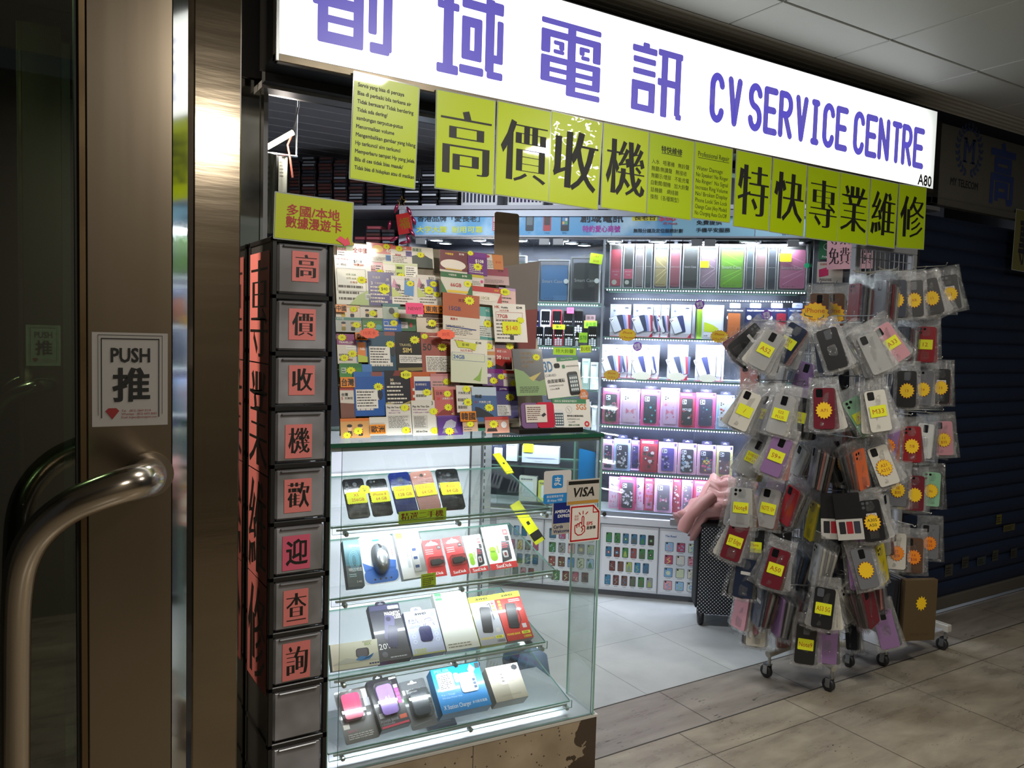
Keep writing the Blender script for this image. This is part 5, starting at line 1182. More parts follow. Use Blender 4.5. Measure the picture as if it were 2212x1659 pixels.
sim(Q1, 135, 1235, 252, 1485, '#d8d0c4', '#b04038', .12, [('台灣', .1, .74, .11, KK, 'bold'), ('5', .08, .62, .12, KR, 'bold'), ('天無限', .3, .62, .09, KK, '')], 'white Taiwan five-day card above a brown photo', None, tri('#7a4a3c', [(0, 0), (1, 0), (1, .45), (0, .48)]), lines_=0)
cn(Q1, 133, 1160, 247, 1242, '台灣', 'orange label reading Taiwan at the board left edge')
sim(Q1, 248, 1118, 507, 1470, '#1f5aa8', '#2a68b4', .12, [('東南亞 10天 4G 10GB', .08, .56, .045, KK, '')], 'bright blue card with a white data table, lower left of the board', [(.75, .66, .017, '85')], both(tri('#8a4a44', [(.55, .9), (.9, .9), (.9, 1), (.55, 1)]), WL(.05, .17, .72, .6), ellx('#15203c', .8, .48, .08, .12)), lines_=2)
sim(Q1, 493, 1108, 708, 1395, '#23242c', None, 0, [('30', .2, .74, .1, '#e0c8a0', 'bold'), ('熱點75GB', .2, .64, .07, KW, 'bold'), ('4G', .76, .06, .11, KK, 'bold')], 'black 4G card with a yellow cloud tag priced $120', None, both(tri('#7a2a24', [(.3, .85), (.7, .85), (.6, 1), (.4, 1)]), tri('#b8a860', [(0, .0), (1, .0), (1, .18), (.5, .04), (0, .12)]), lambda mb, w, h, y: (mb.cloud(w * .8, h * .88, w * .22, h * .12, y - .001, YTAG, 6), mb.text('$120', w * .8, h * .88, h * .10, y - .0014, INK, 'c'))))
sim(Q1, 695, 1118, 905, 1352, '#b8442c', '#c06030', .15, [], 'orange red card mostly covered by a white and blue card', None, tri('#c9a060', [(.6, 0), (1, 0), (1, .6), (.8, .6)]), lines_=2)
sim(Q1, 725, 1155, 862, 1345, '#e2e0da', None, 0, [('歐洲數據王', .08, .66, .1, KW, '')], 'white and navy Europe data card in the lower middle', [(.7, .33, .016, '99')], tri('#2c3f7c', [(.03, .42), (.97, .42), (.97, .8), (.03, .8)]), lines_=2)
sim(Q1, 850, 1132, 1082, 1240, '#cf9a9a', '#c08080', .2, [], 'pale pink strip above the Japan card', [(.55, .4, .015, '5')], lines_=2)
sim(Q1, 503, 1375, 703, 1622, '#dcd7cc', None, 0, [('Pay As You Go', .05, .9, .085, KK, 'bold'), ('3000 minutes', .2, .80, .055, '#8a2a8a', ''), ('3000 texts + 5GB', .1, .72, .055, '#8a2a8a', '')], 'white Pay As You Go card, left of the two at the bottom', [(.75, .88, .016, '7'), (.75, .15, .016, '9')], lab('#cdc8be', .05, .2, .95, .65, 10), lines_=0)
sim(Q1, 708, 1345, 913, 1625, '#dcd7cc', None, 0, [('Pay As You Go.', .05, .83, .08, KK, 'bold'), ('3', .78, .92, .15, '#444', ''), ('With 3000 minutes', .05, .74, .055, '#8a2a8a', ''), ('+ 3000 texts + 12GB', .05, .66, .055, '#8a2a8a', ''), ('All-in-One', .12, .12, .08, KK, 'bold')], 'white Pay As You Go card, right of the two at the bottom', [(.85, .68, .016, '2'), (.85, .13, .016, '1')], lab('#c2bcb2', .05, .2, .6, .58, 9), lines_=0)
sim(Q1, 888, 1238, 1062, 1472, '#c46a6a', '#d08880', .1, [('日本', .1, .78, .12, KK, ''), ('10', .12, .6, .12, '#d8302c', 'bold'), ('天無限上網', .35, .6, .08, KW, ''), ('4G', .72, .08, .1, '#e8d0a0', 'bold')], 'pink Japan card with a pagoda', [(.6, .76, .015, '9'), (.6, .3, .016, '8')], tri('#8a3a34', [(.05, .05), (.9, .05), (.7, .2), (.5, .26), (.3, .2)]), lines_=0)
sim(Q1, 135, 1488, 372, 1645, '#cf9a5c', '#d9762c', .15, [], 'orange card with two dark-haired figures, bottom left of the board', [(.2, .15, .014, '4'), (.58, .35, .016, '6')], fig('#2a2420', '#4a3a30'), lines_=0)
sim(Q1, 366, 1478, 505, 1625, '#d8d2c4', None, 0, [], 'cream card behind the orange Europe label', lines_=3)
cn(Q1, 370, 1538, 492, 1612, '歐洲', 'orange label reading Europe at the board bottom')
sim(Q1, 908, 1465, 1108, 1622, '#5c3a80', '#6a4a90', .1, [], 'violet card with a grey statue at the board bottom', [(.45, .2, .017, '8')], both(tri('#a8a4b0', [(.2, .35), (.35, .7), (.55, .8), (.75, .65), (.7, .4), (.5, .3)]), tri('#7a7488', [(.15, .1), (.8, .1), (.7, .35), (.25, .35)])), lines_=0)
# right half of the board
sim(Q2, 195, 180, 262, 330, '#9ab84c', None, 0, [('28', .1, .6, .2, KW, 'bold')], 'narrow green strip behind the purple $108 card', [(.5, .3, .014, '5')], lines_=0)
sim(Q2, 348, 285, 553, 425, '#c0a0a0', '#8a3048', .5, [('$108', .6, .8, .16, '#3a1a20', '')], 'wine-coloured photo card at the board right edge', None, None)
sim(Q2, 350, 185, 507, 302, '#d9d2c8', None, 0, [('$100', .62, .5, .2, KR, '')], 'white card with an orange right half, top right of the board', None, both(tri('#c87a3c', [(.5, 0), (1, 0), (1, 1), (.45, 1)]), ellx('#c02a3a', .2, .85, .14, .1)))
sim(Q2, 0, 150, 218, 322, '#d6cec2', None, 0, [('中國萬眾', .2, .84, .1, '#e8c02c', 'bold'), ('$198', .7, .9, .12, KW, 'bold')], 'maroon card with a white oval and price $198', None, both(tri('#6a2028', [(0, .62), (1, .62), (1, 1), (0, 1)]), tri('#6a2028', [(0, .1), (1, .1), (1, .62), (0, .62)]), ellx('#e6ddd0', .48, .36, .46, .24), tri('#c9a83c', [(.2, .12), (.8, .12), (.8, .18), (.2, .18)])), .06, lines_=0)
sim(Q2, 243, 338, 350, 432, '#dad2c8', '#c9b83c', .3, [], 'small white leaflet with a pink dot under the purple card', None, ellx('#d03a80', .85, .4, .1, .14), .05, lines_=3)
sim(Q2, 225, 165, 378, 342, '#6a2a7c', '#7a348c', .2, [('$108', .38, .62, .2, KW, 'bold')], 'purple card priced $108 near the board top right', [(.5, .36, .018, '88'), (.14, .93, .012, '5')], None, .05)
sim(Q2, 10, 325, 260, 492, '#d8d4c6', '#2c6a3a', .25, [('66GB', .30, .42, .24, KR, 'bold'), ('中國聯通', .25, .88, .1, KW, ''), ('$198', .68, .88, .12, KW, 'bold')], 'green bordered card reading 66GB in red', [(.85, .52, .016, '85')], both(tri('#2c6a3a', [(0, 0), (.2, 0), (0, .6)]), tri('#2c6a3a', [(1, 0), (.8, 0), (1, .6)]), tri('#e0c02c', [(.2, .05), (.85, .05), (.85, .16), (.2, .16)])), .04, lines_=0)
sim(Q2, 475, 448, 605, 582, '#d9b0a8', '#b08ac0', .15, [], 'pink card with a yellow cloud tag priced $55', None, lambda mb, w, h, y: (mb.cloud(w * .35, h * .75, w * .3, h * .22, y - .001, YTAG, 6), mb.text('$55', w * .35, h * .75, h * .2, y - .0014, INK, 'c')), .05, lines_=2)
sim(Q2, 262, 438, 492, 578, '#d8d0c4', '#b8302c', .3, [('110GB', .22, .36, .24, '#b8b01c', 'bold'), ('$228', .75, .86, .13, '#e8c02c', 'bold')], 'red bordered card reading 110GB', None, both(tri('#b8302c', [(.8, 0), (1, 0), (1, .8)]), ellx('#e6ddd0', .46, .42, .42, .22)), .05, lines_=0)
sim(Q2, 282, 598, 438, 862, '#cfd6d0', '#58a098', .28, [('4G', .55, .9, .1, KW, ''), ('$118', .5, .6, .08, KK, 'bold')], 'white card with a teal 4G header, right half of the board', [(.65, .5, .018, '85')], tri('#4a9088', [(0, 0), (1, 0), (1, .08), (0, .12)]), .05, lines_=6)
sim(Q2, 25, 490, 318, 842, '#d8d0c2', '#b05a30', .52, [('15GB', .17, .66, .13, '#2a2c68', 'bold'), ('萬眾', .42, .85, .08, '#7a2a1a', 'bold'), ('萬眾卡', .2, .42, .06, KR, 'bold')], 'tall card, rust orange above with a blue 15GB', [(.72, .87, .02, '88')], tri('#2c3f7c', [(.1, .24), (.9, .20), (.9, .225), (.1, .265)]), .06, lines_=6)
sim(Q2, 325, 862, 450, 1095, '#d0c8b8', '#cfc8b8', .1, [('$200', .4, .9, .09, '#7a2a5a', ''), ('$100', .35, .36, .1, KK, 'bold')], 'white two-part card between the 24GB card and the red USA card', [(.55, .78, .016, '5'), (.5, .18, .018, '7')], both(ellx('#c9504c', .4, .75, .2, .1), tri('#c08040', [(0, .48), (1, .5), (1, .62), (0, .6)]), tri('#3a5a80', [(0, .02), (1, .02), (1, .14), (0, .12)])), .04, lines_=0)
sim(Q2, 445, 888, 575, 1095, '#a8302c', '#5a3a4c', .2, [('美國 USA', .1, .68, .1, KW, ''), ('30', .08, .45, .2, KW, 'bold'), ('天無限', .42, .42, .11, KW, '')], 'red USA card with a dark skyline', [(.9, .9, .016, '6')], tri('#3a1a1c', [(0, 0), (1, 0), (1, .3), (.8, .15), (.6, .28), (.4, .1), (0, .2)]), .04, lines_=0)
sim(Q2, 88, 848, 380, 1198, '#d2d6bc', '#e0dccc', .35, [('24GB', .07, .58, .12, '#2a5a9a', 'bold'), ('HK Mobile', .1, .95, .05, KR, 'bold'), ('365天本地', .26, .73, .07, KR, ''), ('$248', .68, .93, .07, KK, 'bold')], 'pale green card reading 24GB with a yellow $140 ribbon tag', None, both(tri('#8ab04c', [(.6, .08), (.8, .05), (.85, .4), (.75, .2)]), lambda mb, w, h, y: fr_rect(mb, w * .03, h * .5, w * .93, h * .68, .0008, y, mat('#4a78a8', .5)), lambda mb, w, h, y: (mb.poly([(w * .12, h * .95), (w * .72, h * .9), (w * .66, h * .74), (w * .5, h * .79), (w * .2, h * .79)], y - .001, mat('#c8cc2c', .5)), mb.text('$140', w * .40, h * .865, h * .085, y - .0014, INK, 'c'))), .06, lift=.004, lines_=0)
sim(Q2, 340, 1090, 515, 1225, '#7a5a90', '#7a2a7a', .25, [], 'violet card with white speech bubbles beside the green flyer', [(.5, .3, .016, '8'), (.85, .55, .014, '6')], ellx('#d8d0e0', .3, .6, .12, .1), .04, lines_=0)
sim(Q2, 508, 1105, 615, 1232, '#d8d0c8', '#b83a34', .2, [('10', .1, .5, .22, KR, 'bold'), ('天無限', .45, .55, .14, KK, '')], 'white ten-day card with a red header under the USA card', [(.75, .2, .015, '5')], None, .03, lines_=0)
sim(Q2, 138, 1225, 275, 1440, '#d8d4cc', None, 0, [('天無限上網', .1, .72, .1, KK, '')], 'white unlimited data card left of the Korea six-day card', [(.6, .87, .016, '9'), (.65, .38, .018, '88')], tri('#3a7ab8', [(.3, .3), (.6, .55), (.95, .3)]), .02, lines_=2)
sim(Q2, 262, 1235, 458, 1510, '#4a6a98', '#b8c8d8', .25, [('韓國', .12, .72, .11, KK, 'bold'), ('6', .12, .56, .12, KR, 'bold'), ('天無限上網', .28, .56, .075, KW, '')], 'blue Korea six-day card with a dark roof', [(.68, .4, .018, '79')], tri('#2a2c34', [(.1, .12), (.9, .12), (.8, .2), (.3, .4), (.12, .42)]), .03, lift=.002, lines_=0)
sim(Q2, 438, 1232, 628, 1485, '#5c5a8a', '#4a2a6a', .15, [('JOYTEL', .25, .92, .08, KW, '')], 'violet and slate card with a white table at the right edge', [(.68, .66, .018, '85')], lab('#d9d8d4', .12, .08, .68, .42, 6), .02, lines_=0)
cn(Q2, 165, 1432, 292, 1512, '韓國', 'orange label reading Korea, lower right of the board')
sim(Q2, 185, 1495, 305, 1592, '#c9a488', '#c97a3c', .25, [], 'small tan strip under the orange Korea label', [(.5, .6, .014, '6')], lines_=2)
sim(Q2, 365, 1475, 556, 1605, '#c9917c', '#c04c44', .2, [], 'salmon card with a white animal at the board bottom right', [(.35, .55, .018, '85')], both(ellx('#e8e4e0', .78, .5, .12, .2), tri('#3a2c28', [(.05, .1), (.5, .1), (.45, .3), (.1, .3)])), lines_=0)
# loose tags in front of the cards
def ctag(Q, x0, y0, x1, y1, c, t, label, shape, tc=KR):
    v = -.068
    a = BRD.hit(*Q(x0, y1), v); b_ = BRD.hit(*Q(x1, y0), v); mb = MB(); w, h = b_.x - a.x, b_.z - a.z
    if shape == 'cloud': mb.cloud(w / 2, h / 2, w / 2, h / 2, -.001, mat(c, .5), 8)
    else: mb.rrect(0, 0, w, h, .004, -.001, mat(c, .5))
    mb.text(t, w / 2, h / 2, h * .42, -.0014, mat(tc, .5), 'c', w=w * .75); o = mb.build('paper_tag'); place(o, BRD, a.x, v + .004, a.z); tag(o, label, 'tag')
ctag(Q1, 655, 570, 792, 655, '#ee3a78', 'NEW!!', 'hot pink NEW tag beside the orange Southeast Asia label', 'r', '#8a1030')
ctag(Q1, 288, 768, 442, 850, '#f0603c', '10天卡', 'red-orange cloud tag over the dark teal card', 'cloud', '#c03018')
ctag(Q1, 900, 778, 1047, 858, '#f0603c', '30天', 'red-orange cloud tag over the big 50GB card', 'cloud', '#c03018')
# the 77GB card stands tilted in front of the board
def x77(mb, w, h, y):
    fr_rect(mb, w * .08, h * .58, w * .90, h * .78, .001, y, mat('#b0302c', .5)); mb.ragged(w * .26, h * .22, w * .80, h * .52, y - .0012, YTAG); mb.text('$140', w * .53, h * .37, h * .17, y - .0018, mat('#d8501c', .5), 'c'); mb.star(w * .82, h * .58, .016, .012, 10, y - .0012, YTAG, .7)
    mb.rrect(w * .46, h * .06, w * .58, h * .18, .001, y, mat('#3a3a38', .5))
sim(Q2, 440, 578, 700, 882, '#dcd7cc', None, 0, [('HK', .06, .91, .1, KR, 'bold'), ('Mobile', .26, .90, .07, KK, 'bold'), ('$248', .72, .91, .085, KK, 'bold'), ('365天本地', .2, .82, .06, KR, ''), ('77GB', .12, .67, .13, KR, 'bold')], 'white card reading 77GB with a yellow $140 tag, jutting over the board edge', None, x77, .0, lift=.010, lines_=6)
# odd pieces right of the board
o = MB(); o.add([(.0, 0, 0), (.05, 0, 0), (.085, .05, .40), (-.065, .05, .37)], [(0, 1, 2, 3)], mat('#6e6560', .5)); o.add([(.0, .004, 0), (.05, .004, 0), (.085, .054, .40), (-.065, .054, .37)], [(3, 2, 1, 0)], mat('#6e6560', .5)); o.add([(.002, -.001, .0), (.048, -.001, .0), (.070, .0275, .23), (-.035, .0275, .22)], [(0, 1, 2, 3)], mat('#7c3a34', .5))
o = o.build('cardboard_sheet'); place(o, CASE, .715, .185, 1.36); tag(o, 'grey and dark red cardboard sheet leaning behind the right edge of the SIM board', 'cardboard')
o = MB().slab(-.05, 0, .045, .2, .01, 0, .003, mat('#7a6a58', .7)).build('cardboard_sheet'); q = CASE.hit(1108, 590, .20); place(o, CASE, q.x, .24, q.z + .01, deg(3)); tag(o, 'brown cardboard cutout standing at the top right behind the SIM board', 'cardboard')
o = MB().slab(0, 0, .15, .30, .004, 0, .004, mat('#b9ae96', .6)).build('cardboard_sheet'); q = CASE.hit(1075, 745, .12); place(o, CASE, .655, .17, 1.185, deg(9), 0, deg(-3)); tag(o, 'beige card panel between the SIM board and the green flyer', 'cardboard')
# packages standing on the case right of the board
def std(px, v, lean, nm, label, cat, build, z=None, grp=None):
    bl, br, tl = px
    a = CASE.hit(*bl, v); b_ = CASE.hit(*br, v); ln = deg(lean)
    wb = CASE.w(a.x, v, a.z); pn = CASE.R @ Vector((0, -math.cos(ln), math.sin(ln)))
    t_ = CASE.loc(on_plane(*tl, wb, pn)); L = (t_ - a).dot(Vector((0, math.sin(ln), math.cos(ln)))); w = (b_ - a).length
    t = tag(empty(nm), label, cat, grp); build(t, w, L)
    place(t, CASE, a.x, v, z if z else a.z, ln, 0, -math.atan2(b_.z - a.z, b_.x - a.x) * .6); return t
def b_fly(t, w, L):
    mb = MB().box(0, w, -.003, 0, 0, L, mat('#23262a', .3, 0, 0, .8)); y = -.0035
    mb.poly([(0, 0), (w, 0), (w, L * .35), (w * .8, L * .30), (w * .55, L * .36), (w * .3, L * .52), (0, L * .58)], y, mat('#7c9a62', .4, 0, 0, .5)); mb.poly([(w * .45, L * .38), (w * .9, L * .5), (w * .6, L * .3)], y - .0003, mat('#b8a85a', .4))
    for i in range(4): mb.text(('本地數據卡', '無限上網', '$0 本地通話', '免登記')[i], w * .25, L * (.9 - .09 * i), L * .06, y - .0003, mat('#a58a62', .5), w=w * .65)
    mb.star(w * .78, L * .82, .016, .013, 11, y - .0006, YTAG, .7); mb.text('68', w * .78, L * .82, .010, y - .001, mat(KR, .5), 'c'); mb.lines(w * .12, L * .06, w * .8, L * .2, 4, y - .0003, mat('#3a4a34', .5)); mb.build('card', t)
std((Q2(612, 1272), Q2(850, 1265), Q2(568, 897)), .045, 15, 'sim_card_pack', 'dark and green SIM card flyer standing in front of the red and purple cases', 'SIM card', b_fly, 1.30)
def b_two(t, w, L):
    y = -.012
    MB().slab(0, 0, w * .52, L, .012, y, -.002, mat('#7a5a86', .3)).build('purple_case', t); MB().slab(w * .46, 0, w, L * 1.02, .012, y - .001, -.001, mat('#c0183c', .3)).build('red_case', t)
    mb = MB(); mb.box(w * .12, w * .76, y - .003, y - .0015, L * .22, L * .92, mat('#d9d0c6', .4)); mb.lines(w * .16, L * .3, w * .6, L * .85, 7, y - .0034, mat('#6a4a44', .5)); mb.poly([(w * .58, L * .5), (w * .68, L * .6), (w * .74, L * .52), (w * .64, L * .42)], y - .0034, mat('#2a2c34', .4)); mb.build('white_card', t)
std((Q2(645, 1542), Q2(905, 1535), Q2(622, 1340)), .03, 12, 'phone_case_pack', 'purple and red flip cases with a white card, standing on the case', 'phone case', b_two, 1.195)
MB_ = MB().box(0, .245, 0, .07, 0, .018, BLACK, .002)
o = MB_.build('black_tray'); q = CASE.hit(*Q2(632, 1600), .02); place(o, CASE, q.x, .018, 1.1765); tag(o, 'black low tray on the case top holding the red case and protector packs', 'tray')
def prot(cut, wh):
    def f(t, w, L):
        G_ = mat('#2a7a4a', .4); mb = MB().box(0, w, -.006, 0, 0, L, mat('#dcdad4', .4)); y = -.0065
        if wh == 1:
            mb.rect(w * .4, L * .90, w, L, y, G_); mb.text('Phone 7 & 7 Plus', w * .52, L * .95, L * .05, y - .0003, WHITE, w=w * .42); mb.fit('3D', w * .02, L * .66, w * .26, L * .93, y, mat('#2c6a9a', .4), 'heavy'); mb.text('CURVED', w * .02, L * .58, L * .085, y, mat('#2a3a4c', .5), w=w * .3)
            mb.rrect(w * .30, L * .74, w * .46, L * .86, .006, y, INK); mb.rrect(w * .52, L * .72, w * .6, L * .81, .002, y, G_); mb.text('AMAZINGthing', w * .62, L * .765, L * .06, y, INK, w=w * .36); mb.text('曲面玻璃貼', w * .06, L * .43, L * .10, y, INK, style='bold', w=w * .5); mb.text('SUPREMEGLASS', w * .08, L * .32, L * .06, y, mat('#555', .5), w=w * .5); mb.text('0.3mm極薄', w * .1, L * .24, L * .055, y, mat('#555', .5), w=w * .4)
            mb.slab(w * .62, L * .05, w * .90, L * .62, .008, y - .003, y, mat('#15171a', .2)); mb.rect(w * .64, L * .12, w * .88, L * .54, y - .0035, mat('#3a4a52', .3))
            for i in range(4):
                for j in range(4): mb.rrect(w * (.655 + .056 * i), L * (.15 + .095 * j), w * (.695 + .056 * i), L * (.21 + .095 * j), .001, y - .004, mat('#c9d2d4', .4))
            mb.rect(0, 0, w, L * .02, y, G_)
        else:
            mb.rect(0, L * .84, w * .9, L, y, G_); mb.text('達高3倍 螢幕最強手機配件', w * .05, L * .92, L * .09, y - .0003, WHITE, w=w * .6); mb.slab(w * .0, 0, w * .26, L * .62, .008, y - .003, y, mat('#d9dadb', .2)); mb.rect(w * .015, L * .06, w * .245, L * .5, y - .0035, mat('#2c4450', .3))
            for i in range(4):
                for j in range(4): mb.rrect(w * (.025 + .055 * i), L * (.1 + .095 * j), w * (.065 + .055 * i), L * (.16 + .095 * j), .001, y - .004, mat('#c9d2d4', .4))
            mb.ring(w * .42, L * .62, L * .12, L * .125, y, mat('#333', .5)); mb.stroke([(w * .38, L * .68), (w * .42, L * .62), (w * .44, L * .56)], .001, y, INK); mb.fit('SGS', w * .62, L * .62, w * .9, L * .82, y, mat('#c8701c', .4), 'bold'); mb.text('雙效能全覆蓋玻璃貼', w * .36, L * .40, L * .075, y, INK, w=w * .52, style='bold'); mb.text('SUPREMEGLASS', w * .36, L * .29, L * .075, y, mat('#555', .5), w=w * .5); mb.text('0.2mm極薄', w * .38, L * .19, L * .06, y, mat('#555', .5)); mb.text('超值100天保養', w * .38, L * .08, L * .07, y, mat('#2a5a34', .5), w=w * .38, style='bold'); mb.ring(w * .88, L * .12, .004, .010, y, mat('#c8202c', .4))
        mb.build('carton', t)
        if wh == 1: MB().ell(w * .98, L * .02, .018, .020, -.0085, mat('#c9702c', .4), 24).text('3倍', w * .98, L * .05, .012, -.009, WHITE, 'c').text('耐衝擊', w * .98, L * -.02, .009, -.009, WHITE, 'c').build('sticker', t)
    return f
std((Q2(905, 1540), Q2(1200, 1545), Q2(862, 1312)), .03, 14, 'screen_protector_box', 'white screen protector carton marked SGS in orange, the lower one', 'box', prot(0, 2), 1.195)
std((Q2(858, 1325), Q2(1145, 1275), Q2(835, 1000)), .055, 14, 'screen_protector_box', 'white screen protector carton marked 3D CURVED, the upper one', 'box', prot(0, 1), 1.285)
# ------------------------------------------------------------------ the lit glass cabinet standing across the back corner of the shop
cab = tag(empty('wall_cabinet', CAB.o, (0, 0, CAB.rz)), 'brightly lit glass wall cabinet of phone accessories across the back corner', 'cabinet')
S0, S1, CD = -1.19, 1.075, .40
CW = mat('#c3c6cc', .4); CG = mat('#8d9096', .4, .3)
mb = MB().box(S0, S1 + .02, .03, CD, .0, .03, mat('#6c6e74', .6)).box(S0, S1 + .02, .012, CD, .03, .425, mat('#b3b6bd', .5)).box(S0, S1 + .02, -.012, CD, .425, .47, CW, .004).box(S0, S1 + .02, .0, .03, .47, .495, mat('#8f959e', .3, .5))
mb.build('base', cab)
for a, c in ((-.62, -.335), (-.33, -.005), (.0, .330), (.336, .72), (.726, S1)):
    MB().box(a, c, .0, .012, .035, .42, mat('#c9cbd0', .45), .002).build('door', cab)
MB().box(S0, S1 + .02, CD - .01, CD, .47, 2.06, m_metal('perforated_back', '#4a4d57', .35)).build('back_panel', cab)
MB().box(S0, S1 + .02, .0, CD, 2.05, 2.075, m_metal('cabinet_top', '#9da1a8', .25)).build('top', cab)
MB().box(S1, S1 + .012, .0, CD, .47, 2.05, GLASS).build('side_glass', cab)
mb = MB()
for s_ in (S0, -.03): mb.box(s_ - .012, s_ + .0, -.003, .012, .47, 2.05, mat('#aab4bc', .25, .4))
for s_ in (S0, -.03): MB().box(s_ - .012, s_ + .0, -.003, .012, .47, 2.05, mat('#aab4bc', .25, .4)).build('upright', cab)
for a, c in ((-.025, .50), (.505, S1), (-.62, -.045)):
    pane(MB(), a, c, -.002, .003, .495, 2.03, 'y').build('glass_door', cab)
for x, z in ((.475, 2.035), (.545, 2.035), (.985, 2.035), (-.38, 2.035), (-.30, 2.035), (-1.12, 2.035), (.42, .462), (.50, .462)):
    MB().box(x - .03, x + .03, -.018, .006, z - .018, z + .018, mat('#8d8f92', .35, .5), .002).build('door_clamp', cab)
MB().cyl((-.012 + .03, -.016, .482), 'y', .012, .012, CHROME).build('lock', cab)
RZ = [1.780, 1.503, 1.263, .997, .728]
LZ = [1.690, 1.437, 1.19, .95]
def led_line(mb, a, c, z, y=.004):
    n = int((c - a) / .0145)
    for i in range(n): x = a + (i + .5) * (c - a) / n; mb.box(x - .0032, x + .0032, y - .003, y + .001, z - .004, z + .002, LIGHTLINE)
for k, z in enumerate(RZ):
    pane(MB(), -.025, S1 - .005, .006, CD - .02, z - .008, z, 'z').build('glass_shelf', cab)
    mb = MB(); led_line(mb, -.02, (S1 - .01) if k < 3 else .78, z - .011, .010); mb.build('led_strip', cab)['kind'] = 'stuff'
    area('cabinet_led', CAB.w(.5, .016, z - .016), CAB.w(.5, .17, z - .24), 1.0, .012, (6, 11, 11, 9, 7)[k], ((.80, .86, 1.0), (.78, .84, 1.0), (.72, .78, 1.0), (.66, .70, 1.0), (.66, .68, 1.0))[k], 160)
for k, z in enumerate(LZ):
    pane(MB(), S0 + .01, -.05, .006, CD - .02, z - .008, z, 'z').build('glass_shelf', cab)
    if k < 2:
        mb = MB(); led_line(mb, -.62, -.06, z - .011, .010); mb.build('led_strip', cab)['kind'] = 'stuff'
    area('cabinet_led', CAB.w(-.45, .016, z - .016), CAB.w(-.45, .17, z - .24), .7, .012, 3, (.80, .88, 1.0), 160)
mb = MB(); led_line(mb, .0, 1.05, RZ[0] - .045, .34); mb.build('led_strip', cab)['kind'] = 'stuff'
LAMP = mat('#f4f8ff', .4, 0, 9.0)
for x, y in ((940, 517), (962, 525), (1030, 516), (1053, 526), (1120, 516), (1212, 518), (1235, 525), (1262, 529), (1325, 517), (1330, 525), (1420, 517), (1530, 514), (1623, 514), (1625, 523), (1732, 513)):
    p = CAB.loc(on_z(x, y, 2.049)); p.y = min(max(p.y, .05), CD - .05)
    d = MB().lathe([(.052, .002), (.05, -.006), (.040, -.006), (.038, .0)], (p.x, p.y, 2.049), mat('#b9bcc0', .25, .8), 24).build('downlight', cab)
    MB().cyl((p.x, p.y, 2.0465), 'z', .038, .003, LAMP, 24).build('diffuser', d)
area('cabinet_downlights', CAB.w(.52, .05, 2.035), CAB.w(.52, .08, 1.5), .95, .06, 20, LED)
area('cabinet_downlights', CAB.w(-.55, .05, 2.035), CAB.w(-.55, .08, 1.5), .95, .06, 14, LED)
# header light box with sky-blue banners
hd = tag(empty('header_banner', CAB.o, (0, 0, CAB.rz)), 'sky blue printed banner of bar phones along the cabinet top', 'banner')
m, nt, b, out, N, L = nodes('sky_print')
b.inputs['Roughness'].default_value = .3; tc = N('ShaderNodeTexCoord'); nz = N('ShaderNodeTexNoise'); nz.inputs['Scale'].default_value = 4; nz.inputs['Detail'].default_value = 5; L(tc, 'Object', nz, 'Vector')
rp = N('ShaderNodeValToRGB'); L(nz, 'Fac', rp, 0); rp.color_ramp.elements[0].position = .5; rp.color_ramp.elements[1].position = .75; rp.color_ramp.elements[0].color = lin('#5f9cc8'); rp.color_ramp.elements[1].color = lin('#c2dcea'); L(rp, 0, b, 'Base Color')
SKY = m
mb = MB().box(S0, S1 + .22, .0, .06, 2.072, 2.195, mat('#8b95a0', .4)).box(S0 - .01, S1 + .23, -.012, .0, 2.18, 2.215, mat('#9ba0aa', .4, .3)).box(S0 - .01, S1 + .23, -.008, .0, 2.062, 2.072, mat('#9ba0aa', .4, .3))
mb.build('frame', hd)
Q5 = lambda x, y: (860 + x / 4.809, 420 + y / 4.809)
def bpt(Q, x, y): p = CAB.hit(*Q(x, y), -.003); return p.x, p.z
def btext(mb, Q, t, x0, y0, x1, y1, c, st='bold'):
    a = bpt(Q, x0, y1); d = bpt(Q, x1, y0); mb.fit(t, a[0], a[1], d[0], d[1], -.004, mat(c, .5), st)
mb = MB().rect(S0 + .004, 2.072, -.0, 2.182, -.002, SKY)
btext(mb, Q5, '香港品牌「愛長老」', 195, 215, 850, 285, '#15202a'); btext(mb, Q5, '大字大聲  耐用可靠', 190, 330, 880, 398, '#c8cf4a')
for i, (x0, x1, c1, c2, t) in enumerate(((980, 1055, '#b04a5c', '#e9e6ea', 'K101'), (1148, 1228, '#b7a4b4', '#23252b', 'HK602'), (1322, 1412, '#23303a', '#5a6a70', 'P9'), (1505, 1592, '#a03038', '#2a1a1c', 'W620'), (1688, 1778, '#16181c', '#2a5a8a', '原點1'))):
    a = bpt(Q5, x0, 380); d = bpt(Q5, x1, 205); mb.rrect(a[0], a[1], d[0], d[1], .006, -.0032, mat(c1, .4)); w, h = d[0] - a[0], d[1] - a[1]
    mb.rrect(a[0] + w * .14, a[1] + h * (.55 if i == 0 else .35), d[0] - w * .14, d[1] - h * .1, .002, -.0038, mat(c2, .4))
    if i == 0:
        for r in range(4):
            for q in range(3): mb.rrect(a[0] + w * (.14 + .26 * q), a[1] + h * (.06 + .11 * r), a[0] + w * (.34 + .26 * q), a[1] + h * (.13 + .11 * r), .001, -.0038, mat('#e2c4cc', .4))
    if i == 4:
        for r, cc in enumerate(('#c9a060', '#3a9a5a', '#3a8ac0', '#c9c9c9')): mb.rrect(a[0] + w * (.18 + .34 * (r % 2)), a[1] + h * (.4 + .2 * (r // 2)), a[0] + w * (.46 + .34 * (r % 2)), a[1] + h * (.57 + .2 * (r // 2)), .001, -.0042, mat(cc, .4))
    mb.text(t, (a[0] + d[0]) / 2, a[1] - .011, .012, -.004, mat('#2a6a98', .5), 'c')
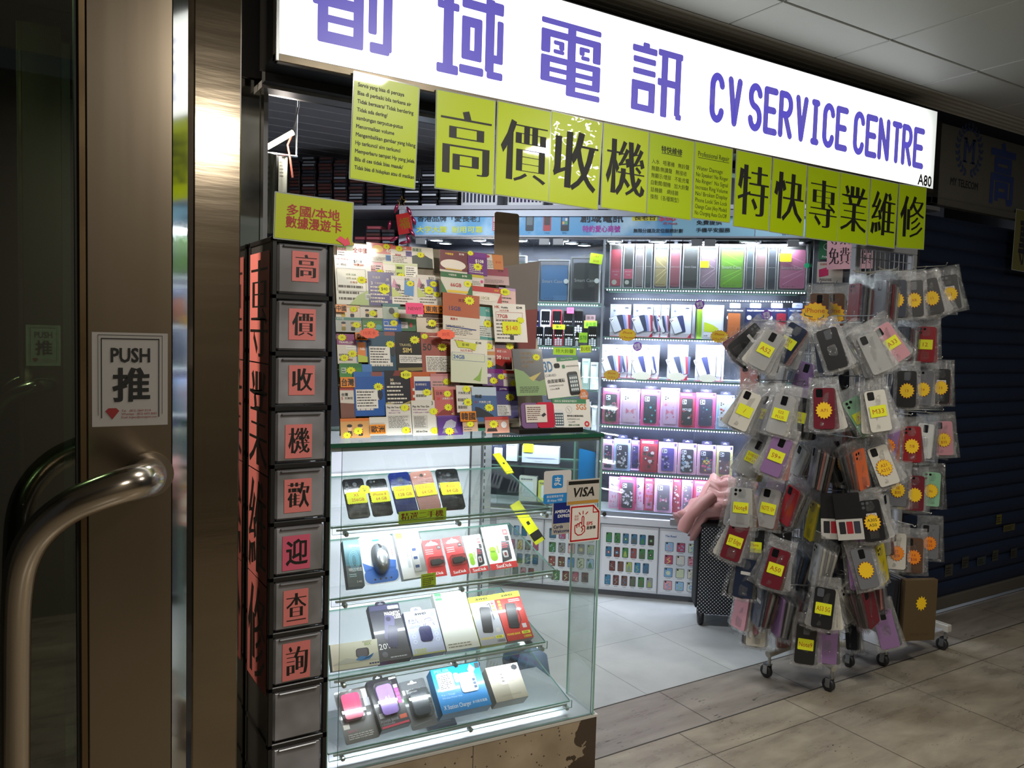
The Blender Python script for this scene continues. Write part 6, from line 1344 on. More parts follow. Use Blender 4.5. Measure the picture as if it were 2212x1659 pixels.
mb.build('banner_print', hd)
Q6 = lambda x, y: (x, y)
mb = MB().rect(.003, 2.072, .335, 2.182, -.002, SKY)
btext(mb, Q6, '創域電訊', 1253, 461, 1347, 481, '#15181e', 'heavy'); btext(mb, Q6, '特約愛心商號', 1258, 487, 1340, 502, '#a8289a')
mb.build('banner_print', hd)
mb = MB().rect(.338, 2.072, .78, 2.182, -.002, mat('#8fbcd0', .3))
a = bpt(Q6, 1366, 477); d = bpt(Q6, 1420, 462); mb.rrect(a[0], a[1], d[0], d[1], .004, -.0032, mat('#d9cf3a', .4))
btext(mb, Q6, '長老台', 1370, 464, 1417, 476, '#1c1c1c'); btext(mb, Q6, '$68', 1423, 464, 1460, 479, '#d04a5a'); btext(mb, Q6, '/月 Month', 1432, 480, 1463, 486, '#b04858'); btext(mb, Q6, '無限分鐘及定位服務計劃', 1368, 494, 1475, 503, '#20242c'); btext(mb, Q6, '手機平安服務', 1503, 492, 1578, 502, '#20242c'); btext(mb, Q6, '免費提供', 1504, 476, 1560, 486, '#20242c')
mb.build('banner_print', hd)
mb = MB().rect(.785, 2.072, 1.29, 2.182, -.002, mat('#9cc4d6', .3)); btext(mb, Q6, 'KONKA', 1690, 502, 1735, 508, '#20242c'); mb.build('banner_print', hd)
# posters of phone cases on the base doors
def poster(s0, s1, z0, z1, label, rows, pal, hdr=None):
    mb = MB(); w, h = s1 - s0, z1 - z0; mb.box(0, w, -.0008, 0, 0, h, mat('#d4d7da', .35)); r = random.Random(int(s0 * 1000) + 5)
    top = h * (.93 if not hdr else .84); n = len(rows)
    if hdr: mb.text(hdr, w * .06, h * .92, h * .045, -.0014, mat('#2a5aa0', .5), style='bold'); mb.ell(w * .62, h * .92, w * .04, h * .025, -.0014, mat('#3a6a9a', .5)); mb.ell(w * .78, h * .92, w * .06, h * .025, -.0014, mat('#4a3a3a', .5))
    rh = top / n
    for j, c in enumerate(rows):
        for i in range(c):
            cw = w * .92 / max(rows); x = w * .04 + (max(rows) - c) * cw / 2 + i * cw + cw * .14; z = top - (j + 1) * rh + rh * .2; ww, hh = cw * .72, rh * .72
            c1 = r.choice(pal); mb.rrect(x, z, x + ww, z + hh, .005, -.0013, mat('#2c3034', .4)); mb.rrect(x + .0022, z + .0022, x + ww - .0022, z + hh - .0022, .004, -.0017, mat(c1, .4))
            mb.rrect(x + ww * .12, z + hh * .78, x + ww * .32, z + hh * .94, .002, -.0021, mat('#1c1e20', .4)); c2 = r.choice(pal)
            k = r.randrange(4)
            if k == 0: mb.ell(x + ww / 2, z + hh * .45, ww * .28, ww * .28, -.0021, mat(c2, .4), 14); mb.star(x + ww / 2, z + hh * .45, ww * .16, ww * .16, 5, -.0024, mat('#d9d9d4', .4), .45)
            elif k == 1: mb.poly([(x + ww * .2, z + hh * .1), (x + ww * .8, z + hh * .1), (x + ww * .65, z + hh * .55), (x + ww * .5, z + hh * .7), (x + ww * .3, z + hh * .5)], -.0021, mat(c2, .4))
            elif k == 2:
                for q in range(5): mb.ell(x + ww * (.2 + .6 * r.random()), z + hh * (.1 + .6 * r.random()), ww * .09, ww * .09, -.0021, mat(c2, .4), 8)
            else: mb.stroke([(x + ww * .3, z + hh * .1), (x + ww * .7, z + hh * .35), (x + ww * .3, z + hh * .5), (x + ww * .6, z + hh * .7)], ww * .1, -.0021, mat(c2, .4))
            mb.rect(x + ww * .2, z - rh * .1, x + ww * .8, z - rh * .07, -.0013, mat('#6c6f74', .5))
    o = mb.build('door_poster'); place(o, CAB, s0, -.0004, z0); tag(o, label, 'poster')
DK = ['#7b8f86', '#8a8f8c', '#3f6a86', '#5c5a4c', '#6a3a34', '#3a3430', '#3a7a9a', '#9aa858', '#3f7a44', '#6a4a3c', '#8a4a44', '#2f6a8a']
LT = ['#7aa8cc', '#5a8ac0', '#d49aa0', '#9ac0d8', '#d8d2c4', '#8ab0d0', '#c9d2b0', '#a8b890', '#d0c06a', '#cfd4cc', '#b0506a']
poster(.012, .325, .05, .405, 'white poster of four rows of dark phone cases on the cabinet door', [6, 6, 5, 6], DK)
poster(.345, .70, .05, .405, 'white poster of pastel phone cases beside the black trolley bag', [5, 5, 5, 5], LT, 'The Road')
poster(-.32, -.015, .05, .405, 'white poster of phone cases seen through the show case glass', [5, 5, 5, 4], LT + DK)
poster(-.60, -.345, .05, .405, 'white poster of phone cases at the far left cabinet door', [4, 5, 5, 4], LT + DK)
# ------------------------------------------------------------------ goods on the cabinet shelves
B1 = lambda x, y: (1280 + x / 4.254, 480 + y / 4.254)
B2 = lambda x, y: (1280 + x / 4.88, 800 + y / 4.88)
def span(Q, x0, x1, y0, zs, v=.06, yb=None):
    """position along the cabinet and size of a package, from its left, right and top edges in the photograph"""
    ym = (y0 + (yb or y0)) / 2
    a = CAB.hit(*Q(x0, ym), v); b_ = CAB.hit(*Q(x1, ym), v); t = CAB.hit(*Q((x0 + x1) / 2, y0), v)
    return a.x, b_.x - a.x, t.z - zs
CLEARB = m_film('clear_carton', .95, (1, 1, 1), .04, .07, .03)
tabs = [(160, 282, '#c23a58', 'crimson', 1), (285, 390, '#26272c', 'black and pink', 1), (394, 482, '#8a7f86', 'mauve grey', 0), (486, 560, '#3c4a56', 'slate', 0), (568, 706, '#b8a878', 'gold', 2), (712, 824, '#a8566c', 'rose', 0), (832, 985, '#24262c', 'black', 3), (988, 1160, '#b59ab4', 'lilac', 2), (1165, 1415, '#6fae1c', 'lime green', 2), (1418, 1496, '#44525e', 'slate', 0), (1500, 1612, '#9c7a7e', 'dusty rose', 0), (1615, 1706, '#2a3348', 'navy', 0), (1708, 1990, '#d47aa8', 'pink', 2)]
def tablet_box(fr, s, v, z, w, h, c, st, label, grp, d=.055, txt=True):
    t = tag(empty('tablet_case_box'), label, 'tablet case', grp); RIM = mat('#c9ccd4', .3, 0, 0, .4)
    e = .006; mb = MB()
    for q in ((0, 0, e, h), (w - e, 0, w, h), (e, 0, w - e, e), (e, h - e, w - e, h)): mb.box(q[0], q[2], 0, d, q[1], q[3], RIM)
    mb.build('carton_rim', t)
    cm = MB().slab(w * .09, h * .06, w * .93, h * .88, .012 if w > .06 else .006, .008, .018, mat(c, .45)); y = .0075; G_ = mat('#%02x%02x%02x' % tuple(min(255, int(int(c[i:i + 2], 16) * 1.28 + 14)) for i in (1, 3, 5)), .4)
    if st == 2:
        for P in (((.2, .80), (.85, .62)), ((.2, .64), (.88, .46)), ((.88, .46), (.2, .28)), ((.2, .14), (.85, .38))): cm.stroke([(w * a, h * c_) for a, c_ in P], .0028, y, G_)
        cm.stroke([(w * .12, h * .46), (w * .9, h * .46)], .0018, y, mat('#3a3a3a', .5))
    if st == 1:
        cm.rect(w * .09, h * .22, w * .93, h * .44, y, mat('#d4547c', .4)); cm.text('PROTECT', w * .5, h * .38, .009, y - .0004, WHITE, 'c', w=w * .6); cm.text('CASE', w * .5, h * .31, .010, y - .0004, WHITE, 'c', w=w * .5); cm.ell(w * .4, h * .14, w * .2, w * .2, y, mat('#d6dad6', .4))
    elif txt: cm.text('Smart Case', w * .13, h * .50, min(.026, w * .17), y - .0006, mat('#c9cdd2', .4), w=w * .72)
    if st != 1: cm.text('● Slim  ◆ Thin  ● Light', w * .2, h * .10, .007, y - .0004, mat('#4a4a4a', .5), w=w * .6)
    cm.build('tablet_case', t)
    MB().box(.0, w, -.001, .0, .0, h, CLEARB).build('clear_front', t)
    if w > .06: MB().slab(w * .35, h, w * .65, h + .016, .006, .02, .021, mat('#2a2c30', .4)).build('hang_tab', t)
    place(t, fr, s, v, z + .0005)
    return t
for i, (x0, x1, c, nm, st) in enumerate(tabs):
    s, w, h = span(B1, x0, x1, 200, RZ[0], .06)
    tablet_box(CAB, s + .0015, .06, RZ[0], w - .003, h, c, st, '%s tablet case box, %s from the left on the top right shelf' % (nm, ORD[i]), 'tablet case boxes on the top right shelf')
for (x0, x1, y0, c, nm, txt) in ((785, 1040, 225, '#4c86c4', 'blue', 1), (1045, 1285, 205, '#1f2430', 'black', 1), (700, 782, 235, '#4a3a40', 'wine grey', 0), (560, 690, 190, '#6a7a80', 'grey', 0), (420, 555, 180, '#9aa6ac', 'silver', 0)):
    s, w, h = span(Q2, x0, x1, y0, LZ[0], .05)
    t = tablet_box(CAB, s + .001, .05, LZ[0], max(w - .003, .02), h, c, 0, '%s tablet case box on the top left shelf' % nm, 'tablet case boxes on the top left shelf')
    if txt:
        MB().rrect(w * .5 - .06, h * .32, w * .5 + .07, h * .35, .003, -.004, LIGHTLINE) if 0 else None
def round_sticker(Q, x, y, r, c, txt, label, v=.03, sq=True, z=None):
    p = CAB.hit(*Q(x, y), v); mb = MB(); k = r / 1000
    mb.ell(0, 0, k, k, 0, mat(c, .4), 28)
    if sq:
        mb.T = Matrix.Rotation(deg(-20), 4, 'Y'); fr_rect(mb, -k * .6, -k * .6, k * .6, k * .6, k * .1, -.0004, WHITE); mb.text(txt[:2], 0, k * .22, k * .52, -.0004, WHITE, 'c', 'bold'); mb.text(txt[2:], 0, -k * .28, k * .52, -.0004, WHITE, 'c', 'bold'); mb.T = None
    o = mb.build('round_sticker'); place(o, CAB, p.x, v, p.z); tag(o, label, 'sticker')
GV = -.0045
round_sticker(B1, 985, 757, 26, '#7a3a9a', '新品上市', 'purple round sticker above the lime green pack on the second shelf', GV)
round_sticker(B1, 1600, 852, 26, '#8a4ab0', '新品上市', 'purple round sticker in front of the red wallet case', GV)
round_sticker(B1, 412, 1142, 26, '#8a5ab8', '新品上市', 'purple round sticker in front of the third shelf boxes', GV)
round_sticker(B1, 1970, 398, 14, '#1fae7a', '', 'small green round sticker on the pink tablet case box', .056, False)
round_sticker(Q2, 1250, 393, 14, '#cfd4d8', '', 'small white round sticker on the black tablet case box', .046, False); round_sticker(Q2, 1005, 397, 14, '#cfd4d8', '', 'small white round sticker on the blue tablet case box', .046, False)
def card(Q, x0, y0, x1, y1, c, lines, label, v=GV, tc='#a8481c', rag=True, rot=0.0):
    a = CAB.hit(*Q(x0, y1), v); b_ = CAB.hit(*Q(x1, y0), v); mb = MB(); w, h = b_.x - a.x, b_.z - a.z
    (mb.ragged if rag else mb.rect)(0, 0, w, h, 0, mat(c, .5))
    for i, t in enumerate(lines): mb.text(t, w / 2, h * (1 - (i + .5) / len(lines)), h * .62 / len(lines), -.0005, mat(tc, .5), 'c', w=w * .86)
    o = mb.build('price_card'); place(o, CAB, a.x, v, a.z, 0, 0, rot); tag(o, label, 'price card')
card(B1, 990, 360, 1068, 415, '#e0e02a', ['iPad air', '2'], 'small yellow card on the lilac tablet case', .055); card(B1, 1722, 288, 1828, 360, '#c9d622', ['ipad mini', '1/2/3'], 'yellow card lettered ipad mini on the pink tablet case', .055); card(Q2, 1192, 172, 1290, 248, '#c4e02a', ['10.1', '2019'], 'lime card at the top right corner of the black tablet case', .045, rot=deg(8))
# slim white phone case cartons on shelves two and three
def defense(Q, x0, x1, y0, zs, k, label, grp, v):
    s, w, h = span(Q, x0, x1, y0, zs, v); w = max(w - .002, .01)
    t = tag(empty('phone_case_box'), label, 'phone case box', grp); mb = MB(); y = -.0005
    mb.box(0, w, 0, .02, 0, h, mat('#c6cad6', .35, 0, 0, .3)); mb.poly([(0, h * .5), (min(w, w * .55), h), (0, h)], y, mat('#aeb4c4', .35)); mb.rect(0, 0, w, h * .14, y, mat('#a9a6b0', .4)); mb.poly([(w * .8, 0), (w, 0), (w, h * .16)], y - .0002, mat('#9c2438', .4)); mb.rect(0, 0, w, h * .02, y - .0003, mat('#7c2030', .4))
    if w > .03:
        mb.text('DEFENSE', w * .08, h * .945, .011, y - .0004, mat('#3c4050', .5), w=w * .5); hx, hz, hr = w * .80, h * .89, w * .11
        mb.stroke([(hx + hr * math.sin(a * PI / 3), hz + hr * 1.2 * math.cos(a * PI / 3)) for a in range(7)], .0016, y - .0004, mat('#34384a', .5)); mb.rect(hx - hr * .7, hz - hr * .25, hx + hr * .7, hz + hr * .25, y - .0005, mat('#34384a', .5)); mb.ell(w * .2, h * .80, w * .06, w * .05, y - .0004, mat('#6a7080', .4))
        cols = ['#3a3f52', '#7a86b8', '#b8a4b8', '#8a3a48', '#4a5478'] if k else ['#3a3f66']
        cols = cols[:5 if k == 1 else 4]
        for i, c in enumerate(cols[::-1]):
            mb.T = Matrix.Translation((w * (.52 + .09 * (len(cols) - i)), 0, h * .18)) @ Matrix.Rotation(deg(-14 + 3 * (len(cols) - i)), 4, 'Y'); mb.rrect(-w * .16, 0, w * .14, h * .50, .006, y - .0006 - .0002 * i, mat(c, .4)); mb.T = None
        mb.T = Matrix.Translation((w * .44, 0, h * .16)) @ Matrix.Rotation(deg(-22), 4, 'Y'); mb.rrect(-w * .24, 0, w * .18, h * .5, .007, y - .0020, mat('#5a5f74', .4)); mb.rrect(-w * .22, .002, w * .16, h * .49, .006, y - .0022, mat('#c9cdda', .35)); mb.rrect(-w * .2, h * .36, -w * .05, h * .47, .003, y - .0024, mat('#e9ecf2', .4))
        for q in range(3): mb.ell(-w * (.165 - .07 * (q % 2)), h * (.395 + .045 * (q // 2) + (.02 if q == 1 else 0)), .0035, .0035, y - .0026, mat('#2a2c38', .4), 10)
        mb.T = None
    mb.build('carton', t); place(t, CAB, s + .001, v, zs + .0005); return t
D2 = [(165, 357, 755, 1), (375, 560, 755, 2), (562, 630, 758, 2), (632, 710, 760, 2), (722, 916, 758, 0), (918, 950, 762, 0)]
for i, (x0, x1, y0, k) in enumerate(D2): defense(B1, x0, x1, y0, RZ[1], k, 'white phone case carton, %s from the left on the second shelf' % ORD[i], 'white cartons on the second cabinet shelf', .07 if x1 - x0 > 100 else .10)
D3 = [(90, 263, 1125, 1), (264, 330, 1128, 2), (331, 366, 1130, 2), (368, 549, 1128, 0), (550, 620, 1130, 0), (692, 884, 1128, 1), (950, 1142, 1130, 0), (1143, 1192, 1132, 0), (1194, 1216, 1134, 0)]
for i, (x0, x1, y0, k) in enumerate(D3): defense(B1, x0, x1, y0, RZ[2], k, 'white phone case carton, %s from the left on the third shelf' % ORD[i], 'white cartons on the third cabinet shelf', .07 if x1 - x0 > 100 else .10)
def hangbox(Q, x0, x1, y0, zs, v, nm, label, grp, body, win, deco, tabc='#2a2a30', bodyrim=None, tabh=.018, frac=.84):
    s, w, h = span(Q, x0, x1, y0, zs, v); w -= .002; h = h * 1.0
    t = tag(empty(nm), label, 'phone case box', grp); mb = MB(); y = -.0005
    mb.box(0, w, 0, .02, 0, h, mat(body, .35, 0, 0, .4)); deco(mb, w, h, y); mb.build('carton', t)
    if win:
        cm = MB().slab(w * .16, h * .07, w * .84, h * frac, .007, -.0065, -.0012, mat(win[0], .35, 0, 0, .4)); win[1](cm, w, h, -.007)
        cm.rrect(w * .20, h * (frac - .17), w * .46, h * (frac - .03), .004, -.0072, mat('#d4d8e4', .35))
        for q in range(3): cm.ell(w * (.27 + .12 * (q % 2)), h * (frac - .13 + .06 * (q // 2) + (.03 if q == 1 else 0)), .0042, .0042, -.0076, mat('#22242c', .3), 10)
        cm.build('phone_case', t); MB().box(w * .05, w * .95, -.009, -.0085, h * .04, h * .95, CLEARB).build('window', t)
    if tabc: tb = MB().slab(w * .22, h, w * .78, h + tabh, .006, .008, .009, mat(tabc, .4)); hangslot(tb, w * .5, h + tabh * .5, w * .12, .0075, mat('#9a9cac', .4)); tb.build('hang_tab', t)
    place(t, CAB, s + .001, v, zs + .0005); return t
def nodeco(mb, w, h, y): pass
def dots(cols, n=16, big=False):
    def f(mb, w, h, y):
        r = random.Random(n + len(cols) * 7 + int(w * 1e5))
        for i in range(n):
            x, z, k = w * (.22 + .56 * r.random()), h * (.12 + .48 * r.random()), (.003 + .005 * r.random()) * (1.6 if big else 1)
            c = mat(r.choice(cols), .4); q = r.randrange(3)
            if q == 0: mb.ell(x, z, k, k, y - i * 2e-5, c, 10)
            elif q == 1: mb.star(x, z, k * 1.2, k * 1.2, 5, y - i * 2e-5, c, .5, .3)
            else: mb.ell(x - k * .4, z + k * .3, k * .6, k * .6, y - i * 2e-5, c, 8); mb.ell(x + k * .4, z + k * .3, k * .6, k * .6, y - i * 2e-5, c, 8); mb.poly([(x - k, z + k * .2), (x + k, z + k * .2), (x, z - k)], y - i * 2e-5, c)
    return f
def bow(c, c2): return lambda mb, w, h, y: (mb.poly([(w * .3, h * .3), (w * .5, h * .38), (w * .3, h * .46)], y, mat(c, .4)), mb.poly([(w * .7, h * .3), (w * .5, h * .38), (w * .7, h * .46)], y, mat(c, .4)), mb.ell(w * .5, h * .38, w * .06, w * .06, y - .0002, mat(c2, .4), 12), dots([c2, c], 6)(mb, w, h, y))
def crown(c): return lambda mb, w, h, y: mb.text('★', w * .5, h * .35, w * .5, y, mat(c, .4), 'c')
def topband(c, t=None, h0=.88): return lambda mb, w, h, y: (mb.rect(0, h * h0, w, h, y, mat(c, .4)), mb.lines(w * .1, h * (h0 + .02), w * .8, h * .98, 2, y - .0002, mat('#e9e9ee', .4), .5, 3), mb.rect(w * .84, h * (h0 + .02), w * .96, h * .98, y - .0002, mat('#3a2a5a', .4)))
# shelf two, right half: clear and wallet packs
hangbox(B1, 960, 1016, 800, RZ[1], .11, 'phone_case_box', 'lime green pack half hidden behind the clear one, second shelf', None, '#8ab53a', None, nodeco, None)
def d_clear(mb, w, h, y): mb.rrect(w * .08, h * .04, w * .92, h * .95, .008, y, mat('#d2d6e2', .3)); mb.poly([(w * .1, h * .22), (w * .5, h * .2), (w * .8, h * .3), (w * .5, h * .42), (w * .1, h * .5)], y - .0003, mat('#b9cc3a', .4)); mb.rrect(w * .2, h * .74, w * .42, h * .9, .005, y - .0003, mat('#b4b8c8', .3)); mb.text('0.35', w * .1, h * .1, .012, y - .0003, INK, style='bold')
hangbox(B1, 1012, 1212, 762, RZ[1], .06, 'phone_case_box', 'clear phone case pack with lime swoosh on the second shelf', None, '#bfc6d4', None, d_clear, None)
def d_wallet(c): return lambda mb, w, h, y: (mb.text('WALLET CASE', w * .08, h * .92, .012, y, WHITE, w=w * .5, style='bold'), mb.ell(w * .2, h * .7, w * .12, w * .12, y, mat('#d4d9ea', .4)), mb.lines(w * .5, h * .88, w * .95, h * .96, 1, y, mat('#c9d0ea', .4)))
for i, (x0, x1, c, nm, cc) in enumerate(((1220, 1400, '#3a3c48', 'brown', '#a8623a'), (1404, 1592, '#22284a', 'navy', '#242c58'), (1596, 1792, '#2a2c52', 'red', '#8c2438'), (1796, 1972, '#2c3c6a', 'blue', '#33509a'))):
    hangbox(B1, x0, x1, 790, RZ[1], .06, 'wallet_case_box', '%s leather wallet case pack, %s of four on the second shelf' % (nm, ORD[i]), 'wallet case packs on the second shelf', c, None, lambda mb, w, h, y, c_=cc: (d_wallet(0)(mb, w, h, y), mb.rrect(w * .14 if c_ == '#a8623a' else w * .5, h * .08, w * .80 if c_ == '#a8623a' else w * .96, h * .84, .008, y - .0004, mat(c_, .4)), mb.text('magsafe', w * .45, h * .12, .006, y - .0008, mat('#d0c0c0', .4))), '#aab4d8', None, .028)
# shelf four: character-free pink and pastel packs
P4 = [(110, 292, 190, '#c05a86', '#22242a', dots(['#e8e4ea', '#d0d0d8', '#c06a8a'], 26), 'black heart print case in a magenta pack'), (296, 506, 195, '#d0b0d8', '#dcc0dc', bow('#d47a9a', '#e8b0c4'), 'pale pink bow print case in a lilac pack'), (512, 718, 205, '#e0619c', '#2c2e40', dots(['#4a4e62', '#5ac0c8'], 8), 'dark plain case in a bright pink pack'), (722, 924, 190, '#d2a8d4', '#d8b8dc', bow('#d47a9a', '#e4a0bc'), 'pale pink bow print case in a second lilac pack'), (915, 1092, 240, '#c03a58', '#26262c', lambda mb, w, h, y: (mb.text('MOUSE', w * .5, h * .52, .02, y - .0004, mat('#d9dce6', .4), 'c', 'bold', w=w * .55), dots(['#d9d4d0', '#b03a44'], 8)(mb, w, h, y)), 'black case with white lettering in a red pack'), (1092, 1306, 240, '#dc5a96', '#3a3c5c', dots(['#5a5e80', '#5ac0c8'], 6), 'dark clear case in a second bright pink pack'), (1308, 1500, 265, '#9ec0ea', '#d4dcea', dots(['#b03a44', '#2a2c34', '#5ab0b8'], 12), 'white case with red and black marks in a pale blue pack')]
for i, (x0, x1, y0, c, cc, fn, nm) in enumerate(P4):
    hangbox(B2, x0, x1, y0, RZ[3], .06, 'phone_case_box', nm + ', fourth shelf', 'pastel phone case packs on the fourth shelf', c, (cc, fn), topband('#d8b8d8' if i in (1, 3) else c, None, .90), '#2c2c3a' if i not in (1, 3) else None, None, .02)
P5 = [(110, 228, 730, '#d8a8d0', '#23284a', dots(['#d0c03a', '#3aa0b0', '#d04a8a'], 14), 'confetti case in a pink pack'), (228, 408, 725, '#a8c0ec', '#24263a', dots(['#e0dce8', '#d0d4e0'], 24), 'white speckled case in a light blue pack'), (410, 500, 742, '#d8a8d0', '#4a3a92', dots(['#2c2460'], 8, True), 'violet case half covered by its neighbour'), (505, 695, 735, '#b02438', '#a02034', dots(['#e8dcd8', '#3a2020'], 14, True), 'red spotted pack with brown marks'), (698, 898, 762, '#e0b0cc', '#5a4aa8', dots(['#2c2460', '#c0b8e0'], 10, True), 'violet case in a pink banded pack'), (902, 1102, 775, '#e0b0cc', '#343844', dots(['#d4e0ea', '#8ab0c8'], 16, True), 'grey case with pale print'), (1106, 1306, 790, '#e0b0cc', '#20264a', dots(['#d04a8a', '#d8c03a', '#3ab0a0', '#4a7ad0'], 22), 'navy confetti case in a pink pack'), (1310, 1484, 800, '#d8d490', '#343a48', dots(['#a02c38', '#d0d4dc'], 10), 'grey case in a yellow banded pack')]
for i, (x0, x1, y0, c, cc, fn, nm) in enumerate(P5):
    hangbox(B2, x0, x1, y0, RZ[4], .06 if i not in (2,) else .09, 'phone_case_box', nm + ', fifth shelf', 'pastel phone case packs on the fifth shelf', c, (cc, fn), topband(c, None, .86), '#2a2a3c' if i != 3 else None, None, .022, .82)
P6 = [(175, 290, 1125, '#d8a0c0', '#d4bcd0', bow('#d47a9a', '#e4b0c4'), 'pale bow print pack'), (285, 462, 1125, '#a83058', '#22242a', dots(['#e8e4ea', '#c9c4cc'], 26), 'black heart print pack'), (462, 546, 1135, '#cf98bc', '#cdb8d0', bow('#c86a90', '#e0a8c0'), 'narrow pale bow print pack'), (550, 656, 1140, '#a02a44', '#b8709a', dots(['#5a3a2c', '#c03a50'], 8, True), 'pink and brown pack in a red carton'), (656, 850, 1150, '#d8a4c8', '#6a6870', bow('#d47aa0', '#e8d4e0'), 'grey case with a pink bow'), (850, 940, 1150, '#b02c48', '#a02840', dots(['#e0d0d4'], 10), 'narrow red dotted pack'), (942, 1064, 1160, '#c890b8', '#6c6a76', bow('#d47aa0', '#e8d4e0'), 'mauve grey pack with a bow'), (1066, 1250, 1165, '#b02c48', '#c886a8', dots(['#a02c48', '#e8d4dc'], 12), 'pink case in a red dotted pack'), (1252, 1340, 1170, '#8a6a9a', '#7a6a90', dots(['#a898b8'], 6), 'dim violet pack'), (1342, 1480, 1170, '#7a3a54', '#3a4658', dots(['#8a94a8'], 6), 'dark grey blue pack behind the pink jacket')]
for i, (x0, x1, y0, c, cc, fn, nm) in enumerate(P6):
    hangbox(B2, x0, x1, y0, .497, .06 if x1 - x0 > 130 else .085, 'phone_case_box', nm + ', lowest shelf', 'phone case packs on the lowest cabinet shelf', c, (cc, fn), topband(c, None, .9), None)
# star-shaped price cards hung on the shelf edges
def burst(Q, x, y, rx, ry, c, lines, label, v=GV, tc='#b8481c', n=18, cat='price card', M=None, rim=True, fr=None):
    fr = fr or CAB
    p = fr.hit(*Q(x, y), v); a = fr.hit(*Q(x + rx, y), v); k = abs(a.x - p.x); kz = k * ry / rx
    mb = MB()
    if rim: mb.star(0, 0, k, kz, n, .0004, mat('#c83a1c', .5), .86)
    mb.star(0, 0, k * .96, kz * .96, n, 0, mat(c, .5), .86)
    for i, t in enumerate(lines): mb.text(t, 0, kz * (.34 - .72 * i if len(lines) > 1 else 0), kz * .52, -.0005, mat(tc, .5), 'c', w=k * 1.45)
    o = mb.build('price_burst'); place(o, fr, p.x, v, p.z); tag(o, label, cat); return o
burst(B1, 320, 1035, 84, 62, '#d8b42a', ['iPhone', '13 Pro max'], 'yellow star price card at the left of the second shelf'); burst(B1, 1165, 1050, 88, 64, '#d8b42a', ['iPhone', '13 Pro MAX'], 'yellow star price card below the clear case pack'); burst(B1, 175, 1405, 78, 52, '#c9a83a', ['iPhone', '13 Pro'], 'yellow star price card at the left end of the third shelf')
for i, (x, w_) in enumerate(((450, 96), (765, 92), (1055, 92))): burst(B1, x, (1412, 1418, 1435)[i], w_, 44, '#f6f2e4', [], 'blank white star card on the third shelf edge, %s of three' % ORD[i], .035, rim=False)
# left section: bar phones in two rows
def barphone(Q, x0, x1, y0, zs, v, face, label, flip=False):
    s, w, h = span(Q, x0, x1, y0, zs, v); t = tag(empty('bar_phone'), label, 'phone', 'bar phones on the left cabinet shelves')
    MB().slab(0, 0, w, h, .010, 0, .012, mat(face, .25, 0, 0, .5)).build('body', t)
    mb = MB(); mb.rrect(w * .1, h * .44, w * .9, h * .94, .003, -.0006, mat('#14161c', .1, 0, 0, .8))
    for q in range(4): mb.ell(w * (.2 + .2 * q), h * .56, .003, .003, -.001, LIGHTLINE, 8)
    mb.build('screen', t)
    mb = MB()
    for r in range(4):
        for q in range(3): mb.rrect(w * (.14 + .26 * q), h * (.05 + .085 * r), w * (.34 + .26 * q), h * (.115 + .085 * r), .001, -.0008, mat('#c9ccd6', .4))
    mb.ell(w * .5, h * .41, w * .13, h * .03, -.0008, mat('#d4d6de', .4), 12); mb.build('keypad', t)
    place(t, CAB, s, v, zs + .0006); return t
# a glass step inside carries the upper row
MB().box(-.63, -.06, .12, .36, LZ[1], LZ[1] + .055, CLEARB).build('riser', cab)
for i, (x0, x1, c, nm) in enumerate(((722, 797, '#23264a', 'dark blue'), (803, 886, '#b8bac8', 'white'), (892, 976, '#a81c34', 'red'), (982, 1066, '#2a2c34', 'charcoal'), (1068, 1147, '#23262e', 'black'))): barphone(Q2, x0, x1, 622, LZ[1] + .055, .15, c, '%s bar phone in the raised back row of the left cabinet' % nm)
for i, (x0, x1, y0, c, nm) in enumerate(((752, 826, 758, '#1c1e22', 'black'), (832, 904, 760, '#202226', 'dark grey'), (908, 986, 760, '#a01c34', 'red'), (992, 1070, 750, '#23302a', 'dark green'), (1080, 1108, 800, '#2a2a2a', 'narrow black'), (1180, 1256, 755, '#22302c', 'green black'))): barphone(Q2, x0, x1, y0, LZ[1], .06, c, '%s bar phone in the front row of the left cabinet' % nm)
card(Q2, 1110, 808, 1174, 882, '#9ccf2a', ['$78'], 'lime card between the front row bar phones', .04, '#3a7a1c'); card(Q2, 902, 928, 1086, 980, '#b4d832', ['特大鈴聲'], 'lime sign reading extra loud ring on the left shelf edge', -.006, '#5a6a1a', False); card(Q2, 1118, 910, 1206, 965, '#c4dc32', ['愛心老友'], 'small yellow-green sign right of the loud ring sign', -.006, '#7a5a1c', False, deg(-3)); card(Q2, 1148, 712, 1252, 770, '#a4d83a', ['優惠價'], 'green card at the right end of the back row of bar phones', .1, '#3a7a1c', False)
card(Q2, 1160, 665, 1240, 712, '#c9a4a8', ['業專'], 'small pink card behind the bar phones', .2, '#3a3030', False); card(Q2, 898, 742, 998, 778, '#cfe02a', ['聲大'], 'yellow clip card above the red bar phone', .05, '#3a3a1c', False); card(Q2, 1012, 606, 1068, 652, '#d83a70', ['新'], 'pink oval card above the charcoal bar phone', .1, '#8a1a3a', False)
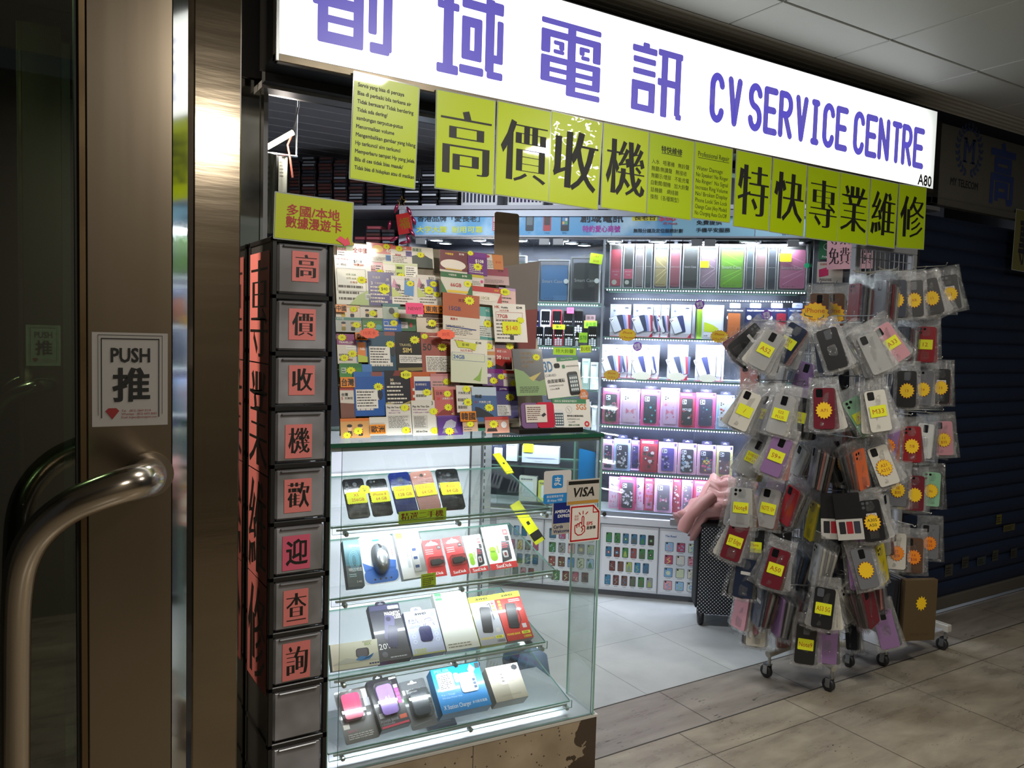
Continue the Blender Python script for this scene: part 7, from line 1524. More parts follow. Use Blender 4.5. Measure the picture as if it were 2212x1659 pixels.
# lower left shelves, seen above and through the show case
def carton_cab(px, zs, v, c, label, deco=None, d=.05):
    s, w, h = span(Q6, *px, zs, v); mb = MB().box(0, w, 0, d, 0, h, mat(c, .4, 0, 0, .4)); y = -.0006
    if deco: deco(mb, w, h, y)
    else: mb.rrect(w * .2, h * .2, w * .8, h * .8, .004, y, mat('#d4dadc', .4)); mb.lines(w * .1, h * .84, w * .8, h * .95, 1, y, mat('#6c7074', .5))
    o = mb.build('accessory_box'); place(o, CAB, s, v, zs + .0006); tag(o, label, 'box', 'small cartons on the lower left cabinet shelves')
xs_ = (1180, 1198, 1217, 1237, 1258, 1276); cc_ = ('#9fb0a8', '#c9cfcf', '#5a8a92', '#b9c2c2', '#8ea69c', '#c2c9c9'); nn_ = ('grey green', 'white', 'teal', 'pale grey', 'sage', 'light grey')
for i in range(6): carton_cab((xs_[i], xs_[i] + 17, 775 + (i % 2) * 8), LZ[2], .08, cc_[i], nn_[i] + ' small carton, %s from the left above the protector packs' % ORD[i])
for i in range(4): carton_cab((1240 + i * 13, 1251 + i * 13, 868 + (i % 2) * 8), LZ[3], .10, ('#9aa6a0', '#c9c9c4', '#6a6a72', '#b0b8b8')[i], ('mossy', 'cream', 'dark grey', 'silver')[i] + ' small carton right of the screen protector packs')
def d_tab(mb, w, h, y): mb.poly([(w * .06, h * .32), (w * .86, h * .34), (w * .96, h * .28), (w * .2, h * .24)], y, mat('#8a90b0', .3)); mb.text('Galaxy Tab A7', w * .35, h * .1, .008, y, mat('#777', .5))
carton_cab((1128, 1208, 965), .735, .10, '#c6cad4', 'white tablet carton seen through the top of the show case', d_tab, .06)
for i, (x0, x1, y0, c, nm) in enumerate(((1062, 1092, 960, '#2a2c4a', 'navy'), (1094, 1118, 958, '#d0d2d8', 'white with a red dot'), (1122, 1160, 1030, '#d0d0c4', 'cream'), (1163, 1195, 1040, '#c9c85a', 'yellow edged'))): carton_cab((x0, x1, y0), .735 if i < 2 else .497, .12, c, nm + ' accessory carton seen through the show case glass', None)
card(Q6, 1130, 960, 1152, 976, '#d4dc2a', ['TAB', 'A7-Lite'], 'yellow tag lettered TAB A7-Lite on the white tablet carton', .095)
pane(MB(), S0 + .01, -.05, .006, CD - .02, .722, .730, 'z').build('glass_shelf', cab)
# ------------------------------------------------------------------ bagged phone cases
PAL = {'c': ('#bdbbb4', 'clear'), 'k': ('#1b1c1f', 'black'), 'm': ('#6a1f2c', 'maroon'), 'n': ('#1f2a40', 'navy'), 'g': ('#6d6f74', 'grey'), 'r': ('#a8706a', 'rose'), 'p': ('#8a6a98', 'purple'), 'w': ('#cfccc2', 'white'), 'd': ('#8c1c26', 'red'), 't': ('#3a6a5c', 'teal'), 'e': ('#86b894', 'mint green'), 'o': ('#c8623a', 'orange'), 'y': ('#cdbb1c', 'yellow'), 'b': ('#36588c', 'blue'), 'i': ('#c48c96', 'pink'), 'u': ('#5c4334', 'brown')}
CLEARCASE = m_film('clear_case', .9, (1, .99, .96), .12, .16, .30)
def bag_mesh(seed, w=.114, h=.225):
    r = random.Random(seed); nx, nz = 5, 9; vs = []; fs = []
    for side in (0, 1):
        for j in range(nz + 1):
            for i in range(nx + 1):
                u, v = i / nx, j / nz
                puff = .0046 * math.sin(PI * u) ** .5 * (1 if v < .8 else max(.1, (1 - v) / .2)) if 0 < i < nx and 0 < j < nz else .0004
                vs.append(((u - .5) * w + (r.random() - .5) * .003, (puff + (r.random() - .5) * .0012 * (puff > .001)) * (1 if side else -1), -h + v * h + .012))
    n1 = (nx + 1) * (nz + 1)
    for side in (0, 1):
        for j in range(nz):
            for i in range(nx):
                a = side * n1 + j * (nx + 1) + i; q = (a, a + 1, a + nx + 2, a + nx + 1); fs.append(q if not side else q[::-1])
    return vs, fs
_bag = {}
def bag_proto(ck, var):
    key = (ck, var)
    if key in _bag: return _bag[key]
    t = empty('bagged_phone_case')
    vs, fs = bag_mesh(var); MB().add(vs, fs, BAG2 if var == 2 else BAG, True).build('plastic_bag', t)
    c, nm = PAL[ck]; mm = CLEARCASE if ck == 'c' else mat(c, .3, 0, 0, .25)
    mb = MB().slab(-.040, -.200, .040, -.034, .011, -.0046, .0046, mm)
    cm = mat('#101114', .2) if ck not in 'kn' else mat('#55585e', .25)
    if var == 1: mb.rrect(-.030, -.072, -.004, -.038, .006, -.005, cm)
    elif var == 2: mb.rrect(-.012, -.078, .012, -.040, .005, -.005, cm)
    else:
        for q in range(3): mb.ell(-.024 + .017 * (q % 2), -.046 - .017 * (q // 2), .0062, .0062, -.005, cm, 12)
    mb.rrect(-.018, -.102, .022, -.088, .003, -.005, mat('#c9c9c6', .5)) if ck in 'kn' and var == 0 else None
    mb.build('phone_case', t); _bag[key] = [t, False]
    return _bag[key]
NBAG = [0]
def hang(P, rz0, az, roll, cols, where, rack, tg=None, txt=(), tilt=0.0, gap=.0118, fan=0.0):
    """a peg of bagged cases: the first is nearest the viewer"""
    r = random.Random(int(P.x * 1000) + int(P.z * 777))
    a = deg(rz0 + az); d = Vector((math.sin(a), -math.cos(a), 0))
    flat = abs(az) < 50
    for k, ck in enumerate(cols[:4] if flat and rack[0] == 's' else cols[:6]):
        pr = bag_proto(ck, r.randrange(3))
        if pr[1]:
            t = pr[0].copy(); COL.objects.link(t)
            for ch in pr[0].children:
                if ch.name[:5] != 'price': c2 = ch.copy(); COL.objects.link(c2); c2.parent = t
        else: t = pr[0]; pr[1] = True
        NBAG[0] += 1
        t.location = P - d * (gap * k) + Vector((0, 0, -.005 * k))
        t.rotation_euler = (Matrix.Rotation(a, 3, 'Z') @ Matrix.Rotation(deg(tilt), 3, 'X') @ Matrix.Rotation(deg(roll + (fan * k if not flat else (-1) ** k * min(13, 4.5 * k)) + (r.random() - .5) * 2.4), 3, 'Y')).to_euler()
        tag(t, '%s bagged case, %s from front, %s, %s' % (PAL[ck][1], ORD[k], where, rack), 'phone case', 'bagged phone cases on the ' + rack)
        if k == 0 and tg:
            mb = MB(); z = -.118 if tg in 'yY' else -.125; y = -.0085
            if tg == 'y':
                mb.ragged(-.030, z - .022, .030, z + .022, y, YTAG, .002)
                for i, s_ in enumerate(txt): mb.text(s_, 0, z + (.010 - .020 * i if len(txt) > 1 else 0), .040 / (len(txt) + .5), y - .0004, mat('#b03a14', .5), 'c', w=.052)
            else:
                k_ = .034; mb.star(0, z, k_, k_ * 1.1, 16, y + .0004, mat('#b8401c', .5), .8); mb.star(0, z, k_ * .95, k_ * 1.05, 16, y, mat('#f08a1c', .5) if tg == 'o' else YBURST, .8)
                for i, s_ in enumerate(txt): mb.text(s_, 0, z + (.010 - .020 * i if len(txt) > 1 else 0), .018, y - .0004, mat('#a8341c', .5) if tg != 'k' else INK, 'c', w=.052)
            mb.build('price_tag', t)
WIRE = mat('#8f9398', .35, .6); RW = mat('#b4b2a8', .4)
C1 = Vector((3.05, 2.34, 0)); D1 = (Vector((0, 0, 0)) - C1).normalized()
def p1(x, y, d): return on_plane(x, y, C1 + D1 * d, D1)
spin = tag(empty('spinner_rack', C1), 'free-standing wheeled wire rack buried under tiers of bagged phone cases', 'display rack')
MB().cyl((0, 0, .80), 'z', .018, 1.36, RW).build('pole', spin)
for a in (0, 90):
    mb = MB(); c, s_ = math.cos(deg(a + 20)), math.sin(deg(a + 20))
    for i in range(9): x = -.076 + .019 * i; mb.tube([(x * c, x * s_, .22), (x * c, x * s_, 1.5)], .002, WIRE, 6)
    for i in range(27): z = .22 + i * .0492; mb.tube([(-.076 * c, -.076 * s_, z), (.076 * c, .076 * s_, z)], .002, WIRE, 6)
    mb.build('wire_grid', spin)
def caster(parent, p, m2):
    c = empty('caster', p - parent.location); c.parent = parent
    MB().tube([(0, 0, .10), (0, 0, .058)], .007, ALU).box(-.0165, -.0135, -.002, .020, .022, .064, m2).box(.0135, .0165, -.002, .020, .022, .064, m2).box(-.0165, .0165, -.006, .020, .061, .065, m2).build('fork', c)
    MB().lathe([(.010, -.011), (.024, -.011), (.029, -.007), (.029, .007), (.024, .011), (.010, .011)], (0, .014, .029), mat('#26262a', .5), 20, 'x').lathe([(.0, -.012), (.012, -.012), (.012, .012), (0, .012)], (0, .014, .029), mat('#9a9a96', .4), 14, 'x').build('wheel', c)
for (x, y) in ((1660, 1465), (1795, 1495), (1706, 1402), (1838, 1442)):
    w_ = on_z(x, y, 0.0); p = Vector((w_.x, w_.y, 0)); q = p - C1
    MB().tube([(0, 0, .135), (q.x, q.y, .112), (q.x * 1.06, q.y * 1.06, .110)], .016, RW, 12).build('leg', spin); caster(spin, p, ALU)
HK = MB()
CL = [(1655, 700, 25, 48, 'kkmkmknkm', None, (), 'far left of the top tier', .16), (1684, 702, 8, 26, 'ccwcgcm', 'y', ('A52',), 'top tier, tagged A52', .20), (1738, 690, -6, 30, 'nruckpmg', 'y', ('A13', '5G'), 'top tier, tagged A13', .21), (1778, 694, 4, -18, 'kknccgc', None, (), 'top tier centre, facing out', .22), (1828, 704, 12, -34, 'ckwkwkw', 'y', ('A53',), 'top tier, tagged A53 5G', .19), (1862, 706, 14, -26, 'ccgcwc', None, (), 'top tier, second from its right end', .17), (1890, 690, 18, -34, 'icdcwcg', 'y', ('A33',), 'top tier right end, tagged A33', .15),
      (1634, 832, 10, 22, 'wcwcw', 'y', ('/',), 'second tier left end', .22), (1662, 836, 6, 17, 'cwcgk', 'y', ('S22',), 'second tier, tagged S22', .23), (1703, 836, 2, 13, 'cwgck', 'y', ('S22', 'PLUS'), 'second tier, tagged S22 Plus', .24), (1738, 842, -6, 9, 'kkgkck', 'y', ('S22', 'Ultra'), 'second tier, tagged S22 Ultra', .23), (1779, 820, -2, -5, 'mmcwcmk', 'b', ('A71',), 'second tier centre, tagged A71', .24), (1828, 846, 6, -32, 'eckcwc', 'y', ('A51',), 'second tier, tagged A51', .22), (1884, 826, 10, -13, 'wcwcg', 'y', ('M33',), 'second tier right end, tagged M33', .19),
      (1652, 936, 12, 24, 'cwcyw', 'y', ('S10/S20', 'S10 plus'), 'third tier left end', .23), (1700, 928, 6, 20, 'ppcrc', 'y', ('S9+',), 'third tier, tagged S9 plus', .24), (1742, 952, -58, 22, 'cwcrwcic', None, (), 'third tier pale fan left of centre', .20), (1768, 950, -74, 4, 'gkrckugn', None, (), 'third tier centre, edges outward', .20), (1796, 946, 62, -26, 'kckwkncw', 'b', ('A22',), 'third tier dark fan right of centre', .20), (1850, 955, 58, -14, 'okockc', None, (), 'third tier, with the orange case', .19), (1886, 948, 10, -22, 'wckck', 'b', ('A21', 'A21S'), 'third tier right end, tagged A21', .18),
      (1604, 1036, 8, 2, 'cwcu', 'y', ('Note8',), 'fourth tier left end', .23), (1672, 1040, 6, 9, 'crcuw', 'y', ('NOTE 10+',), 'fourth tier, tagged Note 10 plus', .24), (1722, 1038, -52, 15, 'dkwkcck', None, (), 'fourth tier dark fan left of centre', .20), (1764, 1068, -66, 4, 'ytcwcww', None, (), 'fourth tier, with the yellow case', .20), (1872, 1062, 8, -12, 'kkpck', 'k', ('A30S', 'A50'), 'fourth tier, tagged A30S', .19), (1906, 1050, 66, -12, 'crcgc', None, (), 'fourth tier right end', .17),
      (1606, 1112, 10, 16, 'mcwg', 'y', ('S7 Edge',), 'fifth tier, tagged S7 Edge', .24), (1632, 1122, 2, 1, 'kkcn', 'y', ('J7pro', 'J7'), 'fifth tier, tagged J7', .24), (1692, 1170, 4, 14, 'mugc', 'y', ('A50',), 'fifth tier, tagged A50', .24), (1728, 1176, -64, 10, 'nkbkwbgc', None, (), 'fifth tier blue edges', .20), (1772, 1160, -70, 3, 'cwcwcww', None, (), 'fifth tier pale edges at centre', .21), (1806, 1158, 60, -22, 'kpbkgpk', None, (), 'fifth tier dark fan right of centre', .20), (1852, 1166, 16, -16, 'gcpck', 'b', ('',), 'fifth tier, blank yellow tag', .19), (1896, 1162, 64, -14, 'ykckc', None, (), 'fifth tier right end', .17),
      (1616, 1190, 6, 4, 'nkk', None, (), 'low tier dark pair at left', .22), (1610, 1262, -40, 4, 'iwri', None, (), 'low tier pink edges at left', .22), (1650, 1252, -62, 6, 'nkmwkr', None, (), 'low tier navy edges', .21), (1638, 1296, 8, 2, 'wc', None, (), 'lowest white bag at left', .22), (1690, 1272, -66, 2, 'pkcgkcw', None, (), 'low tier, purple edge', .21), (1728, 1274, -68, 4, 'mgbwpgk', None, (), 'low tier mixed edges', .21), (1786, 1252, 2, 3, 'kwcww', 'y', ('A53 5G',), 'low tier front, tagged A53', .25), (1814, 1250, 40, -34, 'wwcwc', None, (), 'low tier white fan right of centre', .20), (1868, 1256, 58, -16, 'mukmrk', None, (), 'low tier right end, dark red', .17), (1790, 1330, 2, 0, 'pk', None, (), 'bottom row, purple front', .22), (1745, 1330, 6, 2, 'kg', 'y', ('Note9',), 'bottom row, yellow tag', .21)]
rf = random.Random(8)
for row, (y, nm) in enumerate(((768, 'top'), (892, 'second'), (1004, 'third'), (1096, 'fourth'), (1216, 'fifth'), (1300, 'sixth'))):
    for j in range(5):
        x = (1618, 1684, 1752, 1822, 1884)[j] + (row % 2) * 14
        CL.append((x, y, rf.choice((-58, -20, 15, 56)), rf.uniform(-22, 22), ''.join(rf.choice('ccwkmgrnpcku') for q in range(2)), None, (), '%s inner row, %s hook' % (nm, ORD[j]), .085))
for i, (x, y, az, roll, cols, tg, txt, where, d) in enumerate(CL):
    P = p1(x, y, d + ((.10 if i % 2 else .01) if d > .14 else 0)); hang(P, -53, az, roll, cols, where, 'spinner rack', tg, txt, -6, .0118 if abs(az) < 50 else .0125, 2.0 * (1 if roll > 0 else -1) if abs(az) >= 50 else .8 * (1 if roll > 0 else -1))
    a = deg(-53 + az); dd = Vector((math.sin(a), -math.cos(a), 0)); b_ = P - dd * (.013 * len(cols) + .02); q = Vector((C1.x, C1.y, P.z - .02)); q = q + (b_ - q).normalized() * .06
    MB().tube([P + dd * .02 + Vector((0, 0, .026)) - C1, P - C1 + Vector((0, 0, .0175)), b_ - C1 + Vector((0, 0, .0175)), Vector((q.x, q.y, P.z + .016)) - C1], .0022, WIRE, 6).build('peg', spin)
# two retail cartons hanging among the bags
for i, x in enumerate((1800, 1826)):
    t = tag(empty('case_carton'), 'black carton with white base and red phone pictures, %s of two on the spinner rack' % ('left', 'right')[i], 'box')
    mb = MB().slab(-.05, -.19, .05, 0, .004, 0, .012, mat('#17171a', .4)); mb.rect(-.05, -.19, .05, -.105, -.0004, mat('#c4c2bc', .4))
    for k, c in enumerate(('#26262c', '#a82430', '#3a3c48')): mb.rrect(-.04 + .028 * k, -.165, -.016 + .028 * k, -.115, .003, -.0008, mat(c, .4))
    mb.build('carton', t); t.location = p1(x, 1066, .31 + .02 * i); t.rotation_euler = (0, deg(-4 - 6 * i), deg(-53))
# ------------------------------------------------------------------ the white gridwall rack by the shutter
gw = tag(empty('gridwall_rack', (3.33, 2.36, 0)), 'white wheeled grid rack of bagged cases standing against the dark shutter', 'display rack')
RWH = mat('#a9abb0', .4)
for x in (0, .45): MB().box(x, x + .035, 0, .03, .1, 1.945, RWH, .003).build('post', gw)
MB().box(0, .485, 0, .03, 1.945, 1.98, RWH, .003).build('top_rail', gw)
mb = MB()
for i in range(11): mb.tube([(.06 + .037 * i, .015, .3), (.06 + .037 * i, .015, 1.945)], .0022, RWH, 6)
for i in range(24): mb.tube([(.035, .015, .34 + .068 * i), (.45, .015, .34 + .068 * i)], .0022, RWH, 6)
mb.build('wire_grid', gw)
for (x, y) in ((1912, 1440), (2040, 1405)):
    w_ = on_z(x, y, 0); p = Vector((w_.x, w_.y, 0)); q = p - gw.location
    mb = MB(); mb.T = Matrix.Translation((q.x - .01, q.y, .10)); mb.box(-.018, .018, -.025, .26, 0, .036, mat('#b9b7b0', .4), .003); mb.build('leg', gw); caster(gw, p, ALU)
G2 = [(1850, 596, -70, 0, 'mngkcmkm', None, (), 'top row, edges outward', 2.22), (1905, 590, -64, 0, 'gmkdgwc', None, (), 'top row, second peg', 2.22), (1938, 588, 0, 0, 'nkc', 'b', ('15',), 'top row, navy front', 2.18), (1972, 590, -4, -4, 'kcn', 'b', ('XR',), 'top row, third star', 2.2), (1999, 588, -8, -16, 'kcwc', 'b', ('11',), 'top row, tilted bag', 2.2), (2044, 580, -10, -10, 'kcw', 'b', ('12',), 'top row right end', 2.22),
      (1955, 690, -66, 0, 'kmgwk', None, (), 'second row, dark edges', 2.24), (2003, 690, -20, 0, 'ddk', 'y', ('12',), 'second row, red bag', 2.2), (1960, 785, -4, 0, 'kkn', 'b', ('13',), 'third row, black bag', 2.18), (2000, 785, -16, 2, 'gcw', 'b', ('14',), 'third row middle', 2.22), (2034, 782, -10, 0, 'kmw', 'b', ('15',), 'third row right end', 2.22), (1928, 905, -8, 6, 'pod', 'o', ('XS/XR', '$38'), 'fourth row, purple bag', 2.16), (1968, 905, -4, -4, 'dmc', 'b', ('7/8',), 'fourth row, red bag', 2.16), (2004, 900, -50, 0, 'wgc', None, (), 'fourth row edges', 2.22), (2036, 895, -10, -4, 'icw', 'b', ('11', '$35'), 'fourth row right end', 2.22),
      (1942, 1000, 0, 0, 'gkc', 'b', ('SE', '$35'), 'fifth row, grey bag', 2.18), (1978, 1012, -10, 0, 'mcy', 'b', ('',), 'fifth row, wine bag', 2.2), (2014, 1005, -10, 0, 'ek', 'b', ('6s',), 'fifth row, green bag', 2.22), (1938, 1136, 0, 0, 'wkc', 'o', ('12', '$38'), 'sixth row, white bag', 2.16), (1975, 1146, -6, 0, 'ucw', 'o', ('14', '$38'), 'sixth row, tan bag', 2.17), (2010, 1118, -10, 0, 'gk', 'o', ('7/8', '$35'), 'sixth row right end', 2.2)]
for (x, y, az, roll, cols, tg, txt, where, Y) in G2:
    P = on_y(x, y, Y); hang(P, -42, az, roll, cols, where, 'white grid rack', tg, txt, -2)
    a = deg(-42 + az); dd = Vector((math.sin(a), -math.cos(a), 0)); b_ = P - dd * (.0105 * len(cols) + .01)
    e_ = Vector((min(max(b_.x + .02, 3.40), 3.80), 2.372, P.z + .012))
    MB().tube([P + dd * .02 + Vector((0, 0, .026)) - gw.location, P - gw.location + Vector((0, 0, .0175)), b_ - gw.location + Vector((0, 0, .0175)), e_ - gw.location], .0024, mat('#b9b4a4', .4, .4), 6).build('peg', gw)
G3 = [(1772, 618, 2.42, 'uc', ('iPhone', '12 Pro Max'), 'left peg behind the spinner'), (1806, 618, 2.40, 'ucgk', ('iPhone', '13 Pro'), 'right peg behind the spinner')]
for (x, y, Y, cols, txt, where) in G3:
    P = on_y(x, y, Y); hang(P, -48, 0, 0, cols, where, 'white grid rack', None, (), 0)
    MB().tube([P + Vector((-.02, -.02, .026)) - gw.location, P + Vector((0, 0, .0175)) - gw.location, P + Vector((.03, .03, .0175)) - gw.location, Vector((.01, .02, P.z + .0175))], .0024, WIRE, 6).build('peg', gw)
    f = Frame(P + Vector((-.012, -.012, -.09)), deg(-48)); burst(lambda a, b_: (a, b_), x - 12, y + 62, 33, 30, '#e8b81c', txt, 'yellow star card lettered ' + ' '.join(txt), -.014, '#b8481c', 16, 'price card', None, True, f)
# tablet folios standing at the rack's foot
for i, (x, c, nm) in enumerate(((1922, '#1d1e22', 'black'), (1932, '#2c2d31', 'dark grey'), (1939, '#4a463c', 'grey brown'))):
    q = on_y(x, 1368, 2.15); o = MB().box(0, .02, 0, .20, 0, .28, mat(c, .4), .002).build('tablet_folio'); o.location = (q.x, 2.15, .142); o.rotation_euler = (0, deg(3), deg(-20)); tag(o, nm + ' slim tablet folio leaning on edge beside the kraft carton', 'tablet case')
a = on_y(1950, 1372, 2.11); t = tag(empty('kraft_carton', (a.x, 2.11, .142), (0, 0, deg(-22))), 'kraft tablet carton with a yellow star at the foot of the white rack', 'box')
MB().box(0, .165, 0, .03, 0, .285, mat('#54442c', .6), .001).text('BOOK STYLE', .085, .03, .016, -.0006, mat('#4a3c28', .5), 'c').build('carton', t); MB().star(.085, .175, .030, .036, 12, -.0012, YBURST, .7).build('price_tag', t)
# shelf under the cartons
MB().box(.0, .47, -.25, -.02, .132, .140, RWH, .002).build('foot_shelf', gw)
# ------------------------------------------------------------------ trolley bag with a jacket thrown over it
tb = tag(empty('trolley_bag', (3.045, 2.985, 0), (0, 0, deg(-38))), 'black trolley bag with white polka dots parked by the cabinet', 'trolley bag')
m, nt, b, out, N, L = nodes('polka_cloth'); b.inputs['Roughness'].default_value = .8
tc = N('ShaderNodeTexCoord'); mp = N('ShaderNodeMapping'); mp.inputs['Rotation'].default_value = (0, deg(45), 0); mp.inputs['Scale'].default_value = (75, 75, 75); L(tc, 'Object', mp, 0)
fr_ = N('ShaderNodeVectorMath'); fr_.operation = 'FRACTION'; L(mp, 0, fr_, 0); sb = N('ShaderNodeVectorMath'); sb.operation = 'SUBTRACT'; sb.inputs[1].default_value = (.5, .5, .5); L(fr_, 0, sb, 0)
ml = N('ShaderNodeVectorMath'); ml.operation = 'MULTIPLY'; ml.inputs[1].default_value = (1, 0, 1); L(sb, 0, ml, 0); le = N('ShaderNodeVectorMath'); le.operation = 'LENGTH'; L(ml, 0, le, 0)
lt = N('ShaderNodeMath'); lt.operation = 'LESS_THAN'; lt.inputs[1].default_value = .27; nt.links.new(le.outputs['Value'], lt.inputs[0])
mx = N('ShaderNodeMix', data_type='RGBA'); L(lt, 0, mx, 0); mx.inputs[6].default_value = lin('#17181c'); mx.inputs[7].default_value = lin('#b9bcc4'); nt.links.new(mx.outputs[2], b.inputs['Base Color'])
POLKA = m
P_ = MB()._rr(0, .065, .34, .53, .03, 5); bb = MB(); bb.prism([(x + (.012 * (z - .3)), z) for x, z in P_], 0, .20, POLKA, mat('#1b1c20', .7)); bb.build('body', tb)
MB().box(-.004, .345, -.004, .204, .525, .545, mat('#1b1c20', .7), .006).build('flap', tb); MB().box(.15, .175, -.006, 0, .42, .53, mat('#141417', .6), .002).build('strap', tb); MB().box(-.012, .0, .02, .18, .09, .50, mat('#141417', .7), .004).build('side_panel', tb)
MB().tube([(.06, .21, .1), (.06, .21, .55), (.28, .21, .55), (.28, .21, .1)], .008, ALU).build('pull_handle', tb)
for x in (.02, .30): MB().lathe([(.008, -.014), (.034, -.014), (.040, -.008), (.040, .008), (.034, .014), (.008, .014)], (x, .03, .040), mat('#141416', .5), 22, 'x').box(x - .018, x + .018, .015, .06, .045, .09, mat('#141416', .5), .003).build('wheel', tb)
r = random.Random(5); vs = []; fs = []; n1, n2 = 22, 18
for i in range(n1):
    for j in range(n2):
        ph = PI * i / (n1 - 1); th = 2 * PI * j / n2
        k = 1 + .20 * math.sin(3 * th + 4 * ph) * math.sin(ph) + .12 * math.sin(7 * th - 3 * ph) + .09 * math.sin(11 * ph + 2 * th)
        vs.append((.11 + .205 * k * math.sin(ph) * math.cos(th), .09 + .13 * k * math.sin(ph) * math.sin(th), max(.555, .655 + .115 * k * math.cos(ph)) if math.cos(th) > -.62 else .615 + .115 * k * math.cos(ph) - .09 * math.sin(ph)))
vs = [(x, y, max(z, .556)) if x > -.022 else (x, y, z) for x, y, z in vs]
for i in range(n1 - 1):
    for j in range(n2): fs.append((i * n2 + j, i * n2 + (j + 1) % n2, (i + 1) * n2 + (j + 1) % n2, (i + 1) * n2 + j))
jk = tag(empty('jacket', tb.location, (0, 0, deg(-38))), 'crumpled dusty pink jacket thrown on top of the polka dot bag', 'jacket')
MB().add(vs, fs, mat('#c08a86', .45, 0, 0, .2), True).build('cloth', jk)
cf = MB(); pts = [(.05, -.03, .70), (-.01, -.06, .655), (-.06, -.06, .60), (-.085, -.05, .55), (-.10, -.055, .51)]; cf.tube(pts, [.03, .036, .028, .036, .03], mat('#b88480', .45), 9); cf.build('sleeve', jk)
MB().ell(.13, .585, .010, .010, -.035, mat('#1a1614', .4), 14).build('button', jk)
# ------------------------------------------------------------------ right of the cabinet: pegboard and notices
MB().box(1.10, 1.55, .03, .045, .9, 2.06, mat('#5f6268', .6)).build('pegboard', cab)
def notice(x0, y0, x1, y1, v, c, draw, label, name='notice', rot=0):
    a = CAB.hit(x0, y1, v); b_ = CAB.hit(x1, y0, v); mb = MB(); w, h = b_.x - a.x, b_.z - a.z; mb.box(0, w, 0, .001, 0, h, mat(c, .5)); draw(mb, w, h, -.0006); o = mb.build(name); place(o, CAB, a.x, v, a.z, 0, 0, rot); tag(o, label, 'notice')
notice(1786, 488, 1890, 582, -.01, '#d8a4ac', lambda mb, w, h, y: (mb.fit('專業維修', w * .04, h * .56, w * .97, h * .93, y, mat('#2a1c24', .5), 'song'), mb.fit('免費報價', w * .04, h * .10, w * .97, h * .50, y, mat('#2a1c24', .5), 'song')), 'pink notice with bold black Chinese writing left of the white rack', 'notice', deg(-2))
notice(1768, 500, 1790, 560, .02, '#2f6a48', lambda mb, w, h, y: (mb.text('Ava', w * .35, h * .1, h * .12, y, WHITE), mb.ring(w * .9, h * .45, .016, .018, y, WHITE)), 'dark green notice beside the pink one')
notice(1764, 566, 1822, 610, .02, '#b9b0a4', lambda mb, w, h, y: (mb.poly([(w * .08, h * .25), (w * .45, h * .35), (w * .42, h * .75), (w * .06, h * .62)], y, mat('#b8305c', .4)), mb.lines(w * .1, h * .06, w * .6, h * .2, 2, y, INK), mb.text('起最新', w * .1, h * .88, h * .12, y, mat('#b04a3c', .5))), 'pale card with a magenta bank card below the green notice')
# ------------------------------------------------------------------ white storage ledge above and left of the cabinet
led = tag(empty('storage_shelf', CAB.o, (0, 0, CAB.rz)), 'white storage ledge running above the cabinet, loaded with slim boxes', 'shelf')
LW = mat('#a8a9b2', .5)
MB().box(-2.95, 1.3, .0, .5, 2.222, 2.245, LW).build('ledge_board', led)
MB().box(S0 - .07, S0 - .015, .0, .4, .47, 2.22, mat('#a9abb6', .5)).build('divider', led); MB().box(-2.95, S0 - .07, .0, .42, 1.96, 1.98, LW).box(-2.95, S0 - .07, .42, .43, .4, 2.22, mat('#5c5d64', .6)).build('cubby', led)
U_ = lambda x, y: CAB.hit(x, y, .03)
def slim(s, z, w, h, c, dc, wh, col_l, grp, d=.14):
    o = MB().box(0, w, 0, d, 0, h, mat(c, .25, 0, 0, .6), .002).rrect(w * .08, h * .22, w * .92, h * .78, .002, -.0006, mat(dc, .3, 0, 0, .5)).build('slim_box'); place(o, CAB, s, .03 + random.random() * .015, z, 0, random.uniform(-.04, .04)); tag(o, col_l, 'box', grp)
BR_ = [('#3a2624', '#5a3430'), ('#1d1d22', '#3c3e46'), ('#33282c', '#4a3a3c'), ('#2a2224', '#54302c'), ('#1a1b1e', '#8a8e96')]
for i, (x0, x1, n) in enumerate(((622, 645, 14), (649, 680, 15), (684, 715, 15), (718, 748, 14), (751, 785, 10), (789, 826, 9))):
    a, c = U_(x0, 440), U_(x1, 440); w = c.x - a.x; z = 2.246
    for k in range(n):
        q = BR_[random.randrange(5)]; hh = .0195; slim(a.x + random.uniform(-.0, .004), z, w * .96, hh, q[0], q[1], 0, 'dark slim case box in stack %s from the left on the white ledge' % ORD[i], 'slim boxes in ledge stack ' + ORD[i]); z += hh + .0006
for i, (x0, x1, n) in enumerate(((829, 868, 8), (871, 905, 9), (908, 944, 12), (947, 988, 11))):
    a, c = U_(x0, 440), U_(x1, 440); w = c.x - a.x; z = 2.246
    for k in range(n): slim(a.x + random.uniform(-.003, .003), z, w, .0185, '#0f1013', ('#2a2d3a', '#1a1b22', '#c9ccd4')[(k * 7 + i) % 3 if i else 0], 0, 'glossy black slim box in black stack %s from the left on the ledge' % ORD[i], 'black boxes in stack ' + ORD[i]); z += .0191
for i, (x0, x1, n) in enumerate(((764, 787, 4), (789, 821, 7), (823, 852, 6))):
    a, c = U_(x0, 525), U_(x1, 525); w = c.x - a.x; z = 1.981
    for k in range(n):
        q = BR_[(k + i) % 5] if k % 3 else ('#7c3038', '#a8545c'); slim(a.x, z, w, .0205, q[0], q[1], 0, 'slim case box in stack %s inside the cubby left of the banner' % ORD[i], 'slim boxes in cubby stack ' + ORD[i]); z += .0215
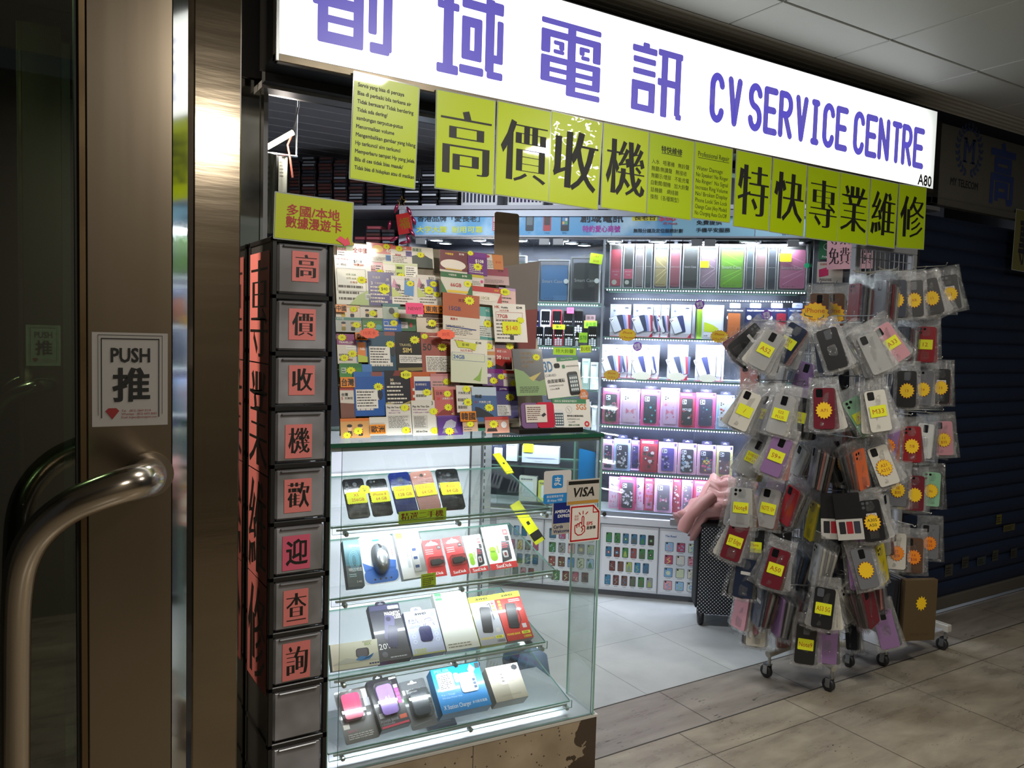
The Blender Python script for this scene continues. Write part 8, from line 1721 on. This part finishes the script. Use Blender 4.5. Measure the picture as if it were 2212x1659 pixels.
for i, x in enumerate((996, 1096, 1194)):
    a, c = U_(x, 441), U_(x + 78, 441); w = c.x - a.x; t = tag(empty('plastic_basket'), 'white slotted plastic basket, %s of three on the ledge' % ORD[i], 'basket', 'white baskets on the ledge'); mb = MB(); WB = mat('#c4c6ca', .4)
    for y in (0, .2):
        mb.box(0, w, y, y + .006, 0, .02, WB).box(0, w, y, y + .006, .10, .12, WB)
        for k in range(10): mb.box(w * k / 9.6, w * k / 9.6 + .009, y, y + .006, .02, .10, WB)
    for x_ in (0, w - .006): mb.box(x_, x_ + .006, 0, .206, 0, .12, WB)
    mb.box(0, w, 0, .2, 0, .005, WB); mb.build('shell', t); MB().box(.02, w - .02, .02, .18, .006, .09, mat(('#23284a', '#4a2a6a', '#2a2c34')[i], .5), .004).build('liner', t); place(t, CAB, a.x, .03, 2.246)
# red New Year ornament hanging beside the banner
p = CAB.hit(868, 425, -.03); orn = tag(empty('new_year_ornament'), 'red and gold New Year charm with a wire star, hanging left of the banner', 'ornament'); place(orn, CAB, p.x, -.03, p.z)
GD = mat('#b8862c', .3, .8); mb = MB(); mb.tube([(.03 * math.sin(PI * k / 5) * (1 if k % 2 == 0 else .45), 0, -.03 + .035 * math.cos(PI * k / 5) * (1 if k % 2 == 0 else .45)) for k in range(11)], .0012, GD, 6).tube([(0, 0, -.06), (0, 0, -.10)], .001, GD, 6); mb.build('wire_star', orn)
RG = mat('#b0201c', .25, .2, 0, .8); MG = mat('#8c1a3c', .2, .5, 0, .8)
mb = MB(); mb.T = Matrix.Rotation(deg(-10), 4, 'Y'); mb.slab(-.05, -.22, .04, -.10, .006, -.012, .0, RG); mb.text('福', -.005, -.16, .07, -.0126, GD, 'c', 'bold'); mb.build('pouch', orn)
for (x, z, a) in ((-.03, -.07, 20), (.05, -.085, -30), (.08, -.14, -25), (-.07, -.17, 10), (-.04, -.25, 60), (.05, -.25, -20), (.02, -.27, 80), (.07, -.21, -40)):
    mb = MB(); mb.T = Matrix.Translation((x, -.01, z)) @ Matrix.Rotation(deg(a), 4, 'Y'); mb.lathe([(.001, -.03), (.010, -.015), (.011, .01), (.004, .028), (.001, .03)], (0, 0, 0), MG, 10); mb.build('pepper_charm', orn)
# warm LED tube and hanging covers near the left wall
a = on_y(577, 318, 3.1); c = on_y(633, 286, 3.1); lt_ = tag(empty('led_tube'), 'bare warm LED bar hanging on wires in the shop top left', 'lamp')
WL_ = mat('#ffe6c0', .4, 0, 12.0); mb = MB().tube([a, c], .010, WL_, 12); mb.build('light_bar', lt_)
MB().tube([c, c + Vector((.02, 0, .10)), c + Vector((.02, 0, 2.60 - c.z))], .003, mat('#1c1a18', .5), 6).build('wire', lt_); MB().tube([c, c + Vector((-.02, .0, -.05)), c + Vector((-.01, 0, -.10)), c + Vector((.0, 0, -.17))], .004, mat('#7a3a2a', .5), 6).build('loose_wire', lt_)
pl = bpy.data.lights.new('led_tube_light', 'POINT'); pl.energy = 5; pl.color = (1, .9, .8); pl.shadow_soft_size = .03; po = bpy.data.objects.new('led_tube_light', pl); po.location = (a + c) / 2 + Vector((.0, -.04, -.03)); COL.objects.link(po)
for i, (x0, x1, y0, y1, cc, nm) in enumerate(((570, 590, 330, 505, '#6a6c58', 'olive'), (588, 600, 335, 500, '#3c3d3a', 'dark'), (598, 619, 332, 440, '#8a8e84', 'pale grey'))):
    a = on_y(x0, y0, 3.0 + i * .06); c = on_y(x1, y1, 3.0 + i * .06); w = c.x - a.x; h = a.z - c.z; vs = []; n = 8
    for j in range(n + 1):
        for k in range(5): vs.append((w * k / 4, .012 * math.sin(k * 2.1 + j * .4), -h * j / n))
    mb = MB().add(vs, [(j * 5 + k, j * 5 + k + 1, j * 5 + k + 6, j * 5 + k + 5) for j in range(n) for k in range(4)], mat(cc, .4), True); mb.lines(w * .3, -h * .5, w * .7, -h * .15, 5, -.014, mat('#3a3c36', .5), seed=i); o = mb.build('hanging_cover'); o.location = a; o.rotation_euler = (0, 0, deg(-20)); tag(o, nm + ' plastic cover hanging under the LED bar by the left wall', 'cover')
rl = tag(MB().tube([on_y(566, 330, 3.0), on_y(640, 338, 3.16)], .006, ALU, 8).tube([on_y(640, 338, 3.16), on_y(640, 338, 3.16) + Vector((0, 0, .5))], .004, ALU, 8).build('hanging_rail'), 'short metal rail carrying the plastic covers by the left wall', 'rail')
# ------------------------------------------------------------------ dark glass strip of the case's back corner: counter goods seen through the glass
for i, (x, y, c, nm) in enumerate(((1150, 1480, '#6a7f96', 'blue grey'), (1120, 1450, '#26262a', 'black'))):
    q = on_z(x, y, .0); o = MB().lathe([(.0, 0), (.06, .0), (.075, .05), (.06, .13), (.02, .16), (0, .162)], (0, 0, 0), mat(c, .5), 18).build('storage_bag'); o.location = (q.x, q.y, .001); tag(o, nm + ' soft bag on the floor behind the glass case', 'bag')
